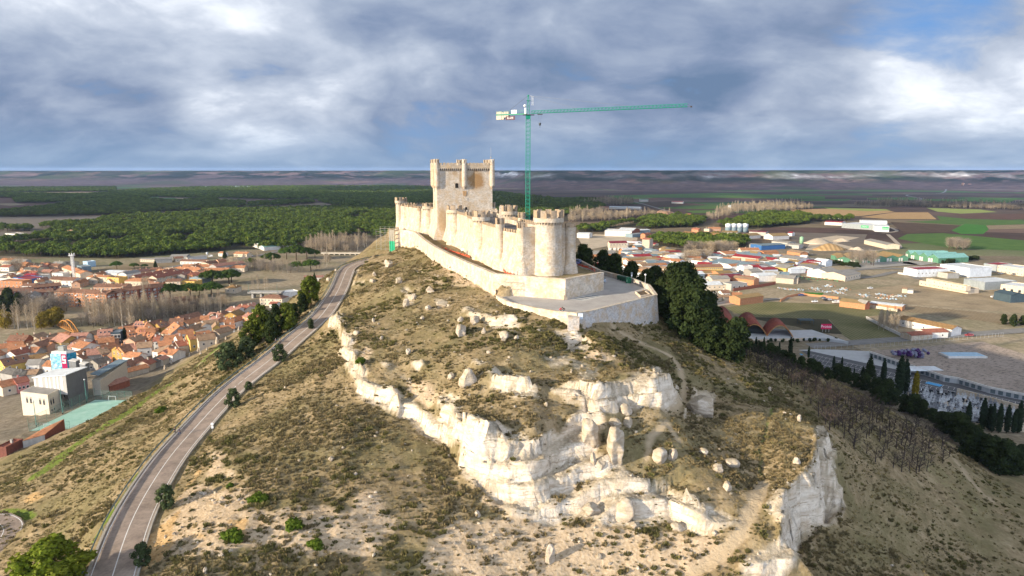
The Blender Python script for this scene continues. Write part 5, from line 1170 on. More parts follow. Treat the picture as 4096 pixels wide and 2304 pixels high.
net('T',[(780,150),(880,185),(980,205),(1040,225),(1100,275)],78.,'crumpled red safety netting on the wall top beside the parapet road')
net('C',[(150,690),(250,735),(300,790),(430,835)],77.8,'red safety netting along the foot of the near curtain wall');net('B',[(860,1260),(980,1310),(1100,1345),(1220,1385)],77.7,'red safety netting along the earth walk below the middle towers')
pb=gp('B',1138,1300,77.7);mb=MB();mb.blob((0,0,.45),.75,2,.3,4,(1.2,.9,.75));tag(mb.build('bulk_bag','white_bag',None,True,pb),'white builders bulk bag on the earth walk below the castle wall','bag')
pb=gp('B',1192,1335,77.7);mb=MB();mb.lathe([(.6,0),(.62,.1),(.58,.5),(.62,.55),(.58,.6),(.6,1.05),(.55,1.08)],14);tag(mb.build('drum','grey_drum',None,True,pb),'grey drum beside the white builders bag','drum')
simple('plank_blue',(.10,.13,.2),.8,var=.2);pb=gp('B',830,1140,77.8);mb=MB();mb.tube((-2,0,.3),(2,.9,.7),.1,None,5);mb.tube((-1.6,.3,.2),(1.9,.6,.4),.09,None,5);tag(mb.build('scaffold_poles','plank_blue',None,False,pb),'bundle of blue scaffold tubes lying at the foot of the keep','poles')
simple('scaff_steel',(.42,.44,.42),.5,.6,var=.15);simple('scaff_plank',(.42,.33,.2),.9,var=.2)
m,t,b=newmat('green_net',.8,0,.1);b.inputs['Base Color'].default_value=(.02,.42,.22,1);b.inputs['Alpha'].default_value=.85
m,t,b=newmat('grey_net',.8,0,.1);b.inputs['Base Color'].default_value=(.42,.42,.38,1);b.inputs['Alpha'].default_value=.55
def scaffold(p,rot,bays,lv,w,h,d,label,net_=None):
 t=thing('scaffold',label,'scaffold',p,rot,None);mb=MB()
 for i in range(bays+1):
  for j in (0,1): mb.tube((i*w,j*d,-.6),(i*w,j*d,lv*h+.9),.035,None,5)
 for k in range(lv+1):
  for j in (0,1): mb.tube((0,j*d,k*h),(bays*w,j*d,k*h),.03,None,4)
  if k: mb.tube((0,0,k*h+1),(bays*w,0,k*h+1),.025,None,4)
  for i in range(bays+1): mb.tube((i*w,0,k*h),(i*w,d,k*h),.03,None,4)
  for i in range(bays):
   if k<lv: mb.tube((i*w,0,k*h),((i+1)*w,0,(k+1)*h),.022,None,4)
 mb.build('tube_frame','scaff_steel',t)
 for k in range(1,lv+1): mb=MB();mb.box(.05,bays*w-.05,.08,d-.08,k*h+.03,k*h+.08);mb.build('platform','scaff_plank',t)
 if net_:
  for nm,mt,x0,x1,z0,z1 in net_:
   mb=MB();g=8
   for i in range(g):
    u0=x0+(x1-x0)*i/g;u1=x0+(x1-x0)*(i+1)/g;o0=-.12-.12*math.sin(i*1.9);o1=-.12-.12*math.sin((i+1)*1.9)
    mb.add([(u0,o0,z0),(u1,o1,z0),(u1,o1-.1,z1),(u0,o0-.1,z1)],[(0,1,2,3)])
   mb.build(nm,mt,t)
 return t
pc=gp('C',300,1022,73.);dr=Vector((14.3+4.4,185.2-192.8,0));a_=math.atan2(dr.y,dr.x)
scaffold(pc+Vector((0,.2,0)),a_,3,2,1.9,1.9,.9,'steel tube scaffold against the sunlit outer wall at the terrace corner')
ps=Vector((-64.2,331.5,70));scaffold(ps,R(-8),3,5,2.4,2.,1.,'tall scaffold hung with green netting at the far end of the outer wall',[('net','grey_net',4.6,7.2,4.,9.6),('net','green_net',4.7,7.4,-1.2,4.)])
scaffold(Vector((-66.5,333.5,70)),R(10),1,4,2.4,2.1,1.,'narrow bare scaffold left of the green netting at the far wall end')
simple('crane_green',(.004,.215,.14),.5,var=.12,scale=1.5,spec=.4);simple('crane_dark',(.06,.05,.05),.6,var=.1);simple('counterweight',(.52,.46,.37),.9,var=.2,scale=1.2);simple('cable',(.08,.09,.1),.5,.4);simple('sign_maroon',(.06,.012,.03),.5);simple('sign_white',(.8,.78,.77),.5,var=.03);simple('letter_white',(.75,.73,.7),.6,var=.02);simple('letter_red',(.6,.05,.1),.6,var=.02)
def lattice(mb,a,b,w,n,r,r2,up=Vector((0,0,1)),tri=False):
 a=Vector(a);b=Vector(b);d=(b-a).normalized();u=d.cross(up).normalized() if abs(d.dot(up))<.95 else Vector((1,0,0));v=u.cross(d).normalized()
 cs=[(-w/2,0),(w/2,0),(0,w*.9)] if tri else [(-w/2,-w/2),(w/2,-w/2),(w/2,w/2),(-w/2,w/2)]
 P=lambda c,t:a.lerp(b,t)+u*c[0]+v*c[1]
 for c in cs: mb.tube(P(c,0),P(c,1),r,None,5)
 m_=len(cs)
 for k in range(n):
  for i in range(m_):
   c0,c1=cs[i],cs[(i+1)%m_]
   mb.tube(P(c0,k/n),P(c1,(k+.5)/n),r2,None,4);mb.tube(P(c1,(k+.5)/n),P(c0,(k+1)/n),r2,None,4);mb.tube(P(c0,k/n),P(c1,k/n),r2,None,4)
def text(s,size,mat,parent,loc,rot,ext=.01,name='lettering',align='CENTER'):
 cu=bpy.data.curves.new(name,'FONT');cu.body=s;cu.size=size;cu.extrude=ext;cu.align_x=align;cu.align_y='CENTER';cu.materials.append(MATS[mat])
 tmp=put('tmp_text',cu);dg=bpy.context.evaluated_depsgraph_get();me=bpy.data.meshes.new_from_object(tmp.evaluated_get(dg));bpy.data.objects.remove(tmp);bpy.data.curves.remove(cu)
 if not me.materials: me.materials.append(MATS[mat])
 o=put(name,me,parent,loc);o.rotation_euler=rot;return o
cx,cy=5.75,250.;zj=zat('M',490,262,cy)
crane=thing('tower_crane','green lattice tower crane rising behind the castle with long jib','crane',(cx,cy,77))
mb=MB();mb.box(-2.2,2.2,-2.2,2.2,-1.,.6);mb.build('base','counterweight',crane)
H0=zj-77
mb=MB();lattice(mb,(0,0,.5),(0,0,H0-1.6),1.5,34,.10,.055);mb.build('mast','crane_green',crane)
mb=MB();mb.loft([[(-.75,-.75,H0-1.7),(.75,-.75,H0-1.7),(.75,.75,H0-1.7),(-.75,.75,H0-1.7)],[(-.9,-.9,H0-.35),(.9,-.9,H0-.35),(.9,.9,H0-.35),(-.9,.9,H0-.35)]]);mb.build('slewing_base','crane_green',crane)
mb=MB();mb.box(-1.9,2.2,-1.3,1.3,H0-.35,H0-.2);mb.build('platform','crane_dark',crane)
tip=gp('M',2470,165,zj+.5);tip=tip-Vector((cx,cy,77));tip.z=H0+.35
jd=Vector((tip.x,tip.y,0)).normalized()
jr=bpy.data.objects.new('jib_pivot',None)
ztop=zat('M',458,38,cy)-77
mb=MB();A_=Vector((0,0,ztop))
for q in ((-.5,-.5),(-.5,.5),(.6,-.5),(.6,.5)):
 b_=Vector((q[0],q[1],H0-.2));mb.tube(b_,A_+Vector((q[0]*.2,q[1]*.3,0)),.09,None,5)
for k in range(4):
 f0,f1=k/4,(k+1)/4
 for sy in (-.5,.5):
  p0=Vector((-.5,sy,H0-.2)).lerp(A_+Vector((-.1,sy*.3,0)),f0);p1=Vector((.6,sy,H0-.2)).lerp(A_+Vector((.1,sy*.3,0)),f1);mb.tube(p0,p1,.05,None,4);p2=Vector((-.5,sy,H0-.2)).lerp(A_+Vector((-.1,sy*.3,0)),f1);mb.tube(p1,p2,.05,None,4)
mb.blob(tuple(A_),.38,1,.1);mb.box(-.7,.9,-.6,.6,ztop-1.8,ztop-1.72);mb.build('tower_head','crane_green',crane)
JL=tip.length
mb=MB();lattice(mb,jd*1.3+Vector((0,0,H0+.15)),tip-jd*1.2,1.05,44,.075,.042,tri=True);mb.build('jib','crane_green',crane)
mb=MB();mb.tube(tip-jd*1.2+Vector((0,0,.9)),tip,.05,None,4);mb.tube(tip-jd*1.2,tip,.06,None,4);mb.box(tip.x-.25,tip.x+.25,tip.y-.25,tip.y+.25,tip.z-.25,tip.z+.2);mb.build('jib_tip','crane_dark',crane)
cj=gp('M',65,278,zj+.1)-Vector((cx,cy,77));cl=12.6;cd=-jd
mb=MB();sdv=Vector((-cd.y,cd.x,0))
for s in (-.55,.55): mb.loft([[tuple(cd*t_+sdv*s+Vector((0,0,z_))+sdv*w_2) for w_2,z_ in ((-.08,H0-.15),(.08,H0-.15),(.08,H0+.25),(-.08,H0+.25))] for t_ in (.6,cl)])
mb.loft([[tuple(cd*t_+sdv*s+Vector((0,0,H0+.26+o_))) for s,o_ in ((-.8,0),(.8,0),(.8,.05),(-.8,.05))] for t_ in (1.,cl)]);mb.build('counter_jib','crane_green',crane)
mb=MB()
for s in (-.8,.8):
 for t_ in np.linspace(1.2,cl-.2,7): mb.tube(cd*t_+sdv*s+Vector((0,0,H0+.3)),cd*t_+sdv*s+Vector((0,0,H0+1.4)),.025,None,4)
 for z_ in (.85,1.4): mb.tube(cd*1.2+sdv*s+Vector((0,0,H0+z_)),cd*(cl-.2)+sdv*s+Vector((0,0,H0+z_)),.025,None,4)
mb.build('railing','crane_green',crane)
for k,(t0_,t1_,z0_,z1_) in enumerate([(10.4,12.5,-1.6,1.2),(9.5,10.3,-1.6,1.0),(7.6,9.4,-.9,1.1)]):
 mb=MB();mb.loft([[tuple(cd*t_+sdv*s+Vector((0,0,H0+z_))) for s,z_ in ((-.5,z0_),(.5,z0_),(.5,z1_),(-.5,z1_))] for t_ in (t0_,t1_)]);mb.build('counterweight','counterweight',crane)
for a__,b__,r_ in [(A_,cd*9.+Vector((0,0,H0+.6)),.05),(A_,tip*.33+Vector((0,0,H0*.67+1.0)),.035),(A_,tip*.66+Vector((0,0,H0*.34+1.0)),.035)]:
 mb=MB();mb.tube(a__,b__,r_,None,4);mb.build('tie_bar','cable',crane)
tj=jd*4.6;mb=MB();mb.box(tj.x-.9,tj.x+.9,tj.y-.6,tj.y+.6,H0-.35,H0-.15);mb.build('trolley','crane_dark',crane)
mb=MB();
for s in (-.5,.5): mb.tube(tj+Vector((s,0,H0-.3)),tj+Vector((s*.4,0,H0-3.2)),.025,None,4)
mb.lathe([(.05,H0-4.3),(.32,H0-3.9),(.45,H0-3.4),(.4,H0-3.15)],8,tj.x,tj.y);mb.tube(tj+Vector((0,0,H0-4.9)),tj+Vector((0,0,H0-4.2)),.06,None,5);mb.build('hook_block','cable',crane)
mb=MB();mb.box(-1.35,-.75,-.5,.3,H0+.0,H0+2.1);mb.blob((-1.2,-.2,H0+2.9),.55,1,.1);mb.build('winch','white_paint',crane)
mb=MB()
for xx in (1.35,1.75): mb.tube((xx,0,H0+3.),(xx,0,ztop-.2),.05,None,5)
mb.tube((1.35,0,ztop-.2),(.1,0,ztop),.04,None,4);mb.build('suspension_bars','white_paint',crane)
an=math.atan2(jd.y,jd.x)
def board(t0_,t1_,z0_,z1_,mat,lm,txt,sz,nm):
 c=cd*((t0_+t1_)/2)+Vector((0,0,H0+(z0_+z1_)/2))-sdv*0.
 off=sdv if sdv.y<0 else -sdv
 c=c+off*.72;mb=MB();w=(t1_-t0_)/2;h=(z1_-z0_)/2;mb.box(-w,w,-.04,.04,-h,h);o=mb.build(nm,mat,crane,False,c,an)
 text(txt,sz,lm,o,(0,-.05,0),(R(90),0,0),.005)
board(4.9,8.6,-1.85,-.55,'sign_maroon','letter_white','ELAPE',.95,'sign_board');board(4.2,6.3,.3,1.55,'sign_white','letter_red','ELAPE',.52,'sign_board')
def tile(name,c,dark=.5,rand=.12):
 m,t,b=newmat(name,.9,0,.12);p=pos(t);o=objc(t)
 n=t.noise(p,.7,6,.65);n2=t.noise(p,3.5,4,.6)
 col=t.mix(1.,c,t.ramp(n,[(.28,1-dark),(.5,1.),(.75,1.25)]),'MULTIPLY');col=t.mix(t.ramp(n2,[(.55,0.),(.72,.35)]),col,tuple(x*.45 for x in c))
 w=t.new('ShaderNodeTexWave',wave_type='BANDS',bands_direction='X');w.inputs['Scale'].default_value=1.6;w.inputs['Distortion'].default_value=1.;t.l.new(o,w.inputs['Vector'])
 col=t.mix(.35,col,t.mix(1.,col,w.outputs['Color'],'MULTIPLY'))
 oi=t.new('ShaderNodeObjectInfo').outputs['Random'];col=t.mix(1.,col,t.ramp(oi,[(0,1-rand),(1,1+rand)]),'MULTIPLY')
 t.l.new(col,b.inputs['Base Color']);t.l.new(t.bump(t.math('ADD',w.outputs['Fac'],n2),.08),b.inputs['Normal'])
for n,c in (('tile_orange',(.58,.27,.14)),('tile_red',(.42,.165,.11)),('tile_brown',(.33,.18,.12)),('tile_old',(.42,.28,.18)),('tile_pink',(.52,.27,.20)),('tile_grey',(.20,.185,.165)),('tile_ochre',(.36,.22,.10))): tile(n,c)
for n,c in (('plaster_white',(.74,.70,.64)),('plaster_cream',(.66,.55,.41)),('plaster_yellow',(.62,.42,.12)),('plaster_ochre',(.45,.28,.08)),('plaster_orange',(.55,.27,.12)),('plaster_salmon',(.55,.33,.22)),('plaster_pink',(.58,.24,.21)),('plaster_grey',(.36,.34,.31)),('stone_grey',(.33,.30,.26)),('concrete',(.44,.42,.38)),('plaster_terracotta',(.40,.14,.075)),('plaster_lightblue',(.42,.60,.74)),('plaster_blue',(.05,.15,.36)),('plaster_mint',(.45,.66,.48)),('plaster_beige',(.53,.45,.35))): simple(n,c,.9,var=.14,scale=.5,streak=.16,rand=.06)
for n,c in (('brick_red',(.33,.115,.07)),('brick_orange',(.52,.24,.12)),('brick_dark',(.20,.075,.055))): simple(n,c,.9,var=.25,scale=1.2,streak=.12,rand=.06)
for n,c in (('metal_white',(.70,.73,.75)),('metal_grey',(.30,.33,.34)),('metal_red',(.32,.035,.045)),('metal_green',(.10,.24,.15)),('metal_teal',(.22,.45,.42)),('metal_maroon',(.20,.03,.05)),('fibre_grey',(.32,.30,.27)),('fibre_ochre',(.32,.22,.10)),('metal_bluegrey',(.20,.27,.31)),('metal_dark',(.055,.085,.105))): simple(n,c,.65,.0,var=.2,scale=.35,streak=.14,rand=.06,spec=.3)
m,t,b=newmat('window_glass',.15,0,.5);b.inputs['Base Color'].default_value=(.035,.04,.05,1)
simple('shutter',(.33,.30,.26),.7,var=.2);simple('trim_white',(.72,.70,.66),.8,var=.08);simple('solar',(.012,.03,.075),.25,spec=.6,var=.1);simple('door_brown',(.12,.06,.03),.7)
_w={}
def winmesh(w,h,trim='trim_white'):
 k=(round(w,1),round(h,1),trim)
 if k not in _w:
  mb=MB();mb.m=1;f=.1
  for x0,x1,z0,z1 in ((-w/2-f,-w/2,-f,h+f),(w/2,w/2+f,-f,h+f),(-w/2,w/2,-f,0),(-w/2,w/2,h,h+f)): mb.box(x0,x1,-.07,.02,z0,z1)
  mb.m=0;mb.add([(-w/2,-.015,0),(w/2,-.015,0),(w/2,-.015,h),(-w/2,-.015,h)],[(0,1,2,3)])
  mb.m=2;mb.box(-w/2,w/2,-.05,-.02,h*.72,h);_w[k]=mb.mesh('window',['window_glass',trim,'shutter'])
 return _w[k]
_skym=None
def skylight():
 global _skym
 if _skym is None:
  mb=MB();mb.box(-.45,.45,-.6,.6,0,.1);mb.m=1;mb.box(-.38,.38,-.53,.53,.1,.13);_skym=mb.mesh('skylight',['metal_grey','window_glass'])
 return _skym
NH=[0]
def frame2(c,x1,y1,x2,y2,h,g=None):
 gg=0. if g is None else g
 for _ in range(1 if g is not None else 5):
  a=gp(c,x1,y1,gg+h);b=gp(c,x2,y2,gg+h)
  if g is None: gg=float(max(0,(Hf(a.x,a.y)+Hf(b.x,b.y))/2))
 return a,b,gg
def house(c,x1,y1,x2,y2,h,d,rise,wall,roof,label,ridge='x',g=None,chim=1,win=True,sky=0,cat='house',group=None,hip=False,ov=.4,trim='trim_white',wscale=1.,name='house',panels=0,back=True):
 a,b,gg=frame2(c,x1,y1,x2,y2,h,g);dv=Vector((b.x-a.x,b.y-a.y,0));w=dv.length;rot=math.atan2(dv.y,dv.x)
 t=thing(name,label,cat,(a.x,a.y,gg),rot,group);H_=h;zb=-1.5
 mb=MB()
 if rise<=0 or hip:
  mb.box(0,w,0,d,zb,H_)
 elif ridge=='x':
  mb.add([(0,0,zb),(0,d,zb),(0,d,H_),(0,d/2,H_+rise),(0,0,H_),(w,0,zb),(w,d,zb),(w,d,H_),(w,d/2,H_+rise),(w,0,H_)],[(0,4,3,2,1),(5,6,7,8,9),(0,5,9,4),(1,2,7,6),(4,9,8,3),(2,3,8,7)])
 else:
  mb.add([(0,0,zb),(w,0,zb),(w,0,H_),(w/2,0,H_+rise),(0,0,H_),(0,d,zb),(w,d,zb),(w,d,H_),(w/2,d,H_+rise),(0,d,H_)],[(0,1,2,3,4),(5,9,8,7,6),(0,4,9,5),(1,6,7,2),(4,3,8,9),(3,2,7,8)])
 mb.build('wall',wall,t)
 mb=MB();e=ov
 if rise<=0:
  mb.box(.15,w-.15,.15,d-.15,H_-.3,H_+.03) ;r=mb.build('roof',roof,t)
  mb=MB()
  for q in ((0,w,0,.2),(0,w,d-.2,d),(0,.2,.2,d-.2),(w-.2,w,.2,d-.2)): mb.box(q[0]-.03,q[1]+.03,q[2]-.03,q[3]+.03,H_+.0,H_+.45)
  mb.build('roof_parapet',wall,t);zf=lambda x,y:H_+.03
 elif hip:
  k=min(w,d)/2;
  P=[(-e,-e,H_),(w+e,-e,H_),(w+e,d+e,H_),(-e,d+e,H_)]
  Rr=[(k,d/2,H_+rise),(w-k,d/2,H_+rise)] if w>=d else [(w/2,k,H_+rise),(w/2,d-k,H_+rise)]
  V=P+Rr+[(x,y,z-.18) for x,y,z in P]
  mb.add(V,[(0,1,5,4),(1,2,5),(2,3,4,5),(3,0,4)] if w>=d else [(0,1,4),(1,2,5,4),(2,3,5),(3,0,4,5)]);mb.add(V[:4]+V[6:],[(0,4,5,1),(1,5,6,2),(2,6,7,3),(3,7,4,0),(7,6,5,4)])
  r=mb.build('roof',roof,t);zf=lambda x,y,kk=k:H_+rise*min(1,(min(x,w-x,y,d-y))/kk)
 elif ridge=='x':
  s=rise/(d/2)
  mb.slab((-e,-e,H_-e*s+.16),(w+e,-e,H_-e*s+.16),(w+e,d/2,H_+rise+.16),(-e,d/2,H_+rise+.16),.15);mb.slab((-e,d/2,H_+rise+.16),(w+e,d/2,H_+rise+.16),(w+e,d+e,H_-e*s+.16),(-e,d+e,H_-e*s+.16),.15)
  r=mb.build('roof',roof,t);zf=lambda x,y:H_+rise*(1-abs(y-d/2)/(d/2))+.14
 else:
  s=rise/(w/2)
  mb.slab((-e,-e,H_-e*s+.16),(w/2,-e,H_+rise+.16),(w/2,d+e,H_+rise+.16),(-e,d+e,H_-e*s+.16),.15);mb.slab((w/2,-e,H_+rise+.16),(w+e,-e,H_-e*s+.16),(w+e,d+e,H_-e*s+.16),(w/2,d+e,H_+rise+.16),.15)
  r=mb.build('roof',roof,t);zf=lambda x,y:H_+rise*(1-abs(x-w/2)/(w/2))+.14
 NH[0]+=1;g_=random.Random(NH[0])
 for k in range(chim):
  x=w*(k+.5+g_.uniform(-.25,.25))/chim;y=d*g_.choice((.38,.55,.62));z=zf(x,y);mb=MB();mb.box(x-.3,x+.3,y-.3,y+.3,z-.4,z+1.1);mb.box(x-.38,x+.38,y-.38,y+.38,z+1.1,z+1.22);mb.build('chimney',wall if rise>0 else 'concrete',r)
 if sky:
  s=math.atan2(rise,d/2)
  for k in range(sky): x=w*(k+.7)/(sky+.4);y=d*.24;o=put('skylight',skylight(),r,(x,y,zf(x,y)+.06),(s,0,0))
 if panels:
  s=math.atan2(rise,d/2)
  for k in range(panels):
   mb=MB();x=w*(k+.5)/panels;mb.box(-w/panels*.44,w/panels*.44,-d*.19,d*.19,0,.08);put('solar_panel',mb.mesh('solar_panel','solar'),r,(x,d*.25,zf(x,d*.25)+.1),(s,0,0))
 if win:
  rows=max(1,int((h+.3)/2.9)) if win is True else win[1];n=max(1,int(w/3.3)) if win is True else win[0]
  ww,hh=.95*wscale,1.25*wscale;wm=winmesh(ww,hh,trim)
  for i in range(rows):
   z=h*(i+.5)/rows-hh*.45
   for k in range(n):
    if g_.random()<.12 and win is True: continue
    put('window',wm,t,(w*(k+.5)/n+(g_.uniform(-.3,.3) if win is True else 0),0,z))
  n=max(1,int(d/4.5)) if win is True else 0
  for i in range(rows):
   z=h*(i+.5)/rows-hh*.45
   for k in range(n): put('window',wm,t,(0,d*(k+.5)/n,z),-math.pi/2)
 return t
V_='village house at the foot of the hill'
H4=[(1258,803,1675,737,5.6,8,2.6,'plaster_yellow','tile_orange','ochre-yellow house with white window frames and two roof windows at the hill edge',dict(sky=2)),
(1030,800,1125,785,5.6,8,2.6,'plaster_white','tile_orange','narrow white house joined to the left of the ochre-yellow one',{}),
(768,805,985,785,5.,8.5,2.6,'plaster_white','tile_orange','white house with a wide orange roof two doors left of the ochre-yellow house',{}),
(545,800,650,795,6,9,2.6,'plaster_white','tile_red','white-gabled house with dark red roof and satellite dish',dict(chim=2)),
(232,935,510,912,5.2,8,2.4,'plaster_white','tile_old','white house with a mossy old tile roof and black windows',{}),
(525,988,802,1046,4.6,11,2.8,'plaster_white','tile_old','white house with a big faded hipped roof near the graffiti wall',dict(hip=True,chim=0)),
(832,1062,1062,972,4.4,6,1.6,'brick_orange','tile_pink','orange brick house under the pink gable beside the faded hipped roof',{}),
(-20,1003,160,965,7.5,9,2.4,'plaster_orange','tile_brown','orange-ochre two-storey house with balconies on the corner',{}),
(470,812,640,800,5.,7,0,'plaster_orange','tile_old','flat-topped orange house with three small windows',dict(win=(3,1),chim=0)),
(125,537,355,547,6,10,3.4,'plaster_yellow','tile_pink','yellow house with steep pinkish mansard roof and four roof windows',dict(sky=4,chim=2)),
(362,547,548,524,6,8,3.2,'plaster_yellow','tile_orange','yellow wing with a rounded orange roof at the right of the mansard house',dict(hip=True)),
(690,535,880,500,6,8.5,2.4,'plaster_ochre','tile_brown','grey-gabled house with two roof windows and a yellow side wall',dict(sky=2)),
(850,455,1115,440,6,9,2.4,'brick_orange','tile_brown','broad brown-roofed brick house behind the yellow side wall',{}),
(1130,388,1500,306,6.5,9,2.5,'brick_orange','tile_brown','long brick house with white left gable and brown roof by the bare trees',dict(chim=0)),
(882,655,1266,602,5.,14,4.2,'plaster_grey','tile_orange','large bare grey gable with two windows under an orange roof',dict(ridge='y',win=(2,2),chim=3)),
(1302,507,1445,537,5.5,9,1.8,'plaster_white','tile_old','white house with an old roof right of the large grey gable',{}),
(1447,540,1685,500,4.6,9,2.,'plaster_beige','tile_old','beige gable behind the white house right of the grey gable',dict(ridge='y',win=False)),
(1440,402,1600,395,5,10,2.4,'plaster_white','tile_orange','orange-roofed house with a yellow chimney in the middle of the village',{}),
(1592,402,1742,415,6,11,2.,'plaster_white','tile_pink','tall white house with a pink roof in the middle of the village',dict(chim=2)),
(1790,432,1990,414,5,8,2.2,'plaster_white','tile_orange','white house with bright orange roof right of the pink roof',{}),
(1936,484,2112,466,5,7,2.2,'plaster_white','tile_orange','white house with a bright orange roof just above the yellow gable',dict(chim=2)),
(1692,560,1852,545,4.4,9,2.2,'plaster_yellow','tile_old','bright yellow gabled house with a dark doorway',dict(ridge='y',win=(2,1))),
(1855,592,2120,570,4.2,7,1.8,'plaster_white','tile_orange','low orange-roofed house right of the bright yellow gable',dict(win=False)),
(1830,702,2090,632,3.,8,1.8,'plaster_beige','tile_old','low house with a broad tiled roof touching the slope',dict(win=False,chim=0)),
(1940,202,2135,220,6,12,1.9,'plaster_white','tile_pink','white two-storey house with brownish-pink roof at the back of the village',{}),
(2130,152,2320,182,6,9,2.,'plaster_cream','tile_red','dark red roofed house behind the white two-storey house',dict(chim=2)),
(2152,300,2312,242,6.4,9,2.2,'plaster_ochre','tile_ochre','mustard-walled house with a tan roof right of the white two-storey house',dict(win=False)),
(2268,318,2392,342,6.2,9,2.,'plaster_orange','tile_pink','orange-plastered house at the right end of the village',{}),
(70,735,218,715,4.6,8,2.8,'plaster_terracotta','tile_orange','left house of the orange terrace row with dormers',dict(sky=2)),(220,738,348,735,4.6,8,2.8,'plaster_pink','tile_orange','middle house of the orange terrace row with pink dormers',dict(sky=1,chim=2)),(350,742,470,760,4.6,8,2.8,'plaster_terracotta','tile_orange','right house of the orange terrace row',dict(sky=1)),
(470,618,650,598,4.5,6,1.6,'plaster_beige','tile_orange','narrow orange roof strip below the yellow mansard house',dict(win=False)),(695,645,830,662,4.5,6,1.6,'plaster_beige','tile_orange','small orange-roofed house with white chimneys left of the grey gable',dict(chim=2,win=False)),
(920,692,1080,690,4,7,1.7,'plaster_white','tile_pink','small pinkish hipped roof in front of the large grey gable',dict(hip=True,win=False)),
(1042,912,1332,862,4.5,8,2.,'plaster_beige','tile_red','weathered red roof in front of the ochre-yellow house',dict(win=False)),
(142,1305,440,1215,3.6,9,2.8,'plaster_white','tile_brown','white-gabled house with patched dark brown roof in the front row',dict(win=(3,1))),(470,1262,602,1200,3.4,7,1.8,'plaster_beige','tile_red','rust-red roofed shed behind the front-row white gable',dict(win=False)),
(612,1222,792,1125,3.,6,1.2,'plaster_grey','tile_grey','dark flat-pitched shed beside the front-row sheds',dict(win=False,chim=0)),(732,1172,912,1090,3.,5,.9,'plaster_beige','tile_pink','pale shed with pink roof at the grassy edge',dict(win=False,chim=0)),(-10,1425,462,1312,2.6,6,1.2,'plaster_beige','tile_orange','long low orange shed roof at the very front of the village',dict(win=False,chim=0))]
for q in H4:
 *a,k=q;house('A4',*a,group=V_,**k)
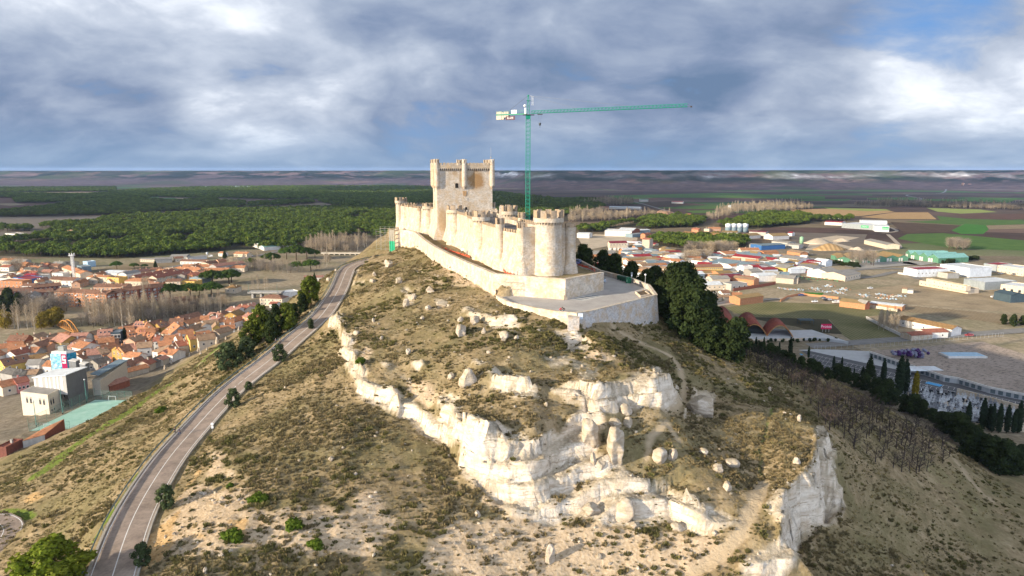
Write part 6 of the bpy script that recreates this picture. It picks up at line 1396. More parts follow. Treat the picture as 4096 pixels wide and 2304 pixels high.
H3=[(92,1030,592,932,5.8,9,2.8,'plaster_yellow','tile_brown','long mustard-yellow house with white trim and three roof windows',dict(sky=3)),
(302,826,636,742,5,8,2.2,'plaster_white','tile_red','white house with dark red roof left of the blue-netted tower',dict(win=(3,1))),
(-40,850,120,795,5.,8,2.4,'plaster_white','tile_orange','orange-roofed house at the left picture edge above the mustard house',dict(win=False)),
(165,762,490,722,4.5,7.5,2.2,'plaster_beige','tile_orange','orange roof with a pole, left group of the village',dict(win=False)),(-20,702,322,652,4.5,7,2.,'plaster_beige','tile_orange','orange roof at the left picture edge below the terracotta house',dict(win=False)),
(130,548,480,545,7.,8,2.6,'plaster_terracotta','tile_brown','terracotta house with roof terrace at the left picture edge',dict(chim=2)),
(482,662,690,602,4.2,7,1.8,'plaster_beige','tile_orange','small orange roof right of the terracotta house',dict(win=False)),(515,702,672,662,4.,6,1.5,'plaster_cream','tile_old','cream lean house below the small orange roof',dict(chim=1,win=False)),
(692,772,872,705,4.4,9,2.2,'plaster_grey','tile_orange','orange roof with grey side wall left of the netted tower',dict(ridge='y',win=False)),
(1182,590,1576,515,5.6,13,3.2,'plaster_ochre','tile_pink','big mustard gable with a pink roof below the wooden bridge',dict(ridge='y',win=False,chim=0)),
(806,576,1040,556,5,8,1.8,'plaster_white','tile_brown','white house with brown roof left of the big mustard gable',{}),
(1102,478,1312,464,5,8,2.,'brick_orange','tile_orange','orange house directly below the wooden bridge',{}),(1322,490,1645,482,5.,9,2.,'plaster_white','tile_pink','pale house with half-shaded mauve roof below the wooden bridge',dict(chim=0)),
(1882,452,2155,430,7.2,9,2.8,'plaster_salmon','tile_pink','salmon three-window house with three roof windows',dict(win=(3,2),sky=3,chim=0)),
(2132,402,2322,392,8.,9,0,'metal_dark','metal_grey','black-framed building under construction beside the salmon house',dict(win=(3,2),chim=0,wscale=1.7)),
(1662,592,1862,586,3.4,6,1.,'brick_dark','tile_red','low dark red shed left of the salmon house',dict(win=False,chim=0)),
(1372,662,1572,702,5,11,2.4,'plaster_white','tile_orange','white house with a bright salmon-orange roof right of the netted tower top',{}),
(1292,665,1372,690,4.4,7,1.8,'plaster_salmon','tile_pink','small salmon house beside the bright orange roof',{}),
(1962,802,2122,772,5,10,2.2,'stone_grey','tile_old','stone house with patchy old tiles beside the tall white gable',{}),
(2340,772,2520,735,7.2,11,2.6,'plaster_ochre','tile_brown','tall white gable with brown roof and ochre balconies',dict(chim=0)),(2080,835,2338,882,3.6,7,1.8,'brick_red','tile_old','low old-tiled brick house under the tall white gable',dict(win=(3,1))),
(1602,1012,1902,978,3.6,8,1.8,'stone_grey','tile_grey','dark slate-grey roof right of the netted tower, left one of two',dict(chim=0,win=(3,1))),(1892,992,2152,922,3.6,8,1.8,'stone_grey','tile_grey','dark grey roof right of the netted tower, right one of two',dict(chim=0,win=(3,1))),
(1562,832,1802,772,4.4,8,2.,'plaster_beige','tile_orange','orange roof immediately right of the netted tower',dict(sky=1,win=False)),(582,942,962,882,4.4,10,2.2,'stone_grey','tile_ochre','wide rusty old roof left of the netted tower',dict(win=False)),
(502,1012,752,1002,4.6,7,2.,'plaster_white','fibre_grey','white shed with pale grey roof in front of the rusty old roof',dict(win=(2,1),chim=0)),(820,1032,986,1046,5.4,7,2.,'plaster_white','tile_orange','white house with orange roof just behind the grey metal roof',{}),
(-10,1160,232,1205,4,8,1.6,'plaster_grey','tile_grey','grey old roof at the left edge behind the civic building',dict(win=False)),(252,1222,472,1205,4,7,1.5,'plaster_grey','tile_grey','grey house with two small windows behind the civic building',dict(win=(2,1))),(432,1200,692,1190,4,7,1.6,'stone_grey','tile_old','old mossy roof touching the civic building',dict(win=False,chim=0)),
(330,1372,562,1322,5.,7,1.8,'plaster_pink','tile_red','pink house with white window frames left of the civic building',dict(win=(3,1))),(42,1446,322,1382,4.5,8,2.,'plaster_cream','tile_orange','orange-roofed house at the left edge beside the pink house',{}),
(2232,1130,2460,1030,4.8,9,2.6,'plaster_white','tile_red','white house with small square windows at the edge of the slope',dict(win=(2,1))),
(2120,1420,2500,1300,2.8,6,1.,'brick_red','tile_pink','low brick row of cellars below the white house',dict(win=False,chim=0))]
for q in H3:
 *a,k=q;house('A3',*a,group=V_,**k)
R_='houses across the river'
H2=[(285,178,750,192,3.6,7,1.,'plaster_cream','fibre_grey','long roofless cream stable with a row of openings',dict(win=(13,1),chim=0,cat='stable')),
(578,188,908,172,4.5,14,1.6,'concrete','fibre_grey','open grey shed behind the cream stable',dict(win=False,chim=0,cat='shed')),(872,128,1192,122,5,14,1.8,'concrete','fibre_grey','grey shed left of the round silo',dict(win=False,chim=0,cat='shed')),(1202,148,1582,118,3.6,10,.8,'plaster_white','fibre_grey','long weathered white yard wall shed with blue patch',dict(win=False,chim=0,cat='shed')),
(1062,214,1562,226,4.2,9,1.6,'plaster_white','tile_brown','long white house with a row of eight small windows',dict(win=(8,1))),(972,166,1132,154,4.6,9,1.8,'plaster_cream','tile_brown','cream house behind the long white house',{}),
(1432,262,1616,268,5.2,9,2.,'plaster_cream','tile_brown','cream gabled house right of the long white house',dict(ridge='y',win=(2,1))),(1622,266,1802,236,5,9,2.,'plaster_salmon','tile_brown','brown roof with sunlit slope beside the cream gable',{}),(1812,222,1975,206,5,9,2.,'plaster_salmon','tile_brown','brown roofed house before the round silo',dict(chim=2)),
(1762,322,2332,248,7.5,12,2.,'plaster_grey','tile_pink','long mauve-roofed block with grey balconies by the road',dict(chim=0)),
(1102,326,1642,326,4.4,10,2.2,'plaster_cream','tile_orange','long cream row with orange roof and three chimneys, back row left',dict(chim=3)),(1762,346,2302,346,4.4,10,2.2,'plaster_cream','tile_orange','long cream row with orange roof, back row right',dict(chim=3)),(1502,402,1990,392,4.6,10,2.2,'plaster_cream','tile_orange','long cream row with orange roof just behind the umbrella pines',dict(chim=2)),(902,362,1462,402,5,10,2.2,'plaster_salmon','tile_orange','orange-roofed row ending in a hip behind the dark brown rows',dict(chim=2,hip=True)),
(242,542,992,402,5.4,10,2.4,'plaster_cream','tile_red','long dark red terrace roof, back one of two parallel rows',dict(chim=5)),(612,546,1292,408,5.6,10,2.4,'plaster_cream','tile_red','long dark red terrace row with garage doors, front one of two parallel rows',dict(chim=4)),
(0,474,492,392,5.2,9,2.,'plaster_salmon','tile_pink','mauve-brown row with many white chimneys',dict(chim=6)),(-10,598,482,607,5.4,10,2.2,'plaster_cream','tile_orange','cream houses under a broad hipped orange-brown roof',dict(hip=True,chim=0)),(482,388,690,382,4.8,9,2.,'plaster_cream','tile_brown','brown-roofed house at the end of the white-chimney row',{}),
(782,612,1062,606,8.5,12,1.6,'plaster_cream','tile_brown','cream apartment house with balconies behind the pines',dict(chim=0)),(1064,604,1342,614,8,11,0,'plaster_yellow','tile_orange','yellow flat-topped block beside the cream apartments',dict(chim=2)),
(1482,560,1702,520,6,16,2.,'metal_bluegrey','metal_grey','blue-grey warehouse behind the umbrella pines',dict(win=False,chim=0,cat='warehouse',panels=0)),(1197,478,1302,478,5.2,8,1.8,'plaster_orange','tile_red','small orange house with hipped roof, left one of two',dict(hip=True)),(1304,482,1440,472,5.2,8,1.8,'brick_orange','tile_red','orange brick house with flat wall, right one of two',{}),(1442,446,1592,446,5.6,9,1.8,'plaster_orange','tile_brown','orange house below the cream rows',{}),
(1932,730,2142,732,5,11,2.4,'plaster_cream','tile_ochre','villa with hipped tan roof and verandas beside the bridge',dict(hip=True,chim=2)),(882,988,1182,962,6.5,10,2.,'plaster_beige','tile_brown','brown house half hidden by bare poplars',dict(chim=2)),
(2100,70,2350,80,4,10,2.,'plaster_cream','tile_orange','orange-roofed bungalows below the forest edge',dict(chim=2)),(1800,60,1900,66,4,8,1.6,'plaster_white','tile_orange','white bungalow by the fir below the forest',{})]
for q in H2:
 *a,k=q;house('A2',*a,group=R_,name='river_building',**k)  # one name for rows, single houses, sheds and the stable across the river
H1=[(392,852,1022,802,7,11,2.,'brick_dark','tile_brown','long brown-roofed dark brick block left of the apartments',{}),(232,800,655,765,6.5,10,2.,'brick_dark','tile_brown','brown roofed block behind the long dark brick block',dict(chim=2)),(-10,790,222,780,6.5,9,2.,'plaster_salmon','tile_brown','brown roof at the left edge with white chimneys',dict(chim=2)),
(462,905,712,892,6,12,2.6,'plaster_white','fibre_grey','bright white gabled house before the dark park trees',dict(ridge='y',win=False)),(20,935,470,905,5.5,12,2.2,'plaster_white','tile_brown','white building with solar panels on its brown roof',dict(panels=5,chim=0)),
(-10,602,425,612,8.6,11,0,'brick_orange','tile_orange','orange brick three-storey building with dark recesses',dict(chim=0)),(-10,552,512,562,4.5,30,0,'plaster_white','fibre_grey','white and pale blue supermarket front',dict(win=False,chim=0,cat='shop')),(512,575,862,532,5,26,0,'plaster_blue','metal_red','blue-fronted store with a white band',dict(win=False,chim=0,cat='shop')),
(946,566,1182,578,5.8,11,2.,'plaster_cream','tile_brown','cream house with white base and brown roof, left one of a pair',dict(chim=0)),(1184,588,1402,592,5.8,13,2.2,'plaster_white','tile_brown','white house with brown roof and round pink gable, right one of a pair',dict(chim=1)),
(422,692,642,690,6,8,1.6,'plaster_white','tile_brown','white house with a mint-green end wall',dict(chim=1)),(652,732,1182,682,6.5,11,2.,'brick_dark','tile_brown','dark red brick row with tall chimneys',dict(chim=3)),
(1192,338,1545,462,5.6,11,2.,'plaster_cream','tile_orange','stepped orange terrace running down beside the lattice mast',dict(chim=3)),
(1482,300,1575,330,6,9,0,'metal_bluegrey','metal_grey','grey-blue modern house beside the stepped terrace',dict(chim=0)),(1600,222,1690,232,6,9,0,'plaster_lightblue','metal_white','pale blue modern house at the forest edge',dict(chim=0)),
(1670,520,1800,530,4.6,8,1.8,'plaster_white','tile_orange','white house with small orange hipped roof right of the mast',dict(hip=True)),(1830,512,2062,528,6.5,9,1.2,'plaster_cream','tile_orange','cream flats with an orange roof, left half',{}),(2064,530,2292,545,6.8,10,0,'plaster_yellow','tile_brown','pale yellow flats with solar panels, right half',dict(chim=1)),
(1962,440,2262,455,5,20,1.5,'plaster_white','metal_white','white warehouse left of the grey roofed one',dict(win=False,chim=0,cat='warehouse')),(2282,462,2440,470,6,18,2.,'plaster_white','fibre_grey','white gabled warehouse before the dark pines',dict(ridge='y',win=False,chim=0,cat='warehouse')),
(1802,712,2420,712,7.5,11,2.,'plaster_salmon','tile_brown','long salmon apartment block behind the front apartments',dict(chim=4))]
for q in H1:
 *a,k=q;house('A1',*a,group=R_,name='town_building',**k)
small=[(780,420,960,'plaster_salmon','tile_pink','pink'),(640,360,720,'plaster_cream','tile_orange','orange'),(932,420,1090,'plaster_salmon','tile_brown','salmon gabled'),(1000,450,1210,'plaster_white','concrete','white flat-roofed'),(510,305,640,'plaster_cream','tile_brown','brown'),(362,275,490,'plaster_orange','tile_orange','orange-walled towered'),(722,305,890,'brick_red','tile_red','red brick'),(942,305,1110,'plaster_salmon','tile_brown','salmon low'),(0,330,165,'plaster_white','tile_red','white gabled'),(30,262,190,'plaster_cream','fibre_grey','grey'),(0,195,215,'plaster_cream','tile_orange','low orange'),(225,215,470,'concrete','fibre_grey','long grey'),(440,375,600,'plaster_beige','tile_grey','grey-gabled'),(0,462,150,'plaster_white','concrete','white-parapet'),(160,490,305,'plaster_cream','concrete','cream flat-roofed'),(312,470,448,'plaster_white','concrete','white cube-shaped'),(0,530,230,'concrete','fibre_grey','grey-roofed low'),(450,500,640,'plaster_pink','metal_red','red-roofed'),(1230,250,1400,'plaster_beige','tile_grey','grey-roofed long'),(1000,262,1180,'plaster_cream','fibre_grey','dull grey'),(470,445,670,'plaster_beige','tile_red','dark red')]
for i,(x1,y,x2,w,r,l) in enumerate(small):
 fl=r=='concrete';house('A1',x1,y,x2,y+(x2-x1)*.03,4.6,9,0 if fl else 1.9,w,r,l+' house in the far left quarter before the pine wood',group='houses in the far left quarter',chim=0 if fl else 1)
HB=[]
for o in list(COL.objects):
 if o.get('category') in ('house','shop','shed','stable') and o.parent is None: HB.append(Vector((o.location.x,o.location.y,0)))
def infill(c,poly,n,group,label,rise=2.2):
 xs=[q[0] for q in poly];ys=[q[1] for q in poly];k=0;tr=0
 while k<n and tr<n*80:
  tr+=1;x,y=rnd.uniform(min(xs),max(xs)),rnd.uniform(min(ys),max(ys))
  if not inpoly(np.array([x]),np.array([y]),poly)[0]: continue
  p=hit(c,x,y);p.z=0
  if all((p-q).length>8.5 for q in HB):
   HB.append(p);w=rnd.uniform(7,11)*F/p.length*CR[c][2]
   house(c,x,y,x+w,y-w*rnd.choice((-.1,.12,.3)),rnd.uniform(3.6,5.4),rnd.uniform(7,9),rise*rnd.uniform(.7,1.1),rnd.choice(('plaster_white','plaster_cream','plaster_beige','plaster_salmon','stone_grey')),rnd.choice(('tile_orange','tile_orange','tile_brown','tile_old','tile_pink')),label,group=group);k+=1
infill('A',[(0,1420),(0,1230),(420,1160),(900,1150),(1500,1040),(2300,900),(2480,1000),(1900,1290),(1300,1417),(800,1417)],46,V_,'plain little village house squeezed between larger ones at the foot of the hill')
infill('A',[(0,400),(650,400),(900,520),(1350,470),(1900,430),(2400,400),(2300,480),(1700,640),(1000,640),(0,560)],34,R_,'plain little house between the long rows across the river')
def flats(c,x1,y1,x2,y2,h,d,label,secs,wall='brick_orange',rows=4,per=4,balc=True):
 a,b,gg=frame2(c,x1,y1,x2,y2,h);dv=Vector((b.x-a.x,b.y-a.y,0));w=dv.length
 t=thing('apartment_block',label,'apartments',(a.x,a.y,gg),math.atan2(dv.y,dv.x),'salmon apartment blocks by the river')
 sw=w/secs;wm=winmesh(1.2,1.2)
 mb=MB()
 for k in range(secs): mb.box(k*sw+(.9 if k else 0),(k+1)*sw-(.0),0,d,-1,h)
 mb.box(.5,w-.5,1.6,d-.3,-1,h-.02);mb.build('wall',wall,t)
 mb=MB()
 for k in range(secs):
  o=.12*(k%2);e=.5;x0,x1_=k*sw-.1,(k+1)*sw+.1
  mb.slab((x0,-e,h+.1+o),(x1_,-e,h+.1+o),(x1_,d/2,h+2.2+o),(x0,d/2,h+2.2+o),.18);mb.slab((x0,d/2,h+2.2+o),(x1_,d/2,h+2.2+o),(x1_,d+e,h+.1+o),(x0,d+e,h+.1+o),.18)
 r=mb.build('roof','tile_brown',t)
 for k in range(secs):
  mb=MB();x=k*sw+.6;mb.box(x-.35,x+.35,d*.5-.5,d*.5+.5,h+1.2,h+3.2);mb.build('chimney','plaster_cream',r)
 for k in range(secs):
  for i in range(rows):
   z=h*(i+.5)/rows-.55
   for q in range(per-1): put('window',wm,t,(k*sw+.9+(sw-.9)*(q+.5)/(per-1)*.86+.3,0,z))
   if balc:
    mb=MB();mb.box(k*sw+.95,k*sw+2.6,-.9,0,z-.35,z+.5);put('balcony',mb.mesh('balcony','trim_white' if i%2 else 'shutter'),t)
 return t
flats('A1',1040,803,2050,862,11.5,12,'salmon front apartment block with five stepped sections, sunlit side',5)
flats('A1',2052,862,2400,800,11.5,12,'shaded wing of the front apartments, left half beside the corner',2,'brick_red')  # wing's shade put into the wall colour: darker brick than the sunlit block
flats('A2',-5,792,772,700,11.5,12,'shaded wing of the front apartments, right half towards the umbrella pines',3,'brick_red')  # same darker brick carries the shade of this half
simple('clad_grey',(.40,.39,.37),.7,var=.08,streak=.1);simple('clad_pale',(.68,.65,.60),.7,var=.06,streak=.08);simple('clad_dark',(.17,.175,.18),.6,var=.1,streak=.12);simple('stone_pale',(.60,.53,.42),.9,var=.12,scale=1.5)
P0=gp('E',428,765,12.);q1=gp('E',195,735,12.);q2=gp('E',655,640,12.)
ux=(P0-q1).normalized();uy=(q2-P0);uy.normalize()
cv=thing('civic_building','modern civic building with pale stone base and striped grey metal hall','building',P0)
def cvp(a,b,z): return tuple(ux*a+uy*b+Vector((0,0,z)))
def cvbox(mb,a0,a1,b0,b1,z0,z1,zs=None):
 zs=zs or [z1]*4;mb.add([cvp(a0,b0,z0),cvp(a1,b0,z0),cvp(a1,b1,z0),cvp(a0,b1,z0),cvp(a0,b0,zs[0]),cvp(a1,b0,zs[1]),cvp(a1,b1,zs[2]),cvp(a0,b1,zs[3])],[(3,2,1,0),(4,5,6,7),(0,1,5,4),(1,2,6,5),(2,3,7,6),(3,0,4,7)])
wl=(P0-q1).length;hb=zat('E',425,600,P0.y)-12
mb=MB();cvbox(mb,-wl,0,0,26,-4,hb);mb.build('wall','stone_pale',cv)
mb=MB();cvbox(mb,-wl+.4,-.4,.4,25.6,hb-.1,hb+.05);mb.build('terrace_roof','fibre_grey',cv)
A0,A1_,B0,B1=-wl+1.5,4.5,7.,21.
def czh(x,y,a,b): return zat('E',x,y,cvp(a,b,0)[1]+P0.y)-12
hh=czh(250,455,A0,B0);h2=czh(625,432,A1_,B0);h3=czh(738,366,A1_,B1);HC=[hh,h2,h3,hh+h3-h2]
mb=MB();cvbox(mb,A0,A1_,B0,B1,hb-2,hh,HC);hall=mb.build('upper_hall','clad_grey',cv)
mb=MB()
for k,(f0,f1) in enumerate([(.0,.06),(.15,.26),(.36,.42),(.48,.52),(.60,.66),(.72,.76),(.82,.9)]):
 z=hh+(h2-hh)*(f0+f1)/2;a0=A0+(A1_-A0)*f0;a1=A0+(A1_-A0)*f1;cvbox(mb,a0,a1,B0-.06,B0+.01,hb+.1,z-.2)
mb.build('cladding_stripes','clad_pale',cv)
mb=MB();cvbox(mb,A1_-.01,A1_+.06,B0+.2,B1-.2,-1,h2,[h2,h2,h3,h3]);mb.build('side_cladding','clad_dark',cv)
mb=MB();V=[cvp(A0-.5,B0-.6,HC[0]+.35),cvp(A1_+.5,B0-.6,HC[1]+.35),cvp(A1_+.5,B1+.5,HC[2]+.35),cvp(A0-.5,B1+.5,HC[3]+.35)];mb.add(V+[(x,y,z-.3) for x,y,z in V],[(0,1,2,3),(7,6,5,4),(0,4,5,1),(1,5,6,2),(2,6,7,3),(3,7,4,0)]);mb.build('roof','metal_white',cv)
for (a,b,w_) in ((1.,18.,3.),(-7,20.5,4.)):
 mb=MB();cvbox(mb,a,a+w_,b+3.2,b+6.2,h2-3,h3+1.3);o=mb.build('roof_lantern','clad_dark',cv)
 mb=MB();cvbox(mb,a-.15,a+w_+.15,b+3.05,b+6.35,h3+1.32,h3+1.5);mb.build('lantern_roof','clad_pale',o)
wm=winmesh(.9,2.6,'stone_pale');rotx=math.atan2(ux.y,ux.x);roty=math.atan2(uy.y,uy.x)
for a in (.22,.36,.70,.84): put('window',wm,cv,cvp(-wl+wl*a,-.02,hb*.45),rotx)
for b in (1.5,3.,8.,10,15.,18.,20.,22): put('window',wm,cv,cvp(.02,b,hb*.42),roty)
for b in (1.5,3.,8.,10,15.,18.): put('window',winmesh(.8,.9,'stone_pale'),cv,cvp(.02,b,hb*.1),roty)
mb=MB();cvbox(mb,4.6,9.,24,46,-2,h2*.62,[h2*.5,h2*.5,h2*.66,h2*.66]);cvw=mb.build('side_wing','stone_pale',cv)
mb=MB();cvbox(mb,4.4,9.4,23.6,46.4,h2*.66+.03,h2*.7);mb.build('wing_roof','metal_bluegrey',cv)
m,t,b=newmat('court_green',.85,0,.15);p=pos(t);n=t.noise(p,.3,6,.65);t.l.new(t.ramp(n,[(.3,(.30,.54,.42)),(.6,(.40,.62,.51)),(.75,(.52,.66,.58))]),b.inputs['Base Color'])
CT=[gp('E',x,y,14.06) for x,y in [(250,912),(600,890),(1140,648),(820,642)]]
mb=MB();mb.quad(*CT);struct(mb.build('sports_court','court_green'))
mb=MB();L2=[v.lerp(sum(CT,Vector())/4,.06)+Vector((0,0,.02)) for v in CT]
for i in range(4):
 a,b_=L2[i],L2[(i+1)%4];d=(b_-a).normalized();s=Vector((-d.y,d.x,0))*.06;mb.quad(a-s,b_-s,b_+s,a+s)
struct(mb.build('court_marking','road_line'))
simple('fence_green',(.08,.22,.16),.5,.2,var=.1)
m,t,b=newmat('wire_mesh',.6,.3,.2);b.inputs['Base Color'].default_value=(.25,.36,.32,1);b.inputs['Alpha'].default_value=.16
fc=thing('court_fence','tall green wire fence with posts round the pale green sports court','fence',CT[0])
mb=MB()
for a,b_,n,hh_ in [(CT[0],CT[3],8,5.),(CT[3],CT[2],5,4.),(CT[0],CT[1],4,3.)]:
 for k in range(n+1):
  q=a.lerp(b_,k/n)-CT[0];mb.tube(q+Vector((0,0,-.4)),q+Vector((0,0,hh_)),.05,None,5)
 for z in (.1,hh_*.5,hh_): mb.tube(a-CT[0]+Vector((0,0,z)),b_-CT[0]+Vector((0,0,z)),.025,None,4)
mb.build('fence_frame','fence_green',fc)
mb=MB()
for a,b_,n,hh_ in [(CT[0],CT[3],8,5.),(CT[3],CT[2],5,4.),(CT[0],CT[1],4,3.)]: mb.quad(a-CT[0],b_-CT[0],b_-CT[0]+Vector((0,0,hh_)),a-CT[0]+Vector((0,0,hh_)))
mb.build('wire_mesh','wire_mesh',fc)
for i,p in enumerate((CT[3].lerp(CT[2],.5),CT[0].lerp(CT[1],.4))):
 c=sum(CT,Vector())/4;d=(CT[2]-CT[3]).normalized();t=thing('goal','%s white goal frame on the sports court'%('far','near')[i],'goal',p.lerp(c,.06));mb=MB();a,b_=-d*1.5,d*1.5;up_=Vector((0,0,2))
 mb.tube(a,a+up_,.06);mb.tube(b_,b_+up_,.06);mb.tube(a+up_,b_+up_,.06);mb.build('goal_frame','white_paint',t)
for k in range(3):
 p=CT[0].lerp(CT[3],.15+.38*k);lamp(p+Vector((-1.4,0,0)),9.5,'tall thin floodlight pole beside the sports court','teal_pole','floodlight poles')
a=gp('E',205,1085,16.3);b_=gp('E',395,1045,16.3);c_3=gp('E',562,905,16.3)
sh=thing('brick_shed','pale-fronted shed with sloping orange roof and brick side below the sports court','shed',a)
w1=b_-a;w2=c_3-b_;hA=zat('E',390,945,b_.y)-16.3
V=[Vector((0,0,-1)),w1+Vector((0,0,-1)),w1+w2+Vector((0,0,-1)),w2+Vector((0,0,-1))];hs=[hA*.85,hA,hA,hA*.55]
mb=MB();T_=[Vector((v.x,v.y,h)) for v,h in zip(V,hs)];mb.add(V+T_,[(3,2,1,0),(4,5,6,7),(0,1,5,4),(2,3,7,6),(3,0,4,7)]);mb.m=1;mb.add([V[1],V[2],T_[2],T_[1]],[(0,1,2,3)]);mb.build('wall',['concrete','brick_red'],sh)
mb=MB();mb.slab(*[v+Vector((0,0,.2)) for v in T_],.15);mb.build('roof','tile_orange',sh)
hs_=house('E',-30,1062,52,1065,3.,7,0,'brick_dark','tile_red','dark brick shed cut by the left picture edge',win=False,chim=1,cat='shed')
def wall_(c,pts,h,th,mat,label,cop=None,cat='wall',g=None,name='boundary_wall'):
 P=[(lambda h_:Vector(h_))(hit(c,x,y)) if g is None else gp(c,x,y,g) for x,y in pts];t=thing(name,label,cat,P[0]);mb=MB();rg=[]
 for i,p in enumerate(P):
  s=side(P,i)*th/2;q=p-P[0];rg.append([tuple(q-s+Vector((0,0,-1.))),tuple(q+s+Vector((0,0,-1.))),tuple(q+s+Vector((0,0,h))),tuple(q-s+Vector((0,0,h)))])
 mb.loft(rg);mb.build('wall_face',mat,t)
 if cop:
  mb=MB();rg=[]
  for i,p in enumerate(P):
   s=side(P,i)*(th/2+.06);q=p-P[0];rg.append([tuple(q-s+Vector((0,0,h+.004))),tuple(q+s+Vector((0,0,h+.004))),tuple(q+s+Vector((0,0,h+.12))),tuple(q-s+Vector((0,0,h+.12)))])
  mb.loft(rg);mb.build('coping',cop,t)
 return t,P
simple('graffiti_teal',(.03,.35,.33),.7,var=.4,scale=2)
gw,GP=wall_('A4',[(1070,1065),(1250,985),(1455,905)],2.6,.3,'plaster_grey','long dark grey wall with teal graffiti along the hill edge')
d=(GP[1]-GP[0]).normalized();n=Vector((d.y,-d.x,0));mb=MB()
for k in range(9):
 o=d*(2.+k*.55)+n*.17;mb.tube(o+Vector((0,0,.7+.3*math.sin(k*2.1))),o+d*.4+Vector((0,0,1.6+.4*math.sin(k*1.3))),.12,None,4);mb.tube(o+d*.4+Vector((0,0,1.5)),o+d*.5+Vector((0,0,.6)),.1,None,4)
mb.build('graffiti','graffiti_teal',gw)
m,t,b=newmat('net_blue',.75,0,.1);p=pos(t);n=t.noise(t.vmul(p,(.8,.8,1.6)),1.,5,.6);t.l.new(t.ramp(n,[(.35,(.01,.12,.24)),(.6,(.03,.27,.42)),(.75,(.25,.5,.62))]),b.inputs['Base Color'])
m,t,b=newmat('net_pale',.75,0,.1);p=pos(t);n=t.noise(t.vmul(p,(.8,.8,1.6)),1.,5,.6);t.l.new(t.ramp(n,[(.35,(.12,.42,.58)),(.5,(.32,.60,.72)),(.7,(.62,.70,.74))]),b.inputs['Base Color'])
simple('banner_magenta',(.42,.01,.09),.6,var=.1)
a,b_,gg=frame2('A3',965,800,1285,800,15);c2_=gp('A3',1470,760,gg+15)
tw=thing('netted_tower','square tower wrapped in blue scaffold netting with a magenta banner','tower',(a.x,a.y,gg));ex=Vector((b_.x-a.x,b_.y-a.y,0));ey=Vector((c2_.x-b_.x,c2_.y-b_.y,0));ey=ey.normalized()*min(9,ey.length)
Z=Vector((0,0,1))
mb=MB();C4=[Vector(),ex,ex+ey,ey];mb.loft([[tuple(v.lerp((ex+ey)/2,.1)-Z) for v in C4],[tuple(v.lerp((ex+ey)/2,.1)+Z*16.2) for v in C4]]);mb.build('wall','plaster_white',tw)
mb=MB()
g=6
for i in range(g):
 for j in range(8):
  u0,u1=ex*(i/g),ex*((i+1)/g);z0,z1=-1+j*2,1+j*2;f=lambda u,z:-.12*math.sin(u.length*2+z*1.3)
  if i==4 : continue
  nn=Vector((ex.y,-ex.x,0)).normalized();mb.add([u0+nn*f(u0,z0)+Z*z0,u1+nn*f(u1,z0)+Z*z0,u1+nn*f(u1,z1)+Z*z1,u0+nn*f(u0,z1)+Z*z1],[(0,1,2,3)])
mb.build('netting','net_pale',tw)
mb=MB();nn=Vector((ey.y,-ey.x,0)).normalized()
for i in range(g):
 for j in range(8):
  u0,u1=ex+ey*(i/g),ex+ey*((i+1)/g);z0,z1=-1+j*2,1+j*2
  mb.add([u0+nn*(.12*math.sin(i*3+j))+Z*z0,u1+nn*(.12*math.sin((i+1)*3+j))+Z*z0,u1+nn*(.12*math.sin((i+1)*3+j+1))+Z*z1,u0+nn*(.12*math.sin(i*3+j+1))+Z*z1],[(0,1,2,3)])
mb.build('netting','net_blue',tw)
nn=Vector((ex.y,-ex.x,0)).normalized();mb=MB();mb.loft([[tuple(ex*f_+nn*o+Z*z) for f_,o in ((.66,.2),(.98,.2),(.98,.1),(.66,.1))] for z in (-.5,14.8)]);bn=mb.build('banner','banner_magenta',tw)
mb=MB();w_=ex.length
for (u0,u1,z0,z1) in ((.71,.93,13.2,14.1),(.71,.78,12.4,13.2),(.71,.93,11.6,12.4),(.86,.93,10.9,11.6),(.71,.93,10.1,10.9)):
 mb.loft([[tuple(ex*f_+nn*o+Z*z) for f_,o in ((u0,.27),(u1,.27),(u1,.21),(u0,.21))] for z in (z0,z1)])
mb.build('banner_emblem','sign_white',tw)
mb=MB();c=(ex+ey)/2
for k in range(5):
 for q in (-1,1): mb.tube(c+Vector((q*2.2,-1.5+k*.8,15)),c+Vector((q*2.2,-1.5+k*.8,19.5)),.05,None,4)
for z in (16.5,18,19.4): mb.tube(c+Vector((-2.4,-1.5,z)),c+Vector((2.4,-1.5,z)),.05,None,4);mb.tube(c+Vector((-2.4,1.7,z)),c+Vector((2.4,1.7,z)),.05,None,4)
mb.box(c.x-1.4,c.x+1.4,c.y-1.4,c.y+1.4,15.8,18.6);mb.build('belfry_scaffold','scaff_steel',tw)
simple('bridge_wood',(.42,.19,.05),.8,var=.25,scale=2)
a=gp('A3',1110,245,1.5);b_=gp('A3',1430,385,1.5);br=thing('footbridge','orange timber arch footbridge across the river','bridge',a);d=b_-a;s=Vector((d.y,-d.x,0)).normalized()*-2.6
mb=MB()
for off in (Vector(),s):
 P=[off+d*(k/16)+Z*(5.6*math.sin(math.pi*k/16)) for k in range(17)];mb.path(P,.38,6)
mb.build('arch','bridge_wood',br)
mb=MB()
for off in (Vector(),s):
 for k in range(1,16,2): mb.tube(off+d*(k/16),off+d*(k/16)+Z*(5.6*math.sin(math.pi*k/16)),.1,None,4)
mb.build('hangers','bridge_wood',br)
mb=MB();mb.slab(Vector()-s*.1,d-s*.1,d+s*1.1,s*1.1,.4);mb.build('deck','bridge_wood',br)
p=gp('A1',1432,515,1.);hM=zat('A1',1400,85,p.y)-1;lm=thing('lattice_mast','white and blue lattice telecom mast above the orange terrace','mast',p);mb=MB();lattice(mb,(0,0,0),(0,0,hM),2.,14,.2,.12);mb.build('mast_frame','white_paint',lm)
mb=MB();mb.box(-2.4,2.4,-2.4,2.4,hM-1.2,hM-.9)
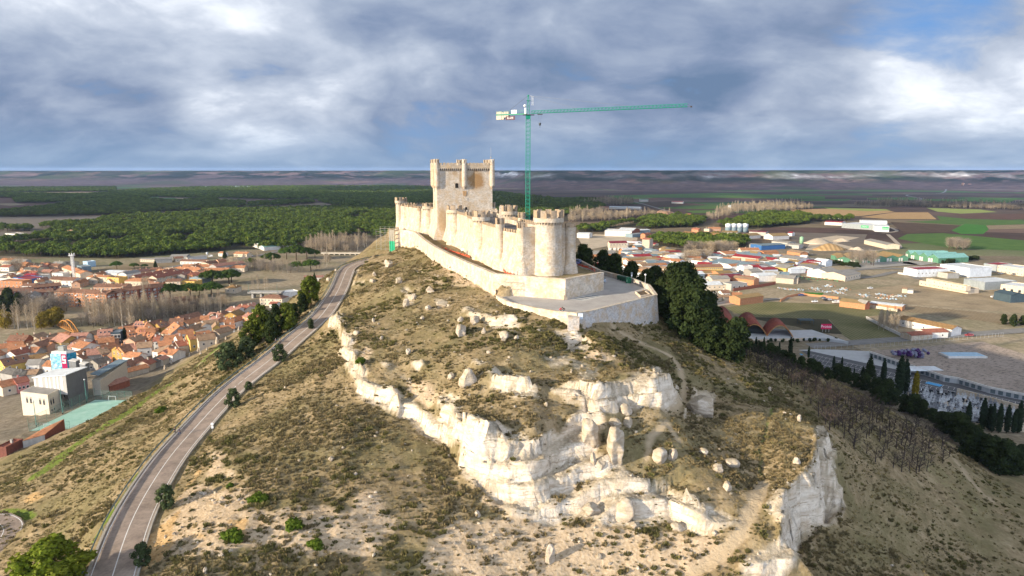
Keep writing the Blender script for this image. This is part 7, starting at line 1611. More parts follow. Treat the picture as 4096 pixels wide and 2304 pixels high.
for q in range(6): an=q*math.pi/3;mb.box(2.4*math.cos(an)-.25,2.4*math.cos(an)+.25,2.4*math.sin(an)-.25,2.4*math.sin(an)+.25,hM-1.6,hM+1.2)
mb.build('antenna_ring','white_paint',lm);mb=MB();mb.tube((0,0,hM),(0,0,hM+8),.08,.04,5);mb.build('whip_antenna','galv',lm)
p=gp('A2',1590,110,0);si=thing('silo','slim pale feed silo beside the sheds below the forest','silo',p);hM=zat('A2',1590,38,p.y);mb=MB();mb.lathe([(.7,1.2),(1.5,2.6),(1.5,hM-1),(.3,hM)],12);mb.build('tank','metal_white',si);mb=MB()
for q in range(4): an=q*math.pi/2+.7;mb.tube((1.3*math.cos(an),1.3*math.sin(an),-.2),(1.3*math.cos(an),1.3*math.sin(an),3),.08,None,4)
mb.build('legs','galv',si)
simple('pave_grey',(.34,.32,.29),.9,var=.15);simple('street_grey',(.22,.21,.195),.9,var=.2,scale=.2)
def sheet(c,pts,z,name,mat,kind='structure'):
 mb=MB();mb.add([gp(c,x,y,z) for x,y in pts],[tuple(range(len(pts)))]);o=mb.build(name,mat)
 if o.data.polygons[0].normal.z<0: o.data.flip_normals()
 return struct(o,kind)
a=gp('A5',-60,690,5.5);b_=gp('A5',720,690,5.5);bd=thing('road_bridge','grey road bridge deck with railing behind the village','bridge',a);d=b_-a;n=Vector((-d.y,d.x,0)).normalized()*9
mb=MB();mb.slab(Vector(),d,d+n,n,1.);mb.build('deck','concrete',bd);mb=MB()
for k in range(24): q=d*(k/23);mb.tube(q,q+Z*1.1,.06,None,4)
mb.tube(Z*1.1,d+Z*1.1,.05,None,4);mb.build('railing','galv',bd)
mb=MB()
for k in range(4): q=d*(.12+.25*k)+n*.5;mb.box(q.x-.8,q.x+.8,q.y-3,q.y+3,-6,-1.0)
mb.build('piers','concrete',bd)
for x,y,h,l in [(630,690,185,'green street lamp on the road bridge, right one'),(-30,690,190,'green street lamp on the road bridge, left one')]:
 p=gp('A5',x,y,5.6);lamp(p,zat('A5',x,y-h,p.y)-5.6,l,'teal_pole',arm=1.2)
HA5=[(222,822,740,838,6.2,11,2.2,'plaster_cream','tile_brown','cream house with a big brown hipped roof and tall windows beside the bridge',dict(hip=True,win=(6,2),chim=0)),(445,962,610,965,3.,7,1.2,'plaster_white','tile_red','small white house with a dark red roof below the cream house',dict(win=(1,1))),(770,715,1140,670,4.,12,0,'plaster_white','metal_white','bright white flat building between the cream house and the pine',dict(win=False,chim=0)),(1250,352,1690,345,4.5,9,1.4,'plaster_white','tile_pink','long white house behind the dark fir near the road bend',dict(win=(4,1),chim=0)),
(-60,1050,180,1005,5.2,9,2.2,'plaster_grey','tile_pink','grey gabled house with pink roof at the right end of the village',dict(win=False)),(-10,1290,160,1310,5,7,2.,'plaster_white','tile_orange','white house with bright orange roof touching the roadside pines',dict(win=(2,1))),(160,1190,320,1150,5.4,6,1.8,'plaster_cream','tile_orange','small cream house behind the bright orange roof by the pines',{})]
for q in HA5:
 *a,k=q;house('A5',*a,group=V_,**k)
gw=house('L',340,130,480,180,5,22,2.2,'plaster_white','metal_teal','white hall with turquoise striped roof at the edge of the pine forest',ridge='y',g=0,win=False,chim=0,cat='hall');house('L',560,140,715,150,5.5,26,2.2,'plaster_white','metal_teal','white gabled hall with turquoise roof beside the road through the pines',ridge='y',g=0,win=False,chim=0,cat='hall')
def fill(c,poly,n,k,label,cat,group,sc=(.8,1.2),mind=2.5,wf=(1,1),zm=16):
 xs=[q[0] for q in poly];ys=[q[1] for q in poly];L=[];tr=0
 while len(L)<n and tr<n*60:
  tr+=1;x,y=rnd.uniform(min(xs),max(xs)),rnd.uniform(min(ys),max(ys))
  if not inpoly(np.array([x]),np.array([y]),poly)[0]: continue
  p=hit(c,x,y)
  if p.z<zm and all((p-q).length>mind for q in L):
   L.append(p);s=rnd.uniform(*sc);w=rnd.uniform(*wf);plant(k if isinstance(k,str) else rnd.choice(k),p,(s*w,s*w,s),label,cat,group)
fill('A',[(30,1090),(420,1090),(420,1040),(30,1040)],12,'poplar','tall bare poplar with pale trunk in the left riverside belt','tree','bare poplars by the river',(.8,1.15),3)
fill('A',[(880,1030),(1380,1060),(1420,960),(900,960)],46,'poplar','tall bare poplar with pale trunk in the middle of the riverside belt','tree','bare poplars by the river',(.85,1.2),3)
fill('A',[(1380,1010),(1720,960),(1720,880),(1420,920)],26,'poplar','tall bare poplar behind the village roofs','tree','bare poplars by the river',(.75,1.1),3)
fill('A',[(1720,950),(2420,880),(2420,800),(1720,840)],34,'poplar','slim bare poplar below the umbrella pines','tree','bare poplars by the river',(.55,.85),3)
fill('A',[(1480,820),(1600,820),(1600,740),(1480,740)],6,'poplar','white-trunked bare poplar in front of the apartment wing','tree','bare poplars by the river',(1.,1.2),3)
fill('A',[(840,1060),(1400,1060),(1900,930),(2400,850),(2400,790),(1500,860),(850,960)],70,'baretree','low leafless tree in the riverside thicket','tree','leafless riverside trees',(.6,1.),4)
fill('A',[(1720,900),(2050,880),(2050,850),(1720,850)],8,'rusttree','reddish-brown rounded bare tree behind the village','tree','reddish bare trees',(.8,1.1),5)
fill('A',[(10,1080),(120,1080),(120,1010),(10,1010)],5,'willow','yellow-leaved willow at the left picture edge','tree','yellow willows by the footbridge',(.8,1.1),5)
fill('A',[(420,1080),(620,1050),(600,980),(430,1000)],8,'willow','yellow-leaved willow left of the timber footbridge','tree','yellow willows by the footbridge',(.9,1.2),5)
fill('A',[(0,960),(240,930),(240,820),(0,830)],10,'darkpine','dark evergreen in the shaded park at the left edge','tree','dark park evergreens',(.9,1.25),5)
fill('A',[(240,960),(700,900),(760,830),(560,810),(240,840)],26,['baretree','hedgebush','baretree'],'brown tree of the shaded park before the apartments','tree','brown park trees',(.9,1.4),5)
fill('A',[(560,830),(860,850),(860,800),(580,790)],6,'darkpine','dark conifer against the apartment front','tree','dark park evergreens',(.8,1.),5)
for c,x,y,h,wf,l in [('A',2180,740,150,1.25,'umbrella pine with dark branching trunk in front of the cream villa'),('A',2060,740,120,1.,'smaller umbrella pine touching the branching one'),('A',1960,740,135,1.5,'broad umbrella pine before the yellow flats'),('A',1760,760,150,1.25,'low umbrella pine beside the shaded apartment wing'),('A',2190,620,150,1.3,'large umbrella pine above the road, left of a merged pair'),('A',2360,610,150,1.3,'large umbrella pine above the road, right of a merged pair'),('A',1205,460,80,1.1,'round lone pine in the stubble field'),('A',1385,455,60,1.2,'left one of two dark pines in the stubble field'),('A',1490,450,45,1.3,'right one of two dark pines in the stubble field'),
 ('L',310,430,115,1.25,'umbrella pine at the end of the mauve-roofed block'),('L',570,400,150,1.25,'umbrella pine with twin crowns left of the tall clump'),('L',760,330,150,1.1,'left pine of the tall clump before the viaduct'),('L',880,340,190,1.1,'middle pine of the tall clump before the viaduct'),('L',1010,330,150,1.1,'right pine of the tall clump before the viaduct'),('L',1110,320,110,1.1,'outermost pine of the tall clump before the viaduct'),('L',900,480,130,1.3,'broad low pine under the tall clump'),('L',1060,480,150,1.2,'pine at the right end of the low group under the tall clump'),('L',80,620,150,1.3,'umbrella pine crown at the bend of the bridge road')]:
 sized('umbrella',c,x,y,h,l,'pine tree','umbrella pines in the town',None,wf)
sized('fir','A2',590,335,135,'blue-green fir beside the stubble field','tree');sized('fir','A2',1930,160,165,'tall dark fir beside the bungalows','tree');sized('fir','A5',1500,470,240,'dark spire-topped fir beyond the sunlit roadside pine','tree');sized('cypress','A4',10,830,270,'dark broad cypress among the village roofs','tree',None,None,1.6)
fill('L',[(60,470),(700,520),(1330,430),(1300,360),(1000,500),(500,430),(60,400)],44,['baretree','baretree','poplar'],'leafless tree in the brown wooded valley before the viaduct','tree','leafless valley trees',(.7,1.1),4)
fill('L',[(330,720),(560,720),(560,680),(330,690)],6,'poplar','sandy-coloured bare poplar behind the bridge lamps','tree','bare poplars by the river',(.6,.8),3)
fill('L',[(1000,240),(2010,240),(2010,120),(1000,150)],90,['baretree','poplar'],'bare tan tree in the belt beyond the viaduct','tree','bare tan trees beyond the viaduct',(.9,1.3),5,(1.,1.4))
fill('A1',[(220,440),(420,440),(420,380),(220,380)],3,'baretree','large bare tree among the far left houses','tree','large bare trees at the far left',(1.2,1.5),6)
a=gp('L',1180,250,3.);b_=gp('L',1700,252,3.);vd=thing('viaduct','long pale low viaduct wall between the bare trees','bridge',a);d=b_-a;mb=MB();mb.slab(Vector(),d,d+Vector((0,6,0)),Vector((0,6,0)),1.2);mb.build('deck','stone_pale',vd);mb=MB()
for k in range(8): q=d*((k+.5)/8);mb.box(q.x-.6,q.x+.6,q.y+1,q.y+5,-4,-1.2)
mb.build('piers','stone_pale',vd)
W_='sheds and works of the industrial estate';nw=dict(win=False,chim=0)
def sh(**k): d=dict(win=False,chim=0,cat='warehouse',name='warehouse');d.update(k);return d
HF1=[(575,207,1095,218,9,34,0,'plaster_white','metal_white','large white factory with a yellow-edged front beside the pines',sh(cat='factory')),(1098,222,1255,185,8,26,4,'brick_red','metal_white','brick sawtooth gables at the right end of the white factory',sh(ridge='y')),(1110,282,1300,262,5,14,1,'metal_bluegrey','metal_grey','open grey shed in front of the brick sawtooth gables',sh()),(1262,200,1455,192,6,20,1,'metal_bluegrey','metal_white','low blue-grey hall behind the brick gables',sh()),
(38,262,275,270,7,20,1.2,'plaster_white','metal_white','plain white shed with grey end windows left of the white factory',sh()),(1358,282,1480,268,7,9,2,'brick_orange','tile_red','small brick house between the factory and the beige silo tower',{}),(1040,478,1215,470,5,16,1.2,'concrete','metal_red','red-roofed shed between the white silos and the beige tower',sh()),
(342,662,815,655,5,26,3,'brick_orange','fibre_grey','long grey-roofed shed with an orange brick wall below the white silos',sh()),(400,745,600,752,5,14,1,'plaster_white','metal_white','white shed roof beside the green one',sh()),(600,740,770,735,5,12,1.6,'plaster_white','metal_green','white shed with a small green roof behind the hill pines',sh()),(412,866,500,862,4.5,8,1.8,'plaster_pink','metal_red','small red-roofed house peeping over the hill pines',{}),
(1850,740,2020,735,6,22,2.4,'plaster_cream','metal_white','pale sawtooth roofs behind the bare plane trees, left',sh()),(2030,700,2400,690,6,22,2.2,'plaster_cream','metal_white','pale sawtooth roofs behind the bare plane trees, right',sh()),(1900,820,1975,815,5,14,2,'plaster_white','metal_white','white gable below the pale sawtooth roofs',sh())]
for q in HF1:*a,k=q;house('F1',*a,group=W_,**k)
HF2=[(105,245,352,262,10,14,2.4,'brick_orange','tile_ochre','three-storey brick seminary, left block',dict(win=(8,3),chim=2,hip=True)),(420,240,558,245,10,14,2.2,'brick_red','tile_ochre','three-storey brick seminary, middle block',dict(win=(4,3),chim=0,hip=True)),(578,262,875,285,10,14,2.2,'brick_orange','tile_ochre','three-storey brick seminary, right block',dict(win=(7,3),chim=0,hip=True)),(320,175,450,185,6,9,2,'brick_orange','tile_red','red-roofed house behind the brick seminary',{}),(662,165,885,165,5,10,2,'plaster_salmon','tile_orange','salmon house with orange roof left of the grey silos',{}),(560,170,660,175,4.5,9,1,'plaster_cream','fibre_grey','low cream house beside the salmon house',{}),
(1432,222,1755,238,6,16,1.2,'concrete','metal_maroon','open shed under a maroon roof right of the grey silos',sh()),(1102,325,1655,292,5,18,3,'plaster_white','fibre_ochre','long white shed with a lichened ochre roof below the grey silos',sh()),(1892,312,2208,298,6,20,3.4,'plaster_white','fibre_ochre','gabled white shed with a lichened ochre roof, right of the long one',sh()),(2180,250,2260,255,5,12,2,'plaster_white','metal_red','red-roofed shed behind the gabled ochre shed',sh()),(900,235,1200,245,4,24,2,'concrete','fibre_ochre','flat ochre roof in front of the grey silos',sh()),
(1672,498,2135,475,6,22,1,'plaster_blue','metal_bluegrey','open store under a blue roof with blue goods',sh()),(1868,408,2180,442,5,18,1.6,'concrete','fibre_grey','grey shed behind the blue-roofed store',sh()),(2150,470,2395,490,5,14,1.4,'concrete','fibre_grey','small grey sheds right of the blue-roofed store',sh()),(1432,478,1668,490,5,20,1.2,'concrete','fibre_grey','dusty grey shed left of the blue-roofed store',sh()),
(1278,582,1635,580,7,11,2.4,'plaster_cream','tile_orange','long cream house with orange roof and a row of six windows',dict(win=(6,2),chim=2)),(2165,600,2420,640,4.5,12,2,'brick_orange','tile_old','orange brick barn with an old pale roof',sh(cat='barn')),(1197,655,1745,712,7.5,18,1.6,'plaster_mint','metal_bluegrey','long shed with a blue-grey curved roof behind the red-roofed one',sh()),(1110,692,1612,748,6.5,13,2,'plaster_beige','metal_red','long beige shed with a red roof crossed by white strips',sh()),
(697,802,1100,858,6,34,2.6,'plaster_white','metal_bluegrey','white-walled workshop with ridged blue-grey roofs, left half',sh()),(1102,862,1330,912,6,30,2.6,'plaster_white','metal_bluegrey','white-walled workshop with ridged blue-grey roofs, right half',sh()),(1332,900,1502,895,8,10,0,'plaster_white','metal_white','white dealership front with green and blue fascia',sh(cat='shop')),(1505,895,1845,890,5.5,40,2,'plaster_beige','fibre_grey','wide grey roof with skylights right of the workshops',sh()),(1862,855,2070,860,5,30,2,'concrete','fibre_grey','patched grey roof behind the yellow workshop',sh()),
(1848,798,2100,830,6,18,1.8,'metal_bluegrey','metal_white','white-roofed shed in the middle of the estate',sh()),(2022,722,2365,765,7,24,1.8,'plaster_white','fibre_grey','long white wall with a grey roof behind the white-roofed shed',sh()),(1865,690,2010,700,6,16,1.2,'metal_white','metal_white','pale shed left of the long white wall',sh()),
(1918,905,2148,935,5.5,20,2.4,'plaster_yellow','fibre_grey','yellow-fronted workshop by the main road',sh(cat='workshop')),(2152,915,2300,905,5.5,20,2.4,'plaster_lightblue','fibre_grey','pale blue workshop by the main road',sh(cat='workshop')),(2268,925,2420,910,4.5,10,2,'plaster_lightblue','metal_maroon','small blue house with maroon roof by the main road',dict(win=(2,1))),
(264,918,930,908,9.5,13,2.2,'plaster_yellow','tile_brown','long yellow hotel with brown roof and three rows of windows',dict(win=(18,3),chim=0,cat='hotel')),(405,1048,575,1040,6.5,13,2,'metal_bluegrey','metal_white','white-roofed shed with red lettering, upper one of two',sh()),(738,1138,922,1136,6,14,2,'metal_bluegrey','metal_white','white-roofed shed with red lettering, lower one of two',sh()),(942,1098,1308,1086,5,14,1.4,'brick_dark','metal_maroon','open barn under a maroon roof with a glazed strip',sh(cat='barn')),(1215,1110,1500,1130,4,10,1.6,'plaster_white','tile_red','red-tiled house with white wall beside the maroon barn',{}),
(1478,1002,1690,992,7.5,13,2,'stone_grey','fibre_grey','two-storey old stone building with grey roof',dict(win=(5,2),chim=1)),(1712,1062,1980,1085,5,14,3.4,'stone_grey','fibre_grey','stone barn with a big grey roof right of the old stone building',sh(cat='barn')),(1952,1112,2292,1142,5,14,2.4,'plaster_beige','fibre_grey','beige barn with blue doors beside the stone barn',sh(cat='barn')),(2300,1130,2375,1135,5,10,1,'plaster_beige','fibre_grey','small beige annexe at the end of the blue-doored barn',sh()),
(-20,1060,60,1065,4.5,8,1.5,'brick_red','metal_bluegrey','low brick house beside the lone pine tip',{}),(195,1110,392,1122,4.5,9,2.2,'plaster_cream','tile_orange','orange tiled roof left of the white-lettered sheds',{}),(60,1112,190,1108,4.5,9,2,'plaster_cream','tile_red','dark red roof beside the orange tiled one',{}),(95,1172,268,1170,4,8,1.8,'plaster_cream','tile_orange','cream house with three arched windows under an orange roof',dict(win=(3,1))),(252,1118,395,1160,5,14,1,'plaster_white','metal_white','white flat shed in front of the orange tiled roof',sh()),
(150,1272,912,1248,4.6,13,2.2,'plaster_cream','metal_white','very long cream shed with a bright white roof and many doors',dict(win=(8,1),chim=0,cat='warehouse')),(915,1256,1108,1254,4.2,14,.8,'plaster_cream','fibre_grey','grey-roofed extension of the long cream shed',dict(win=(3,1),chim=0)),(1092,1248,1400,1222,5.6,12,0,'concrete','fibre_grey','concrete block with open garage bays beside the long cream shed',dict(win=(3,1),chim=0,wscale=2))]
for q in HF2:*a,k=q;house('F2',*a,group=W_,**k)
HF3=[(432,188,640,212,4.2,9,2,'brick_orange','fibre_grey','grey-roofed brick shed in the old farmyards',sh(cat='shed')),(85,205,400,232,3.6,9,1.8,'stone_grey','tile_old','old tiled barn at the left of the farmyards',sh(cat='barn')),(205,285,420,300,3,7,1.4,'plaster_beige','tile_old','low tiled shed behind the hill pines',sh(cat='shed')),(640,235,900,222,3.6,9,1.4,'plaster_white','fibre_grey','white yard building in the old farmyards',sh(cat='shed')),(920,205,1062,200,5.4,8,1.8,'plaster_white','tile_brown','white two-storey farmhouse in the old farmyards',dict(win=(2,2))),(1104,240,1298,246,3.8,8,1.6,'plaster_cream','tile_orange','farm shed with a vivid orange roof',{}),
(515,345,700,322,3,9,1.4,'plaster_beige','tile_old','sagging tiled roof at the front of the farmyards',sh(cat='shed')),(705,325,960,272,3,9,1.4,'plaster_beige','tile_old','long sagging tiled roof over the open farm stalls',sh(cat='shed')),(945,290,1100,275,3,8,1.4,'plaster_beige','tile_old','small tiled roof beside the orange brick shed',sh(cat='shed')),(1262,312,1710,256,5.6,12,1.6,'brick_orange','fibre_ochre','long orange brick shed with a pale lichened roof beside the track',sh(cat='shed'))]
for q in HF3:*a,k=q;house('F3',*a,group='old farmyard buildings',**k)
HF4=[(875,745,1175,684,5.5,24,2.6,'plaster_cream','fibre_grey','cream gabled shed with six dark windows, front half',dict(win=(6,1),chim=0,cat='warehouse',wscale=1.4)),(560,690,800,655,6,24,3,'plaster_white','fibre_grey','bright white gabled shed with a green emblem, rear half',sh()),(1244,48,1670,142,6,18,2,'plaster_cream','fibre_grey','long pale shed with a green door beside the gravel pit',sh()),(245,598,400,560,5,22,1.4,'plaster_white','fibre_grey','white stepped-gable workshop with a patched roof',dict(win=(2,1),chim=0,cat='workshop')),(0,510,240,580,4,14,1.2,'plaster_beige','fibre_grey','long patched workshop behind the stepped gable',sh(cat='workshop')),(145,425,335,418,4.5,14,.6,'stone_grey','fibre_grey','flat dark shed beside the white tanks',sh()),(0,285,165,292,4,10,.8,'brick_dark','fibre_grey','dark brick shed below the gravel heaps',sh(cat='shed')),(0,350,135,360,3.4,6,0,'plaster_white','metal_white','long white trailer-like store beside the works',sh(cat='shed')),
(768,1232,1262,1290,4.4,14,1.6,'brick_orange','fibre_ochre','orange brick yard building with lichened roof, left half',sh(cat='shed')),(1352,1262,1975,1335,3.6,10,.6,'brick_orange','metal_white','orange brick yard building with mixed roofs, right half',sh(cat='shed')),(1268,1275,1350,1268,5,8,2,'brick_red','fibre_grey','brick gable between the two orange yard buildings',sh(ridge='y',cat='shed')),(1975,985,2072,992,4,7,1,'plaster_beige','tile_old','small ruined hut on the dry field',sh(cat='hut')),(2080,1015,2190,1020,3,6,.8,'plaster_white','fibre_grey','small white hut beside the ruined one',sh(cat='hut'))]
for q in HF4:*a,k=q;house('F4',*a,group=W_,**k)
HF5=[(352,628,992,606,7.5,18,0,'metal_white','metal_red','grey-white shed with a flat red roof',dict(win=(9,1),chim=0,cat='warehouse')),(1370,604,1800,580,9,34,0,'metal_white','metal_white','tall all-white corrugated shed',sh()),(942,702,1170,692,5,12,0,'concrete','fibre_ochre','bare concrete shed against the red-roofed one',sh()),(397,838,1340,1002,4.2,13,0,'plaster_cream','fibre_ochre','very long low cream building with a row of small windows',dict(win=(11,1),chim=0,cat='building')),(530,800,1300,945,3,5,0,'plaster_cream','fibre_ochre','raised roof storey of the very long low building',dict(win=(7,1),chim=0,cat='building',g=4.2)),(1665,872,2275,842,7,22,0,'metal_grey','metal_white','grey shed with a white roof and a bright blue door',sh()),(1968,912,2420,965,7.5,24,0,'plaster_cream','metal_white','cream shed with dark strip windows at the right edge',dict(win=(3,1),wscale=2.4,chim=0,cat='warehouse')),(1840,1052,2168,1116,6.5,14,1.8,'metal_dark','metal_dark','dark teal metal shed with two pale roof strips',sh()),(1640,505,1890,535,8,26,0,'metal_grey','metal_red','grey shed with a red roof at the right edge, rear one',sh()),(1890,540,2420,612,7.5,24,0,'plaster_cream','metal_white','cream shed with strip windows and a white roof at the right edge',dict(win=(7,2),chim=0,cat='warehouse'))]
for q in HF5:*a,k=q;house('F5',*a,group=W_,**k)
def gables(c,pts,h,d,rise,wall,roof,base,lab,panels=0):
 for i,((x1,y1),(x2,y2)) in enumerate(zip(pts,pts[1:])):
  t=house(c,x1,y1,x2,y2,h,d,rise,wall,roof,lab%(['leftmost','second','third','fourth','fifth','sixth','seventh'][i]),ridge='y',win=False,chim=0,cat='warehouse',name='warehouse',group='green gabled warehouses',ov=.2)
  L=(t.children[0].data.vertices[1].co.x);mb=MB();mb.box(.8,L*.42,-.1,.0,0,h*.8);mb.box(L*.58,L-.8,-.1,0,0,h*.8);mb.build('sliding_door',base,t)
  if panels:
   r=[q for q in t.children if q.name.startswith('roof')][0];s=math.atan2(rise,L/2)
   for k in range(panels): mb=MB();mb.box(-L*.2,L*.2,-d/panels*.42,d/panels*.42,0,.1);put('solar_panel',mb.mesh('solar_panel','solar'),r,(L*.27,d*(k+.8)/(panels+.6),h+rise*.54+.3),(0,-s,0))
gables('F4',[(720,405),(965,415),(1195,412),(1440,408),(1670,388),(1900,380),(2095,378)],5,40,2.6,'metal_green','fibre_ochre','plaster_white','%s gable of the long green-fronted store row')
gables('F5',[(130,292),(228,322),(390,345),(560,372),(765,402)],6.,44,4.,'metal_green','metal_teal','plaster_white','%s gable of the green sheds with solar roofs',5)
def silos(c,xs,yb,yt,w,mat,lab,cone=True,g=0):
 for i,x in enumerate(xs):
  p=gp(c,x,yb,g);u=p.length/F/CR[c][2];r=w*u/2;H_=zat(c,x,yt,p.y+r)-g;t=thing('silo',lab%(['first','second','third','fourth','fifth'][i]),'silo',p+Vector((0,r,0)),0,None)
  mb=MB();mb.lathe([(r,-.5),(r,H_*.55)],18);mb.build('lower_tank',mat[0],t,True);mb=MB();mb.lathe([(r*1.005,H_*.55),(r*1.005,H_*.9),(.2,H_)] if cone else [(r,H_*.55),(r,H_),(r*.5,H_+.01)],18);mb.build('upper_tank',mat[1],t,True)
silos('F2',[1040,1148,1258,1370],240,60,106,('metal_bluegrey','metal_white'),'%s from the left of four tall grey and white grain silos')
silos('F1',[690,782,858,932,1002],592,445,78,('plaster_white','plaster_white'),'%s from the left of five white silos under a maroon roof',False)
p=gp('F1',660,592,0);q=gp('F1',1030,592,0);zt=zat('F1',690,445,p.y+4);house('F1',672,445,1005,438,5,8,2,'plaster_cream','metal_maroon','maroon-roofed head house on top of the five white silos',g=zt-.3,win=(6,1),chim=0,cat='silo house',back=False)
house('F1',1300,372,1440,380,zat('F1',1300,372,gp('F1',1300,622,0).y),13,1.6,'plaster_beige','tile_red','tall beige silo tower with ribs among the works',g=0,win=False,chim=0,cat='tower')
p1=house('G',442,378,790,402,8.5,46,0,'metal_grey','metal_white','big white and grey food works with green name signs, left part',**sh(cat='factory'));p2=house('G',792,408,942,412,9.5,40,0,'metal_white','metal_white','big white and grey food works with green name sign, right part',**sh(cat='factory'));house('G',260,362,440,370,6,30,1.6,'plaster_white','metal_red','red and white wing left of the big food works',**sh(cat='factory'));house('G',120,300,470,312,5,26,1.2,'plaster_white','metal_white','white sheds at the edge of the right pine wood',**sh());house('G',640,355,920,362,6,30,1.6,'metal_white','metal_white','shallow white gables behind the big food works',**sh())
simple('sign_green',(.05,.36,.15),.5,var=.05)
def wallsign(par,x0,x1,z0,z1,mat,txt,lm,y=-.25):
 mb=MB();mb.box(x0,x1,y,y+.2,z0,z1);o=mb.build('sign_board',mat,par);text(txt,(z1-z0)*.62,lm,o,((x0+x1)/2,y-.04,(z0+z1)/2),(R(90),0,0),.02);return o
L1=p1.children[0].data.vertices[1].co.x;L2_=p2.children[0].data.vertices[1].co.x
wallsign(p1,L1*.60,L1*.82,3.2,7.6,'sign_green','Santiveri','sign_white');wallsign(p2,L2_*.48,L2_*.98,4.,9.,'sign_green','Santiveri','sign_white')
tile('vault_tile',(.34,.105,.075),.35,.05);simple('glulam',(.42,.20,.07),.7,var=.15,scale=1)
wn=None
G0=2.
fa=gp('F3',1280,1003,G0);fb=gp('F3',1765,1053,G0);fc_=gp('F3',2275,1048,G0)
dx=(fc_-fa)/2;dx.z=0;wv=dx.length;dx.normalize();dy=Vector((-dx.y,dx.x,0));hv=zat('F3',1520,812,(fa.y+fb.y)/2)-G0
wn=thing('winery','red-tiled vaulted winery of five barrel vaults on timber arches','winery',fa)
for k,(o,Lf,L_) in enumerate([(1,0,20),(0,0,36),(-1,4,50),(-2,8,58),(-3,12,64)]):
 n=14;prof=lambda t,h:(wv*t,h*(1-(2*t-1)**2))
 base=dx*(wv*o)+dy*Lf;mb=MB();rings=[]
 for f in (0,1):
  ring=[];
  for i in range(n+1): x,z=prof(i/n,hv);ring.append(tuple(base+dx*(x*.98+wv*.01)+dy*(L_*f)+Vector((0,0,z+.55))))
  for i in range(n,-1,-1): x,z=prof(i/n,hv);ring.append(tuple(base+dx*(x*.98+wv*.01)+dy*(L_*f)+Vector((0,0,z+.1))))
  rings.append(ring)
 mb.loft(rings);v=mb.build('vault','vault_tile',wn,True)
 for f in (-.8/L_,.12,.3,.5,.7,.97):
  mb=MB();mb.path([base+dx*(wv*(i/12))+dy*(L_*f)+Vector((0,0,(hv-.1)*(1-(2*i/12-1)**2)-.1)) for i in range(13)],.32,5);mb.build('timber_arch','glulam',v)
 if o<1:
  mb=MB();V=[base+dx*(wv*(.06+.88*i/12))+dy*4.5+Vector((0,0,(hv-.4)*(1-(2*(.06+.88*i/12)-1)**2))) for i in range(13)];mb.add([base+dx*wv*.06+dy*4.5]+V+[base+dx*wv*.94+dy*4.5],[tuple(range(15))]);mb.build('glass_front','car_glass',v)
simple('plaza_pale',(.46,.465,.465),.85,var=.12,scale=.3)
bb=[gp('H',x,y,1.9) for x,y in [(470,376),(1085,372),(1280,400),(1010,312),(880,316),(700,300),(480,330)]];mb=MB();mb.prism([(v.x,v.y) for v in bb],-.5,1.95);struct(mb.build('plaza','plaza_pale'))
wall_('F3',[(1250,1150),(1700,1150),(2415,1130),(2800,1085)],1.9,.5,'wall_stone','low cream stone wall in front of the winery plaza',g=.1)
bt=thing('billboard','magenta-red billboard with white lettering on the dark plot beside the winery','billboard',gp('H',1113,330,.1));zb=zat('H',1113,308,bt.location.y);zt=zat('H',1113,270,bt.location.y);wb=(gp('H',1152,330,0)-gp('H',1076,330,0)).length/2
simple('sign_red',(.60,.015,.08),.5,var=.03);mb=MB();mb.box(-wb,wb,-.12,.12,zb,zt);pn=mb.build('panel','sign_red',bt);text('Protos',(zt-zb)*.78,'sign_white',pn,(0,-.16,(zb+zt)/2),(R(90),0,0),.02)
mb=MB()
for q in (-.6,0,.6): mb.tube((wb*q,.2,-.5),(wb*q,.2,zb+.5),.14,None,5)
mb.build('posts','galv',bt)
cn=thing('pergola','dark flat-roofed pergola on the bare plot behind the billboard','pergola',gp('H',962,268,.1));mb=MB();mb.box(-5,5,-3,3,3,3.3);mb.build('roof','metal_dark',cn);mb=MB()
for q in (-4.6,4.6):
 for r_ in (-2.6,2.6): mb.tube((q,r_,-.3),(q,r_,3),.15,None,5)
mb.build('posts','metal_dark',cn)
def fieldmat(n,c,c2,stripe=0.,sc=.05):
 m,t,b=newmat(n,.95,0,.1);p=pos(t);n1=t.noise(p,sc,5,.6);n2=t.noise(p,.5,6,.65);f=t.math('ADD',t.math('MULTIPLY',n1,.6),t.math('MULTIPLY',n2,.4));col=t.ramp(f,[(.36,c),(.62,c2)])
 if stripe: w=t.new('ShaderNodeTexWave',wave_type='BANDS');w.inputs['Scale'].default_value=stripe;w.inputs['Distortion'].default_value=3;w.inputs['Detail'].default_value=3;w.inputs['Detail Scale'].default_value=.4;t.l.new(p,w.inputs['Vector']);col=t.mix(.4,col,t.mix(1.,col,w.outputs['Color'],'MULTIPLY'))
 t.l.new(col,b.inputs['Base Color'])
for n,c,c2,s in (('f_green',(.055,.12,.028),(.10,.17,.04),0),('f_bright',(.035,.15,.02),(.07,.20,.035),0),('f_dull',(.15,.155,.065),(.25,.225,.115),.12),('f_brown',(.085,.055,.038),(.14,.095,.065),.08),('f_red',(.115,.062,.045),(.165,.095,.07),.08),('f_tan',(.26,.20,.12),(.36,.28,.18),.1),('f_orange',(.46,.28,.12),(.56,.38,.19),.05),('f_lime',(.20,.26,.06),(.30,.33,.10),0),('f_dry',(.22,.17,.11),(.40,.32,.21),0),('f_grey',(.13,.11,.09),(.21,.18,.15),0),('f_pale',(.42,.35,.26),(.60,.50,.38),0),('f_dark',(.045,.045,.025),(.09,.075,.045),0)): fieldmat(n,c,c2,s)
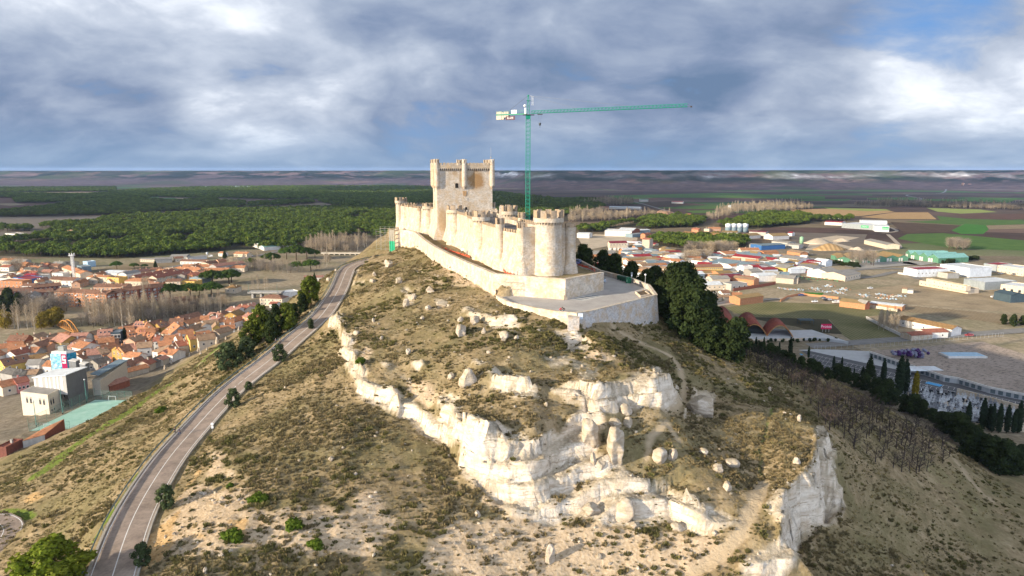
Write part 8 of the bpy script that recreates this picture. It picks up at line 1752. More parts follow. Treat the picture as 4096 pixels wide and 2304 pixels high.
FL=[('H',[(330,150),(700,105),(1210,125),(1660,180),(1540,240),(1160,236),(520,212)],'f_dull'),('H',[(520,215),(1130,235),(1240,345),(1000,330),(880,300)],'f_dark'),('H',[(1140,235),(1420,230),(1690,370),(1330,415),(1240,350)],'f_dull'),('H',[(1690,130),(2600,210),(2700,300),(1680,175)],'f_tan'),('H',[(1700,-20),(2700,60),(2700,200),(1690,120),(1300,20)],'f_dry'),('H',[(1400,215),(1690,190),(1800,260),(1700,360)],'f_dry'),('H',[(740,75),(1210,60),(1230,120),(900,110)],'f_dry'),('H',[(960,35),(1100,40),(1080,58),(950,50)],'f_bright'),('H',[(2180,1050),(2700,1080),(2700,1400),(2500,1330),(2300,1200)],'f_dry'),
('F1',[(60,350),(400,270),(1210,340),(1200,400),(640,500),(200,590)],'f_pale'),('F4',[(-200,-100),(1300,-60),(1240,60),(1800,220),(1400,260),(-100,250)],'f_grey'),('F4',[(100,240),(260,30),(700,-40),(1150,0),(700,110),(1250,240)],'f_pale'),
('G',[(1590,450),(1740,380),(1960,400),(1990,440),(1930,490),(1700,490)],'f_bright'),('G',[(1030,540),(1130,490),(1500,480),(2500,570),(2500,670),(1600,640)],'f_green'),('G',[(950,362),(1700,400),(1560,470),(1100,482),(990,402)],'f_brown'),('G',[(-100,230),(250,225),(900,240),(1000,258),(640,300),(400,300),(-100,262)],'f_orange'),('G',[(640,312),(1000,262),(1350,262),(1440,335),(900,330)],'f_orange'),('G',[(250,213),(900,228),(960,242),(700,250),(300,225)],'f_lime'),('G',[(1330,213),(1900,232),(2080,258),(1700,275),(1450,255)],'f_lime'),('G',[(1440,300),(1740,330),(2500,352),(2500,382),(1960,400),(1740,380),(1690,395),(1100,360),(1480,345)],'f_green'),('G',[(-100,266),(400,304),(620,306),(300,312),(-100,300)],'f_lime'),('G',[(1600,280),(2500,275),(2500,340),(1750,325)],'f_red'),('G',[(1960,402),(2500,385),(2500,430),(2000,440)],'f_tan'),('G',[(700,110),(1200,102),(1250,120),(1200,135),(750,128)],'f_green'),('G',[(1270,122),(2300,118),(2200,160),(1300,140)],'f_green'),('G',[(0,128),(560,120),(480,142),(0,140)],'f_green'),
('F',[(300,200),(1400,172),(2415,205),(2415,232),(1500,222),(800,218),(400,240)],'f_green'),('F',[(800,312),(1380,300),(1500,312),(1290,330),(820,322)],'f_green'),('F',[(1060,345),(1420,335),(1350,368),(1150,368)],'f_green'),('F',[(260,140),(620,110),(560,130),(340,150)],'f_dull'),('F',[(0,215),(330,205),(380,240),(0,232)],'f_red'),('F',[(620,270),(900,250),(1300,290),(780,305)],'f_brown'),('F',[(250,330),(700,300),(900,350),(600,380),(230,380)],'f_brown'),('F',[(-200,345),(240,320),(240,400),(-200,450)],'f_dark'),
('W',[(1340,306),(1640,290),(1795,295),(1500,306)],'f_lime'),('W',[(860,215),(970,214),(960,230),(800,231)],'f_green'),('W',[(0,346),(600,340),(900,331),(500,402),(300,460),(-100,520),(-100,350)],'f_grey'),('W',[(-60,228),(80,226),(100,260),(420,272),(300,300),(-60,322)],'f_red'),('W',[(0,263),(90,262),(160,270),(60,277),(0,272)],'f_tan'),('W',[(0,196),(240,195),(260,204),(0,207)],'f_lime'),('W',[(1050,228),(1400,236),(1320,250),(1100,240)],'f_tan'),('W',[(260,195),(700,194),(560,204),(260,206)],'f_tan'),('A',[(880,480),(1450,380),(2150,350),(2150,420),(1500,470),(1130,480)],'f_tan')]
for i,(c,pts,mt) in enumerate(FL): sheet(c,pts,.10+.004*i,'field',mt)
simple('gravel_track',(.42,.36,.29),.95,var=.15,scale=.2)
def track(c,pts,w,mat='street_grey',z=.35,name='road'):
 L=smoothline([gp(c,x,y,z) for x,y in pts],6.,2);o=ribbon(L,-w/2,w/2,0,name,mat)
 if o.data.polygons[0].normal.z<0: o.data.flip_normals()
 return L
track('H',[(600,425),(760,432),(1000,430),(1500,392),(2000,357),(2650,310)],11,z=.36);track('H',[(230,140),(560,100),(740,82),(860,75)],6,'gravel_track',.37);track('F4',[(-60,690),(400,660),(900,640),(1300,600),(2000,600),(2500,640)],12,z=.38);track('F4',[(1180,780),(1500,740),(1900,660),(2300,800)],8,z=.39);track('F4',[(1700,-60),(1830,60),(1930,190),(1700,230),(1200,260),(0,262)],6,'gravel_track',.40)
track('F',[(480,245),(620,270),(800,320),(960,370),(1000,400)],10,z=.41);track('X',[(1360,240),(1900,228),(1985,222),(1905,200),(2100,190),(2130,165)],9,z=.42);track('L',[(100,330),(420,280),(680,220),(740,180)],9,z=.43);track('A',[(1500,480),(2000,395),(2576,335)],9,z=.44);track('G',[(860,480),(1020,460),(950,420)],6,'gravel_track',.45);track('E',[(-60,960),(300,860),(480,730),(700,620),(900,500),(1010,450)],7,'pave_grey',13.)if False else None
sheet('F4',[(720,480),(2100,470),(2300,520),(1200,600),(900,560)],.5,'yard','pave_grey');sheet('F5',[(120,440),(800,480),(420,540),(60,500)],.5,'yard','pave_grey');sheet('F2',[(1150,960),(2415,960),(2415,1080),(1900,1050),(1400,1030)],.51,'yard','street_grey')
sheet('H',[(560,470),(830,455),(1005,470),(1300,535),(1960,672),(2650,830),(2650,960),(2200,850),(1560,700),(1100,595),(900,520)],.52,'car_park','road_asphalt' if False else 'street_dark') if MATS.get('street_dark') or simple('street_dark',(.10,.10,.105),.9,var=.15,scale=.2) else None
sheet('H',[(880,462),(1040,455),(1440,470),(1990,655),(1960,672),(1300,535),(1005,470)],.53,'plaza','plaza_pale')
mb=MB()
A0=gp('H',1005,488,.56);A1=gp('H',2600,858,.56);B0=gp('H',960,500,.56);du=(A1-A0).normalized();dn=Vector((du.y,-du.x,0))
for row in (0,13.,26.):
 o=A0+dn*(row*.55+1);LL=(A1-A0).length
 for k in range(int(LL/2.6)):
  q=o+du*(k*2.6);mb.quad(q-du*.07,q+du*.07,q+du*.07+dn*4.6+du*1.2,q-du*.07+dn*4.6+du*1.2)
 mb.quad(o,o+du*LL,o+du*LL+dn*.25,o+dn*.25)
struct(mb.build('parking_marking','road_line'))
simple('marking_blue',(.08,.35,.65),.8,var=.1)
for x,y in [(835,478),(870,475),(1870,695)]: o=gp('H',x,y,.57);mb=MB();mb.quad(o,o+du*7,o+du*7+dn*4,o+dn*4);struct(mb.build('parking_marking','marking_blue'))
m,t,b=newmat('gravel_roof',.95,0,.1);p=pos(t);n1=t.noise(t.vmul(p,(.4,.9,1)),1.,5,.7);n2=t.noise(p,.05,4,.6);t.l.new(t.mix(t.ramp(n1,[(.53,0.),(.60,.85)]),t.mix(1.,(.37,.30,.245),t.ramp(n2,[(.3,.85),(.7,1.1)]),'MULTIPLY'),(.09,.075,.06)),b.inputs['Base Color'])
GR=[gp('H',x,y,3.6) for x,y in [(1436,472),(1985,652),(2090,668),(2320,735),(2700,812),(2800,560),(2270,402)]]
gb=thing('winery_hall','huge low building with a gravel roof and white strip of windows','building',(GR[0].x,GR[0].y,0));PL_=[(v.x-GR[0].x,v.y-GR[0].y) for v in GR]
mb=MB();mb.prism(PL_,.3,3.58);mb.build('wall','plaza_pale',gb);mb=MB();mb.prism(PL_,3.59,3.85);mb.build('roof','gravel_roof',gb)
simple('glass_grey',(.12,.15,.16),.3,var=.1)
for i in range(4):
 a,b_=Vector((*PL_[i],0)),Vector((*PL_[i+1],0));d=(b_-a);n=int(d.length/3.2);d.normalize();nn=Vector((d.y,-d.x,0))
 mb=MB();mb.loft([[tuple(p+nn*o+Vector((0,0,z))) for o,z in ((.0,2.95),(.5,2.95),(.5,4.),(.0,4.))] for p in (a,b_)]);mb.build('fascia','plaster_white',gb)
 for k in range(min(n,24)):
  q=a+d*((k+.2)*3.2)+nn*.05;mb=MB();mb.add([q+Z*.8,q+d*2+Z*.8,q+d*2+Z*2.85,q+Z*2.85],[(0,1,2,3)]);mb.build('window','glass_grey',gb)
gs=thing('grape_sculpture','bunch-shaped sculpture of purple and grey spheres on the gravel roof','sculpture',gp('H',1720,520,3.9));simple('grape_purple',(.06,.02,.11),.4,var=.2);simple('grape_grey',(.20,.20,.27),.4,var=.2)
for mt,sd in (('grape_purple',1),('grape_grey',2)):
 mb=MB();g_=random.Random(sd)
 for k in range(46): f=g_.random();rr=5.*(1-.75*f)*math.sqrt(g_.random());an=g_.uniform(0,6.28);mb.blob((9-18*f,rr*math.cos(an),3.+rr*.8*math.sin(an)*.6),1.05,1,.02)
 mb.build('spheres',mt,gs,True)
sk=thing('roof_light','pale blue raised skylight in the gravel roof','skylight',gp('H',2135,512,3.9));mb=MB();mb.box(-11,11,-3,6,0,1.1);mb.build('kerb','plaster_white',sk);mb=MB();mb.box(-10,10,-2.4,5.4,1.12,1.3);mb.build('glazing','plaster_lightblue',sk)
ca=thing('entrance_canopy','white canopy on posts before the strip windows of the gravel-roofed hall','canopy',gp('H',1820,640,.6));mb=MB();mb.box(-9,9,-4,4,2.9,3.3);mb.build('roof','metal_white',ca);mb=MB()
for q in (-8,8):
 for r_ in (-3.4,3.4): mb.tube((q,r_,-.3),(q,r_,2.9),.16,None,5)
mb.build('posts','galv',ca)
def railfence(c,pts,h,z,label):
 L=smoothline([gp(c,x,y,z) for x,y in pts],3.2,0);t=thing('mesh_fence',label,'fence',L[0]);mb=MB()
 for p in L: mb.tube(p-L[0],p-L[0]+Z*h,.07,None,4)
 for a,b_ in zip(L,L[1:]):
  for q in (.1,h): mb.tube(a-L[0]+Z*q,b_-L[0]+Z*q,.05,None,4)
 mb.build('fence_frame','galv',t)
railfence('H',[(1030,462),(1440,445),(1900,405),(2420,362)],2.6,.4,'pale metal fence along the road behind the gravel-roofed hall');railfence('H',[(2060,705),(2330,775),(2640,850)],2.6,.6,'pale metal fence between the gravel-roofed hall and the car park')
wall_('H',[(2080,790),(2300,850),(2600,935)],3.2,.8,'wall_stone','pale burial-niche wall between the cemetery and the car park',g=.5);wall_('F3',[(620,470),(1000,400),(1260,365)],2.2,.4,'stone_grey','grey boundary wall of the old farmyards along the track',g=.1);wall_('F2',[(1125,1375),(1500,1320),(1940,1242)],2.6,.4,'brick_red','long red brick yard wall with graffiti',g=.1);wall_('F4',[(-380,1240),(-250,1165),(0,1110),(740,1190)],1.8,.4,'brick_orange','low orange brick wall round the scrap plot',g=.1);wall_('F4',[(762,1310),(1260,1330),(1870,1432),(1980,1300)],2.,.4,'plaster_cream','cream wall in front of the orange brick yard buildings',g=.1);wall_('F6',[(430,122),(560,190),(680,248)],2.,.4,'plaster_white','white wall along the poplar plot',g=.1);wall_('F4',[(1890,700),(2200,740),(2420,740)],1.6,.3,'plaster_white','white railing wall before the red-roofed shed',g=.1)
for q in [(640,122,985,192,5.,11,1.8,'plaster_white','tile_ochre','long white house with a tan roof behind the poplar plot',dict(win=(5,1),chim=0)),(820,212,965,207,4.2,10,1.2,'plaster_white','tile_red','white house with red roof at the road end of the long one',dict(win=(2,1),chim=0)),(728,232,862,222,3.6,9,1.2,'wall_stone','tile_red','low stone house with a red roof by the road',dict(win=False,chim=0))]:*a,k=q;house('F6',*a,group='houses by the road beyond the winery',**k)
sheet('H',[(1555,690),(1800,748),(2130,815),(2440,895),(2620,950),(2620,1070),(2150,1060),(1850,900),(1640,820)],.54,'cemetery_ground','f_pale')
simple('granite_black',(.03,.032,.035),.3,var=.2);simple('granite_grey',(.25,.26,.28),.5,var=.2);simple('marble_white',(.60,.61,.62),.5,var=.12);simple('flowers_red',(.4,.05,.06),.8)
TM=[]
for i,(sm,cm) in enumerate((('granite_black','marble_white'),('granite_grey','granite_grey'),('marble_white','marble_white'),('granite_black','granite_black'))):
 mb=MB();mb.box(-.55,.55,-1.1,1.1,-.2,.45);mb.box(-.48,.48,-1.,1.,.45,.58);mb.m=1;mb.box(-.5,.5,1.0,1.2,.4,1.25)
 if i!=3: mb.box(-.09,.09,1.05,1.18,1.25,2.2);mb.box(-.35,.35,1.06,1.17,1.65,1.83)
 TM.append(mb.mesh('gravestone',[sm,cm]))
TL=['grave with black slab and white cross in the crowded cemetery','grey granite grave with cross in the crowded cemetery','white marble grave with cross in the crowded cemetery','black granite grave without a cross in the crowded cemetery']
CP=[toS('H',x,y) for x,y in [(1560,700),(1800,752),(2075,800),(2300,860),(2450,905),(2560,945),(2540,1010),(2180,1010),(2060,985),(1850,885),(1660,815)]]
cx_=np.array([gp('S',x,y,.5)[:2] for x,y in CP]);cnt=0
rows=np.arange(-40,300,3.3)
o0=gp('H',1560,700,.5)
for r_ in rows:
 for k in np.arange(-20,260,1.75):
  q=o0+du*float(k)+dn*float(r_)
  if cnt>=298: break
  X,Y=projS([[q.x,q.y,.5]])
  if inpoly(X,Y,CP)[0] and rnd.random()<.8:
   v=rnd.choice((0,1,1,2,2,3));o=put('gravestone',TM[v],None,(q.x,q.y,max(.5,float(Hf(q.x,q.y)))),math.atan2(dn.y,dn.x)+math.pi/2);s=rnd.uniform(.95,1.5);o.scale=(s,s,s*rnd.uniform(.9,1.3));tag(o,TL[v],'grave','graves of the cemetery');cnt+=1
for i,x in enumerate([1100-20,1140,1200,1330,1395]): pass
fill('H',[(560,398),(1240,392),(1240,402),(560,410)],16,'hedgebush','round clipped dark tree in the beds before the winery','tree','clipped trees before the winery',(.45,.7),3,(.7,.9));fill('H',[(1500,330),(1660,330),(1660,260),(1480,260)],30,'poplar','slim bare poplar in the walled plot','tree','bare poplars in the walled plot',(.5,.75),1.6)
fill('F2',[(160,640),(1150,640),(1150,560),(600,600),(160,600)],40,'baretree','leafless grey tree before the small pine wood','tree','leafless trees of the estate',(.9,1.4),4);fill('F2',[(180,860),(700,800),(660,720),(180,760)],26,'baretree','bare plane tree along the estate street','tree','leafless trees of the estate',(.9,1.3),4);fill('F4',[(1140,560),(1480,560),(1480,500),(820,480)],9,'baretree','bare tree before the green-fronted stores','tree','leafless trees of the estate',(1.2,1.7),5);fill('F5',[(960,250),(1330,270),(1330,200),(960,190)],16,'baretree','bare grey tree at the edge of the green field','tree','leafless trees of the estate',(1.2,1.6),4);fill('F4',[(480,490),(1150,600),(1150,560),(480,450)],22,'hedgebush','clipped dark hedge bush along the works','hedge','hedges of the estate',(.9,1.3),2.5);fill('F5',[(800,520),(1520,440),(1520,400),(800,490)],22,'hedgebush','dark hedge bush before the solar-roofed sheds','hedge','hedges of the estate',(1.1,1.6),2.5);fill('H',[(2380,280),(2576,290),(2576,270),(2390,265)],4,'darkpine','round dark pine by the road at the right edge','pine tree','pines by the right road',(.5,.75),5)
for c,x,y,pt,rz,l,vn in [('F4',550,1215,'paint_white',20,'white car on the scrap plot',False),('F4',500,1220,'paint_dark',30,'black car beside the white one on the scrap plot',False),('F4',435,1180,'paint_green',10,'dark green car on the scrap plot',False),('F4',475,1190,'paint_grey',200,'grey car right of the dark green one',False),('F4',690,1265,'paint_white',5,'white van by the orange brick yard',True),('F4',280,1250,'paint_white',5,'white car alone at the edge of the dull green field',False),('F4',20,1125,'paint_blue',0,'blue and white car on the grass plot',False),('F4',1350,990,'paint_white',10,'white car wreck on the dry field',False),('H',2170,358,'paint_red',5,'dark red car driving on the road beyond the winery',False),('F5',1830,1160,'paint_white',190,'white car beside the dark teal shed',False),('F5',2020,1200,'paint_red',190,'red car beside the dark teal shed',False),('F5',2060,680,'paint_white',10,'white van parked before the cream sheds at the right edge',True),('F5',1960,705,'paint_silver',10,'silver car parked before the cream sheds',False),('F5',2210,720,'paint_grey',10,'grey car parked before the cream sheds, rightmost',False),('F4',125,680,'paint_red',0,'dark red car on the main estate road',False),('F2',2130,1020,'paint_silver',5,'silver car before the blue workshop',False),('F2',2020,1028,'paint_blue',5,'blue car before the yellow workshop',False),('L',320,290,'paint_white',15,'white car parked by the bungalows on the road through the pines',False),('A2',1650,130,'paint_white',10,'white van in the yard by the slim silo',True)]:
 car(gp(c,x,y,.45),R(rz),pt,l,vn,full=False,sc=1.1)
HB[:]=[Vector((o.location.x,o.location.y,0)) for o in COL.objects if o.get('category') in ('house','warehouse','shed','barn','workshop','factory','shop','hotel','building')]
def infill2(c,poly,n,lab,md):
 xs=[q[0] for q in poly];ys=[q[1] for q in poly];k=0;tr=0
 while k<n and tr<n*90:
  tr+=1;x,y=rnd.uniform(min(xs),max(xs)),rnd.uniform(min(ys),max(ys))
  if not inpoly(np.array([x]),np.array([y]),poly)[0]: continue
  p=hit(c,x,y)
  if p.z>3: continue
  p.z=0
  if all((p-q).length>md for q in HB):
   HB.append(p);w=rnd.uniform(12,24)*F/p.length*CR[c][2];house(c,x,y,x+w,y+w*rnd.choice((-.04,.06,.12)),rnd.uniform(4,6.5),rnd.uniform(9,16),rnd.uniform(1,2.2),rnd.choice(('plaster_white','plaster_cream','plaster_beige','metal_white','brick_orange')),rnd.choice(('fibre_grey','metal_white','tile_orange','fibre_ochre','metal_red','metal_bluegrey','tile_old')),lab,group=W_,win=False,chim=0,cat='shed',name='shed')
infill2('F',[(480,960),(1000,1010),(1500,1060),(1850,1010),(2250,900),(2400,820),(1750,740),(950,760),(620,640),(420,640)],40,'small plain shed between the larger works of the industrial estate',15)
for i,(x,y,w,h,l) in enumerate([(350,110,520,90,'large grey-beige gravel heap beside the green batching tower'),(560,235,560,110,'orange-brown gravel heap in front'),(800,70,260,50,'pale gravel heap at the back'),(1110,240,200,55,'small sand-coloured heap at the right of the pit'),(1000,230,90,30,'little pale heap between the big ones')]):
 p=gp('F4',x,y,.1);u=p.length/F/4.83;mb=MB();n=20;W=w*u/2;Hh=h*u*1.0;rg=[]
 for f,z in ((1.,0),(.8,.22),(.55,.55),(.3,.86),(.08,1.)): rg.append([(W*f*(1+.16*math.sin(a*2+i)+.1*math.sin(a*5+i*2))*math.cos(a),W*.8*f*(1+.15*math.cos(a*3+i))*math.sin(a),Hh*z) for a in [6.283*k/n for k in range(n)]])
 mb.loft(rg);tag(mb.build('gravel_heap','f_pale' if i!=1 else 'f_orange',None,True,p),l,'gravel heap')
simple('batch_green',(.25,.42,.26),.6,var=.15);p=gp('F4',20,190,.1);bt=thing('batching_tower','pale green concrete batching tower at the gravel pit','tower',p);Hh=zat('F4',20,-20,p.y);mb=MB();mb.lathe([(.8,Hh*.3),(2.6,Hh*.45),(2.6,Hh*.92),(.6,Hh)],12);mb.build('hopper','batch_green',bt,True);mb=MB()
for a in range(4): mb.tube((2.2*math.cos(a*1.57),2.2*math.sin(a*1.57),-.3),(2.2*math.cos(a*1.57),2.2*math.sin(a*1.57),Hh*.5),.25,None,5)
mb.build('legs','batch_green',bt)
def scrapmesh(sd,mats):
 g_=random.Random(sd);mb=MB()
 for k in range(46):
  mb.m=g_.randrange(len(mats));x,y=g_.gauss(0,5),g_.gauss(0,3.5);s=g_.uniform(.3,1.1);a=g_.random()*3;c,s_=math.cos(a)*s,math.sin(a)*s;mb.prism([(x+c,y+s_),(x-s_,y+c),(x-c*1.4,y-s_*1.4),(x+s_,y-c)],-.2,g_.uniform(.2,1.))
 return mb.mesh('rubbish',mats)
SCR=scrapmesh(3,['marble_white','plaster_cream','metal_grey','tile_orange','plaster_lightblue']);SC2=scrapmesh(4,['bin_dark','metal_red','tile_brown','sign_green','crane_green'])
for c,x,y,v in [('F4',300,995,0),('F4',580,1050,0),('F4',740,1060,0),('F4',850,1000,0),('F2',2150,1330,0),('F2',2330,1345,0),('F4',1230,1120,0),('F4',1600,1110,0),('F4',1700,1180,0),('F4',1880,1130,0),('F4',150,790,1),('F4',350,800,1),('F4',520,790,1),('F4',720,830,1),('F4',60,770,1),('F4',560,935,0),('F3',400,110,0)]:
 o=put('rubbish_heap',SC2 if v else SCR,None,gp(c,x,y,.5),rnd.random()*6);o.scale=(.7,.7,.55);o['kind']='stuff';o['label']='scattered rubbish and scrap on the open ground'
for x,y,l in [(765,600,'pair of dark wooden pylons by the small pine wood')]:
 p=gp('F2',x,y,0);pt=thing('power_pole',l,'pylon',p);hh_=zat('F2',x,435,p.y);mb=MB();mb.tube((0,0,-.5),(0,0,hh_),.28,.2,6);mb.tube((4.5,0,-.5),(4.5,0,hh_),.28,.2,6);mb.build('poles','twig_dark',pt);mb=MB();mb.box(-1.5,6,-.15,.15,hh_-.6,hh_-.3);mb.build('crossarm','twig_dark',pt)
SUN_EL=R(15.6);SUNV=Vector((-.875*math.cos(SUN_EL),-.484*math.cos(SUN_EL),math.sin(SUN_EL))).normalized()
BRIGHT=[(200,90,R(15),.09),(700,230,R(9),.07),(480,60,R(13),.06),(2500,120,R(10),.17),(2060,330,R(9),.09),(1500,120,R(16),-.06),(120,270,R(9),-.15),(1250,330,R(9),-.03),(1950,220,R(9),-.1)]
GAPS=[(2270,90,R(8),.14),(110,240,R(6),.10),(1150,365,R(7),.14),(1500,310,R(8),.10),(2250,250,R(7),.10)]
m,t,b=newmat('plain_soil',.95,0,.1);p=pos(t)
def vor(scale,vec): v=t.new('ShaderNodeTexVoronoi',feature='F1',distance='CHEBYCHEV');v.inputs['Scale'].default_value=scale;t.l.new(vec,v.inputs['Vector']);w=t.new('ShaderNodeRGBToBW');t.l.new(v.outputs['Color'],w.inputs[0]);return w.outputs[0]
rp=t.new('ShaderNodeMapping');rp.inputs['Rotation'].default_value=(0,0,R(24));rp.inputs['Scale'].default_value=(1/420,1/190,1);t.l.new(p,rp.inputs[0])
wv_=t.new('ShaderNodeVectorMath',operation='ADD');t.l.new(rp.outputs[0],wv_.inputs[0]);t.l.new(t.vmul(t.noise(p,.004,3,.5,'Color'),(.5,.5,0)),wv_.inputs[1])
fv=vor(1.,wv_.outputs[0]);fc=t.ramp(fv,[(0.,(.075,.05,.042)),(.34,(.11,.068,.055)),(.42,(.17,.115,.09)),(.5,(.125,.08,.062)),(.56,(.075,.13,.04)),(.63,(.20,.155,.10)),(.7,(.06,.115,.035)),(.78,(.105,.075,.058))],'CONSTANT')
n1=t.noise(p,.02,6,.65);n2=t.noise(p,.25,6,.7);fc=t.mix(1.,fc,t.ramp(n1,[(.3,.75),(.7,1.2)]),'MULTIPLY')
nearc=t.ramp(n2,[(.3,(.20,.16,.105)),(.5,(.33,.27,.185)),(.7,(.48,.40,.29))]);nearc=t.mix(t.ramp(n1,[(.45,0.),(.6,.55)]),nearc,(.16,.155,.08))
ln=t.new('ShaderNodeVectorMath',operation='LENGTH');t.l.new(p,ln.inputs[0])
t.l.new(t.mix(t.new('ShaderNodeMapRange',ins={0:ln.outputs['Value'],1:850.,2:1250.}).outputs[0],nearc,fc),b.inputs['Base Color'])
mb=MB();mb.quad((-14000,-4000,0),(14000,-4000,0),(14000,14000,0),(-14000,14000,0));struct(mb.build('ground','plain_soil'))
xs=np.concatenate([np.arange(-13600,-7000,600),np.arange(-7000,6500,62),np.arange(6500,13701,600)]).astype(float);ys=np.concatenate([np.arange(3300,6900,60),np.arange(6900,9000,260),np.arange(9000,13801,800)]).astype(float)
MX,MY=np.meshgrid(xs,ys)
edge=np.interp(MX,[-26000,-6000,-3500,-1500,-200,150,700,2000,3300,4200,6000,26000],[7000,5900,5600,5400,5500,4250,4050,4150,4250,5000,4600,6000])+fbm(MX/900,MX*0+.5,0,4,11)*420+fbm(MX/260,MY/600,0,3,13)*130
top=np.interp(MX,[-26000,-3000,-800,0,600,1500,3000,26000],[97,99,104,104,104,105.5,107,110])
q=(MY-edge)/np.interp(MX,[-6000,-200,300,6000],[900,800,430,430])
prof=np.where(q<-1,0,np.where(q<0,.30*(q+1)**2,np.clip(.30+.52*np.clip(q/.7,0,1)+.18*np.clip((q-.7)/.12,0,1),0,1)))
gul=np.abs(fbm(MX/330,MY/520,0,4,17));Hm=top*np.clip(prof*(1-.9*gul*np.clip(prof*2,0,1)*np.clip(1.45-prof,0,1)),0,1)+fbm(MX/150,MY/150,0,3,19)*2.2*np.clip(prof*3,0,1)*np.clip(1.3-prof,0,1)
Hm=np.where(prof<=.001,-1.,Hm+.1)+np.where(prof>=.999,fbm(MX/1500,MY/1500,0,2,23)*1.2,0)
co=np.stack([MX,MY,Hm],-1).reshape(-1,3);ii=np.arange(MX.size).reshape(MX.shape);fa=np.stack([ii[:-1,:-1],ii[:-1,1:],ii[1:,1:],ii[1:,:-1]],-1).reshape(-1,4)
m,t,b=newmat('mesa_slope',.95,0,.05);p=pos(t);sz=t.new('ShaderNodeSeparateXYZ');t.l.new(p,sz.inputs[0])
n1=t.noise(t.vmul(p,(1,1,6)),.0036,6,.62);n2=t.noise(t.vmul(p,(1,1,6)),.016,6,.65);n3=t.noise(t.vmul(p,(1.,1.,1.)),.0016,4,.55)
col=t.ramp(n2,[(.3,(.06,.04,.038)),(.5,(.105,.068,.06)),(.7,(.17,.115,.095))])
hi=t.new('ShaderNodeMapRange',ins={0:t.math('ADD',sz.outputs[2],t.math('MULTIPLY',n2,26.)),1:52.,2:80.}).outputs[0];nn_=t.new('ShaderNodeSeparateXYZ');t.l.new(t.new('ShaderNodeNewGeometry').outputs['Normal'],nn_.inputs[0]);rt=t.math('MULTIPLY',t.new('ShaderNodeMapRange',ins={0:sz.outputs[0],1:-800.,2:300.,3:.3,4:.8}).outputs[0],t.ramp(nn_.outputs[2],[(.95,1.),(.99,0.)]))
col=t.mix(t.math('MULTIPLY',t.math('MULTIPLY',hi,rt),t.ramp(n1,[(.42,0.),(.6,1.)])),col,t.ramp(n2,[(.35,(.40,.36,.31)),(.65,(.80,.75,.68))]))
md_=t.new('ShaderNodeMapRange',ins={0:sz.outputs[2],1:18.,2:48.}).outputs[0]
col=t.mix(t.math('MULTIPLY',t.math('MULTIPLY',md_,t.math('SUBTRACT',1.,t.math('MULTIPLY',t.math('MULTIPLY',hi,rt),1.1),clamp=True)),t.ramp(n1,[(.43,0.),(.49,.97)])),col,(.011,.02,.015))
col=t.mix(t.ramp(n3,[(.55,0.),(.62,.6)]),col,(.05,.065,.03))
t.l.new(col,b.inputs['Base Color'])
struct(put('mesa_hills',npmesh('mesa_hills',co,fa,'mesa_slope',True)))
def farpine(sd,w,h,n,size):
 C,Rr=clumps_dome(h,w,sd,16,.36);parts=[cards(C,np.array(Rr)*1.25,n,size,sd,.5)]+core(C,np.array(Rr)*1.3,.8,sd)[:8]
 mb=MB();mb.tube((0,0,-.3),(0,0,h*.75),.3,.2,4);V,Q=join_q(parts);tv_=np.array(mb.v);tq=np.array([f for f in mb.f if len(f)==4])
 V2,Q2=join_q([(V,Q),(tv_,tq)]);me=npmesh('umbrella_pine',V2,Q2,['forest_leaf','bark']);mi=np.zeros(len(Q2),np.int32);mi[len(Q):]=1
 if len(me.polygons)==len(mi): me.polygons.foreach_set('material_index',mi)
 return me
FP=[farpine(s,13.,11,420,.85) for s in (201,202,203,204)];FPF=[farpine(s,16,11,90,2.0) for s in (211,212)]
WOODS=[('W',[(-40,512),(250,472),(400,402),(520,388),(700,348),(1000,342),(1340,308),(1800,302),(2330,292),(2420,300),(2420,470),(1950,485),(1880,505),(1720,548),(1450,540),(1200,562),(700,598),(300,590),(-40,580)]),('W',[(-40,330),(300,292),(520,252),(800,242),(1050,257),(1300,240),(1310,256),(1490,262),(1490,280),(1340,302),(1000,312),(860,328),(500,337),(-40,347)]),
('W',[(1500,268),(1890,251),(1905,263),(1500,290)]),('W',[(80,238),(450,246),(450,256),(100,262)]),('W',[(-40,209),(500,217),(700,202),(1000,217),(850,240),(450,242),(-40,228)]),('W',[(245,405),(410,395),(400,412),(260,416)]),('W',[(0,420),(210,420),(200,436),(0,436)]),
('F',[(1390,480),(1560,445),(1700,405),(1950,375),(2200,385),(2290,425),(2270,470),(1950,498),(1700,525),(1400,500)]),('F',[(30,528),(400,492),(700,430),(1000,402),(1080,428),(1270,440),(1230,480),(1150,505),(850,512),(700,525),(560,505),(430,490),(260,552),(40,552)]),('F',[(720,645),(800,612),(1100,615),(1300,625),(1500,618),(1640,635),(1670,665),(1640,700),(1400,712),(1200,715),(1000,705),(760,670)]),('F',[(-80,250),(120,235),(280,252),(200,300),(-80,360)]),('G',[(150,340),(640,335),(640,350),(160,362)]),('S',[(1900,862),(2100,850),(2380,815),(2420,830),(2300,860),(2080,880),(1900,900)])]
FARW=[('W',[(700,192),(1200,168),(1800,162),(2430,161),(2700,170),(2700,245),(2420,292),(2100,285),(1930,255),(2000,241),(1400,235),(1000,226),(700,207)]),('W',[(-40,172),(700,168),(700,190),(300,195),(-40,196)]),('S',[(1560,760),(1760,755),(2000,772),(2150,792),(2380,812),(2100,848),(1900,858),(1560,830)])]
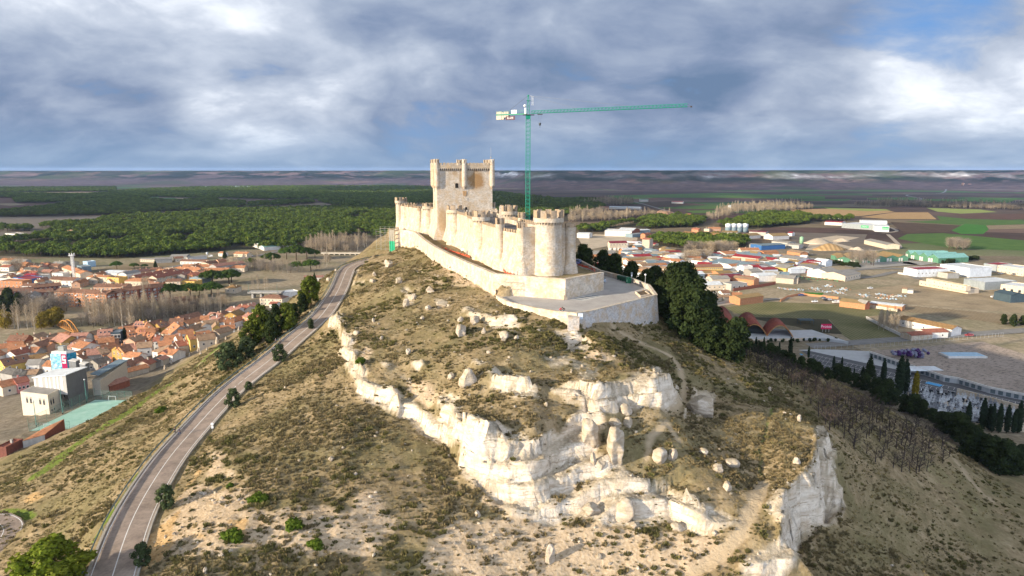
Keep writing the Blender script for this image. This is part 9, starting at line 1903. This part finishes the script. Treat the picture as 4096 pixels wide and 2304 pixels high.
def woods(polys,sp,seed,maxn):
 g=np.random.default_rng(seed);out=[]
 for c,pl in polys:
  G=np.array([gp(c,x,y,0.)[:2] for x,y in pl]);x0,y0=G.min(0);x1,y1=G.max(0);X,Y=np.meshgrid(np.arange(x0,x1,sp),np.arange(y0,y1,sp))
  X=X+g.uniform(-.42,.42,X.shape)*sp;Y=Y+g.uniform(-.42,.42,Y.shape)*sp
  k=inpoly(X,Y,[tuple(v) for v in G])&(fbm(X/60,Y/60,0,3,seed)>-.3);out.append(np.stack([X[k],Y[k]],1))
 P=np.concatenate(out);return P
PW=woods(WOODS,9.2,3,0);PF=woods(FARW,15.5,4,0)
hy=Hf(PW[:,0],PW[:,1]);PW=PW[hy<3];dd=np.hypot(PW[:,0],PW[:,1]);o_=np.argsort(dd);PW=PW[o_]
vis=~((np.abs(PW[:,0]+5)<70)&(PW[:,1]<500));PW=PW[vis]
for i in range(300):
 x,y=PW[i];o=put('umbrella_pine',FP[i%4],None,(x,y,0),rnd.random()*6.28);s=rnd.uniform(.8,1.15);o.scale=(s,s,s);tag(o,'umbrella pine at the near edge of a dense pine wood on the plain','pine tree','nearest pines of the woods on the plain')
PW=PW[300:];n=len(PW)
scatter('pine_woods',np.concatenate([PW,np.zeros((n,1))],1),nr.random(n)*6.28,.6+.7*nr.random(n),nr.integers(0,4,n),[proto('umbrella_pine',m_) for m_ in FP],'dense umbrella pine woods covering the plain')
n=len(PF);scatter('far_pine_woods',np.concatenate([PF,np.zeros((n,1))],1),nr.random(n)*6.28,.8+.45*nr.random(n),nr.integers(0,2,n),[proto('umbrella_pine',m_) for m_ in FPF],'far pine woods below the mesas')
BELT=[('F',[(-60,460),(400,440),(700,400),(1000,385),(500,390),(-60,420)]),('F',[(1280,450),(1480,400),(1600,380),(2300,330),(2300,310),(1600,310),(1450,330),(1280,400)]),('F',[(0,300),(560,290),(560,260),(300,250)]),('F',[(-60,420),(250,400),(280,350),(-60,380)]),('G',[(550,190),(2361,240),(2361,205),(900,165)]),('X',[(1000,300),(1330,262),(1200,255),(950,290)])]
PB=woods(BELT,10.5,6,0);n=len(PB)
scatter('bare_woods',np.concatenate([PB,np.zeros((n,1))],1),nr.random(n)*6.28,.75+.6*nr.random(n),nr.integers(0,3,n),[proto('bare_tree',KINDS['baretree'][1][1]),proto('bare_tree',KINDS['poplar'][0][1]),proto('bare_tree',KINDS['baretree'][0][1])],'leafless riverside woods on the plain')
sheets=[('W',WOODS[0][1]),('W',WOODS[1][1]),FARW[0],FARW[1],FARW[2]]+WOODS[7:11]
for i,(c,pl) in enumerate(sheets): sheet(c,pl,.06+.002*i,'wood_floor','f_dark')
for i,(c,x1,y1,x2,y2,h,d,wl,rf,l) in enumerate([('F',632,238,710,238,7,26,'plaster_white','metal_green','lone white barn with a green roof in the far fields'),('F',932,258,1040,260,6,24,'plaster_white','metal_red','lone low barn with a red roof in the far fields'),('F',330,310,630,316,5,18,'plaster_white','metal_white','very long white poultry house in the far fields'),('F',792,352,895,362,6,16,'plaster_salmon','tile_pink','far pink farm by the straight road'),('F',236,312,318,314,4,14,'plaster_salmon','tile_pink','far low pink sheds beside the white poultry house'),('F',1082,385,1112,386,12,9,'plaster_cream','tile_orange','cream tower house above the right pine wood'),('F',1115,402,1260,402,7,14,'plaster_salmon','tile_orange','orange-roofed convent beside the cream tower house'),('W',1180,162,1232,163,8,40,'plaster_white','metal_white','far white shed below the left mesa, leftmost'),('W',1400,161,1495,162,9,60,'plaster_white','metal_white','far long white shed below the left mesa'),('W',1580,163,1632,163,8,40,'plaster_cream','tile_orange','far cream sheds below the left mesa'),('W',30,445,100,450,6,16,'plaster_white','concrete','white house in the clearing at the left edge'),('W',395,430,425,440,9,14,'plaster_white','tile_old','white house corner among the left pines'),('F',1490,300,1510,300,14,10,'metal_white','metal_white','far pair of small pale silos beyond the pine wood')]):
 house(c,x1,y1,x2,y2,h,d,2.2 if rf!='concrete' else 0,wl,rf,l,g=0,win=False,chim=0,cat='building',group='far buildings on the plain')
def village(c,x0,x1,y0,y1,n,z,lab,zf=None):
 for i in range(n):
  x,y=rnd.uniform(x0,x1),rnd.uniform(y0,y1);w=(x1-x0)*rnd.uniform(.02,.05);g=z
  if zf:
   p=dp(c,x,y,zf);g=max(0,p.z)
  house(c,x,y,x+w,y,rnd.uniform(6,9),14,3,rnd.choice(('plaster_cream','plaster_white','plaster_salmon')),rnd.choice(('tile_orange','tile_pink','tile_red')),lab,g=g,win=False,chim=0,group=lab,name='village_house')
village('W',2050,2300,157,161,16,0,'tiny house of the far village below the left mesa');village('W',2480,2576,151,160,12,0,'tiny house of the far village just left of the keep');village('W',1740,2040,157,162,10,0,'tiny house strung along the foot of the left mesa')
village('X',2200,2480,132,152,40,0,'tiny house of the far hill village at the right',4650)
hC=1500.;off=(SUNV.x/SUNV.z*hC,SUNV.y/SUNV.z*hC)
cxs=np.arange(-5600,7001,140.);cys=np.arange(300,6401,140.);GXc,GYc=np.meshgrid(cxs,cys)      # ground positions being shaded
f=.08+fbm(GXc/1300,GYc/700,0,4,41)*1.1+np.clip((GYc-1700)/1200,-1.2,.35)*.6
def lit(x,y,rx,ry,w): return w*np.exp(-((GXc-x)/rx)**2-((GYc-y)/ry)**2)
pf=gp('G',700,265,0.);f-=lit(pf.x,pf.y,520,300,1.8)+lit(-350,1150,700,520,1.5)+lit(330,700,800,480,1.5)+lit(-1400,3300,1500,350,.5)+lit(0,350,900,650,3.)+lit(1800,4600,2200,450,.55)
f=np.clip(f*2.2,0,1);edge_=np.minimum(np.minimum(GXc-cxs[0],cxs[-1]-GXc),np.minimum(GYc-cys[0],cys[-1]-GYc));f*=np.clip(edge_/400,0,1)
T=f*(140+90*fbm(GXc/420,GYc/420,0,3,43));ok=f>.02
V0=np.stack([GXc+off[0],GYc+off[1],hC+T],-1);V1=np.stack([GXc+off[0],GYc+off[1],hC-T*.35],-1)
ii=np.arange(GXc.size).reshape(GXc.shape);N_=GXc.size;okf=(ok[:-1,:-1]|ok[:-1,1:]|ok[1:,1:]|ok[1:,:-1]);qf=np.stack([ii[:-1,:-1],ii[:-1,1:],ii[1:,1:],ii[1:,:-1]],-1)[okf]
simple('cloud_white',(.85,.86,.88),1.,var=.05,scale=.002)
cd_=put('clouds',npmesh('clouds',np.concatenate([V0.reshape(-1,3),V1.reshape(-1,3)]),np.concatenate([qf,qf[:,::-1]+N_]),'cloud_white',True));cd_['kind']='stuff';cd_['label']='broken cloud deck'
m=bpy.data.materials.new('haze');m.use_nodes=True;t=NT(m.node_tree);t.n.remove(t.n['Principled BSDF']);v=t.new('ShaderNodeVolumePrincipled');v.inputs['Color'].default_value=(.50,.66,.92,1);v.inputs['Density'].default_value=3.6e-5;v.inputs['Anisotropy'].default_value=.2;t.l.new(v.outputs[0],t.n['Material Output'].inputs['Volume']);MATS['haze']=m
mb=MB();mb.box(-14100,14100,-4100,14100,-3,142);hz_=mb.build('haze','haze');hz_['kind']='stuff'
cam=bpy.data.cameras.new('camera');co_=bpy.data.objects.new('camera',cam);COL.objects.link(co_)
co_.location=(0,0,CAMZ);co_.rotation_euler=(R(90)-PITCH,0,0)
cam.sensor_width=36;cam.lens=36*F/4096;cam.clip_start=1;cam.clip_end=80000
SC.camera=co_
sl=bpy.data.lights.new('sun','SUN');sl.energy=4.6;sl.angle=R(.5);sl.color=(1,.86,.66)
so=bpy.data.objects.new('sun',sl);COL.objects.link(so);so.rotation_euler=SUNV.to_track_quat('Z','Y').to_euler()
wd=bpy.data.worlds.new('World');SC.world=wd;wd.use_nodes=True
wt=NT(wd.node_tree);bg=wd.node_tree.nodes['Background']
sky=wt.new('ShaderNodeTexSky',sky_type='NISHITA');sky.sun_disc=False;sky.sun_elevation=SUN_EL
sky.sun_rotation=math.atan2(SUNV.x,SUNV.y);sky.altitude=850;sky.air_density=1.;sky.dust_density=.6;sky.ozone_density=1.6
D=wt.new('ShaderNodeTexCoord').outputs['Generated']
sx=wt.new('ShaderNodeSeparateXYZ');wt.l.new(D,sx.inputs[0])
zc=wt.math('MAXIMUM',sx.outputs[2],0.)
den=wt.math('ADD',zc,.34)
pv=wt.new('ShaderNodeCombineXYZ');wt.l.new(wt.math('DIVIDE',sx.outputs[0],den),pv.inputs[0]);wt.l.new(wt.math('DIVIDE',sx.outputs[1],den),pv.inputs[1])
P2=pv.outputs[0]
warp=wt.noise(P2,.8,4,.5,'Color')
Pw=wt.new('ShaderNodeVectorMath',operation='ADD');wt.l.new(P2,Pw.inputs[0]);wt.l.new(wt.vmul(warp,(.6,.6,0)),Pw.inputs[1]);Pw=Pw.outputs[0]
n_big=wt.noise(Pw,.7,4,.5);n_mid=wt.noise(Pw,2.0,6,.52);n_fine=wt.noise(Pw,5.5,8,.58)
def blobw(u,v,rad,w):
 d=Vector(ray('V',u,v)).normalized()
 n=wt.new('ShaderNodeVectorMath',operation='DOT_PRODUCT');wt.l.new(D,n.inputs[0]);n.inputs[1].default_value=d
 c=math.cos(rad)
 return wt.math('MULTIPLY',wt.new('ShaderNodeMapRange',interpolation_type='SMOOTHSTEP',ins={0:n.outputs['Value'],1:c,2:1.-(1-c)*.12,3:0.,4:1.}).outputs[0],w)
mass=None
for u,v,r,w in BRIGHT:
 q=blobw(u,v,r,w);mass=q if mass is None else wt.math('ADD',mass,q)
lum=wt.math('ADD',wt.math('ADD',wt.math('SUBTRACT',wt.math('MULTIPLY',n_mid,.92),.085),wt.math('MULTIPLY',n_big,.35)),wt.math('MULTIPLY',n_fine,.3))
lum=wt.math('ADD',lum,mass)
gap=None
for u,v,r,w in GAPS:
 q=blobw(u,v,r,w);gap=q if gap is None else wt.math('ADD',gap,q)
cl=wt.ramp(lum,[(.48,(.095,.145,.235)),(.60,(.155,.20,.295)),(.72,(.235,.28,.365)),(.85,(.36,.40,.475)),(1.,(.66,.69,.735))])
skyc=wt.mix(1.,sky.outputs[0],(.07,.07,.07),'MULTIPLY')
cov=wt.math('ADD',wt.math('MULTIPLY',n_mid,1.2),wt.math('MULTIPLY',n_fine,.4))
cov=wt.math('SUBTRACT',cov,gap)
covm=wt.ramp(cov,[(.40,0.),(.62,1.)])
hz=wt.new('ShaderNodeMapRange',interpolation_type='SMOOTHSTEP',ins={0:sx.outputs[2],1:-.005,2:.085,3:.6,4:0.}).outputs[0]
bl=wt.mix(.8,skyc,(.085,.20,.44))
c1=wt.mix(covm,bl,cl)
c1=wt.mix(hz,c1,(.155,.25,.385))
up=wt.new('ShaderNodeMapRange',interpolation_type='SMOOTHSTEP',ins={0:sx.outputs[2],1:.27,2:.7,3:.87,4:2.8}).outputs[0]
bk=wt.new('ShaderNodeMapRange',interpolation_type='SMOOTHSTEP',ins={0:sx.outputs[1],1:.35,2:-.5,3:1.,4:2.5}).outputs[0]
c1=wt.mix(1.,c1,wt.math('MULTIPLY',up,bk),'MULTIPLY')  # sky brightened overhead and behind the camera, out of view, to lift shadow fill
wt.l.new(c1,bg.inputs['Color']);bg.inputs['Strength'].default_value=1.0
SC.view_settings.view_transform='Standard';SC.view_settings.look='None';SC.view_settings.exposure=.97;SC.view_settings.gamma=1.
SC.cycles.max_bounces=4;SC.cycles.diffuse_bounces=2;SC.cycles.glossy_bounces=2;SC.cycles.transparent_max_bounces=6;SC.cycles.volume_bounces=0
SC.cycles.use_denoising=True;SC.cycles.use_adaptive_sampling=False
SC.render.film_transparent=False
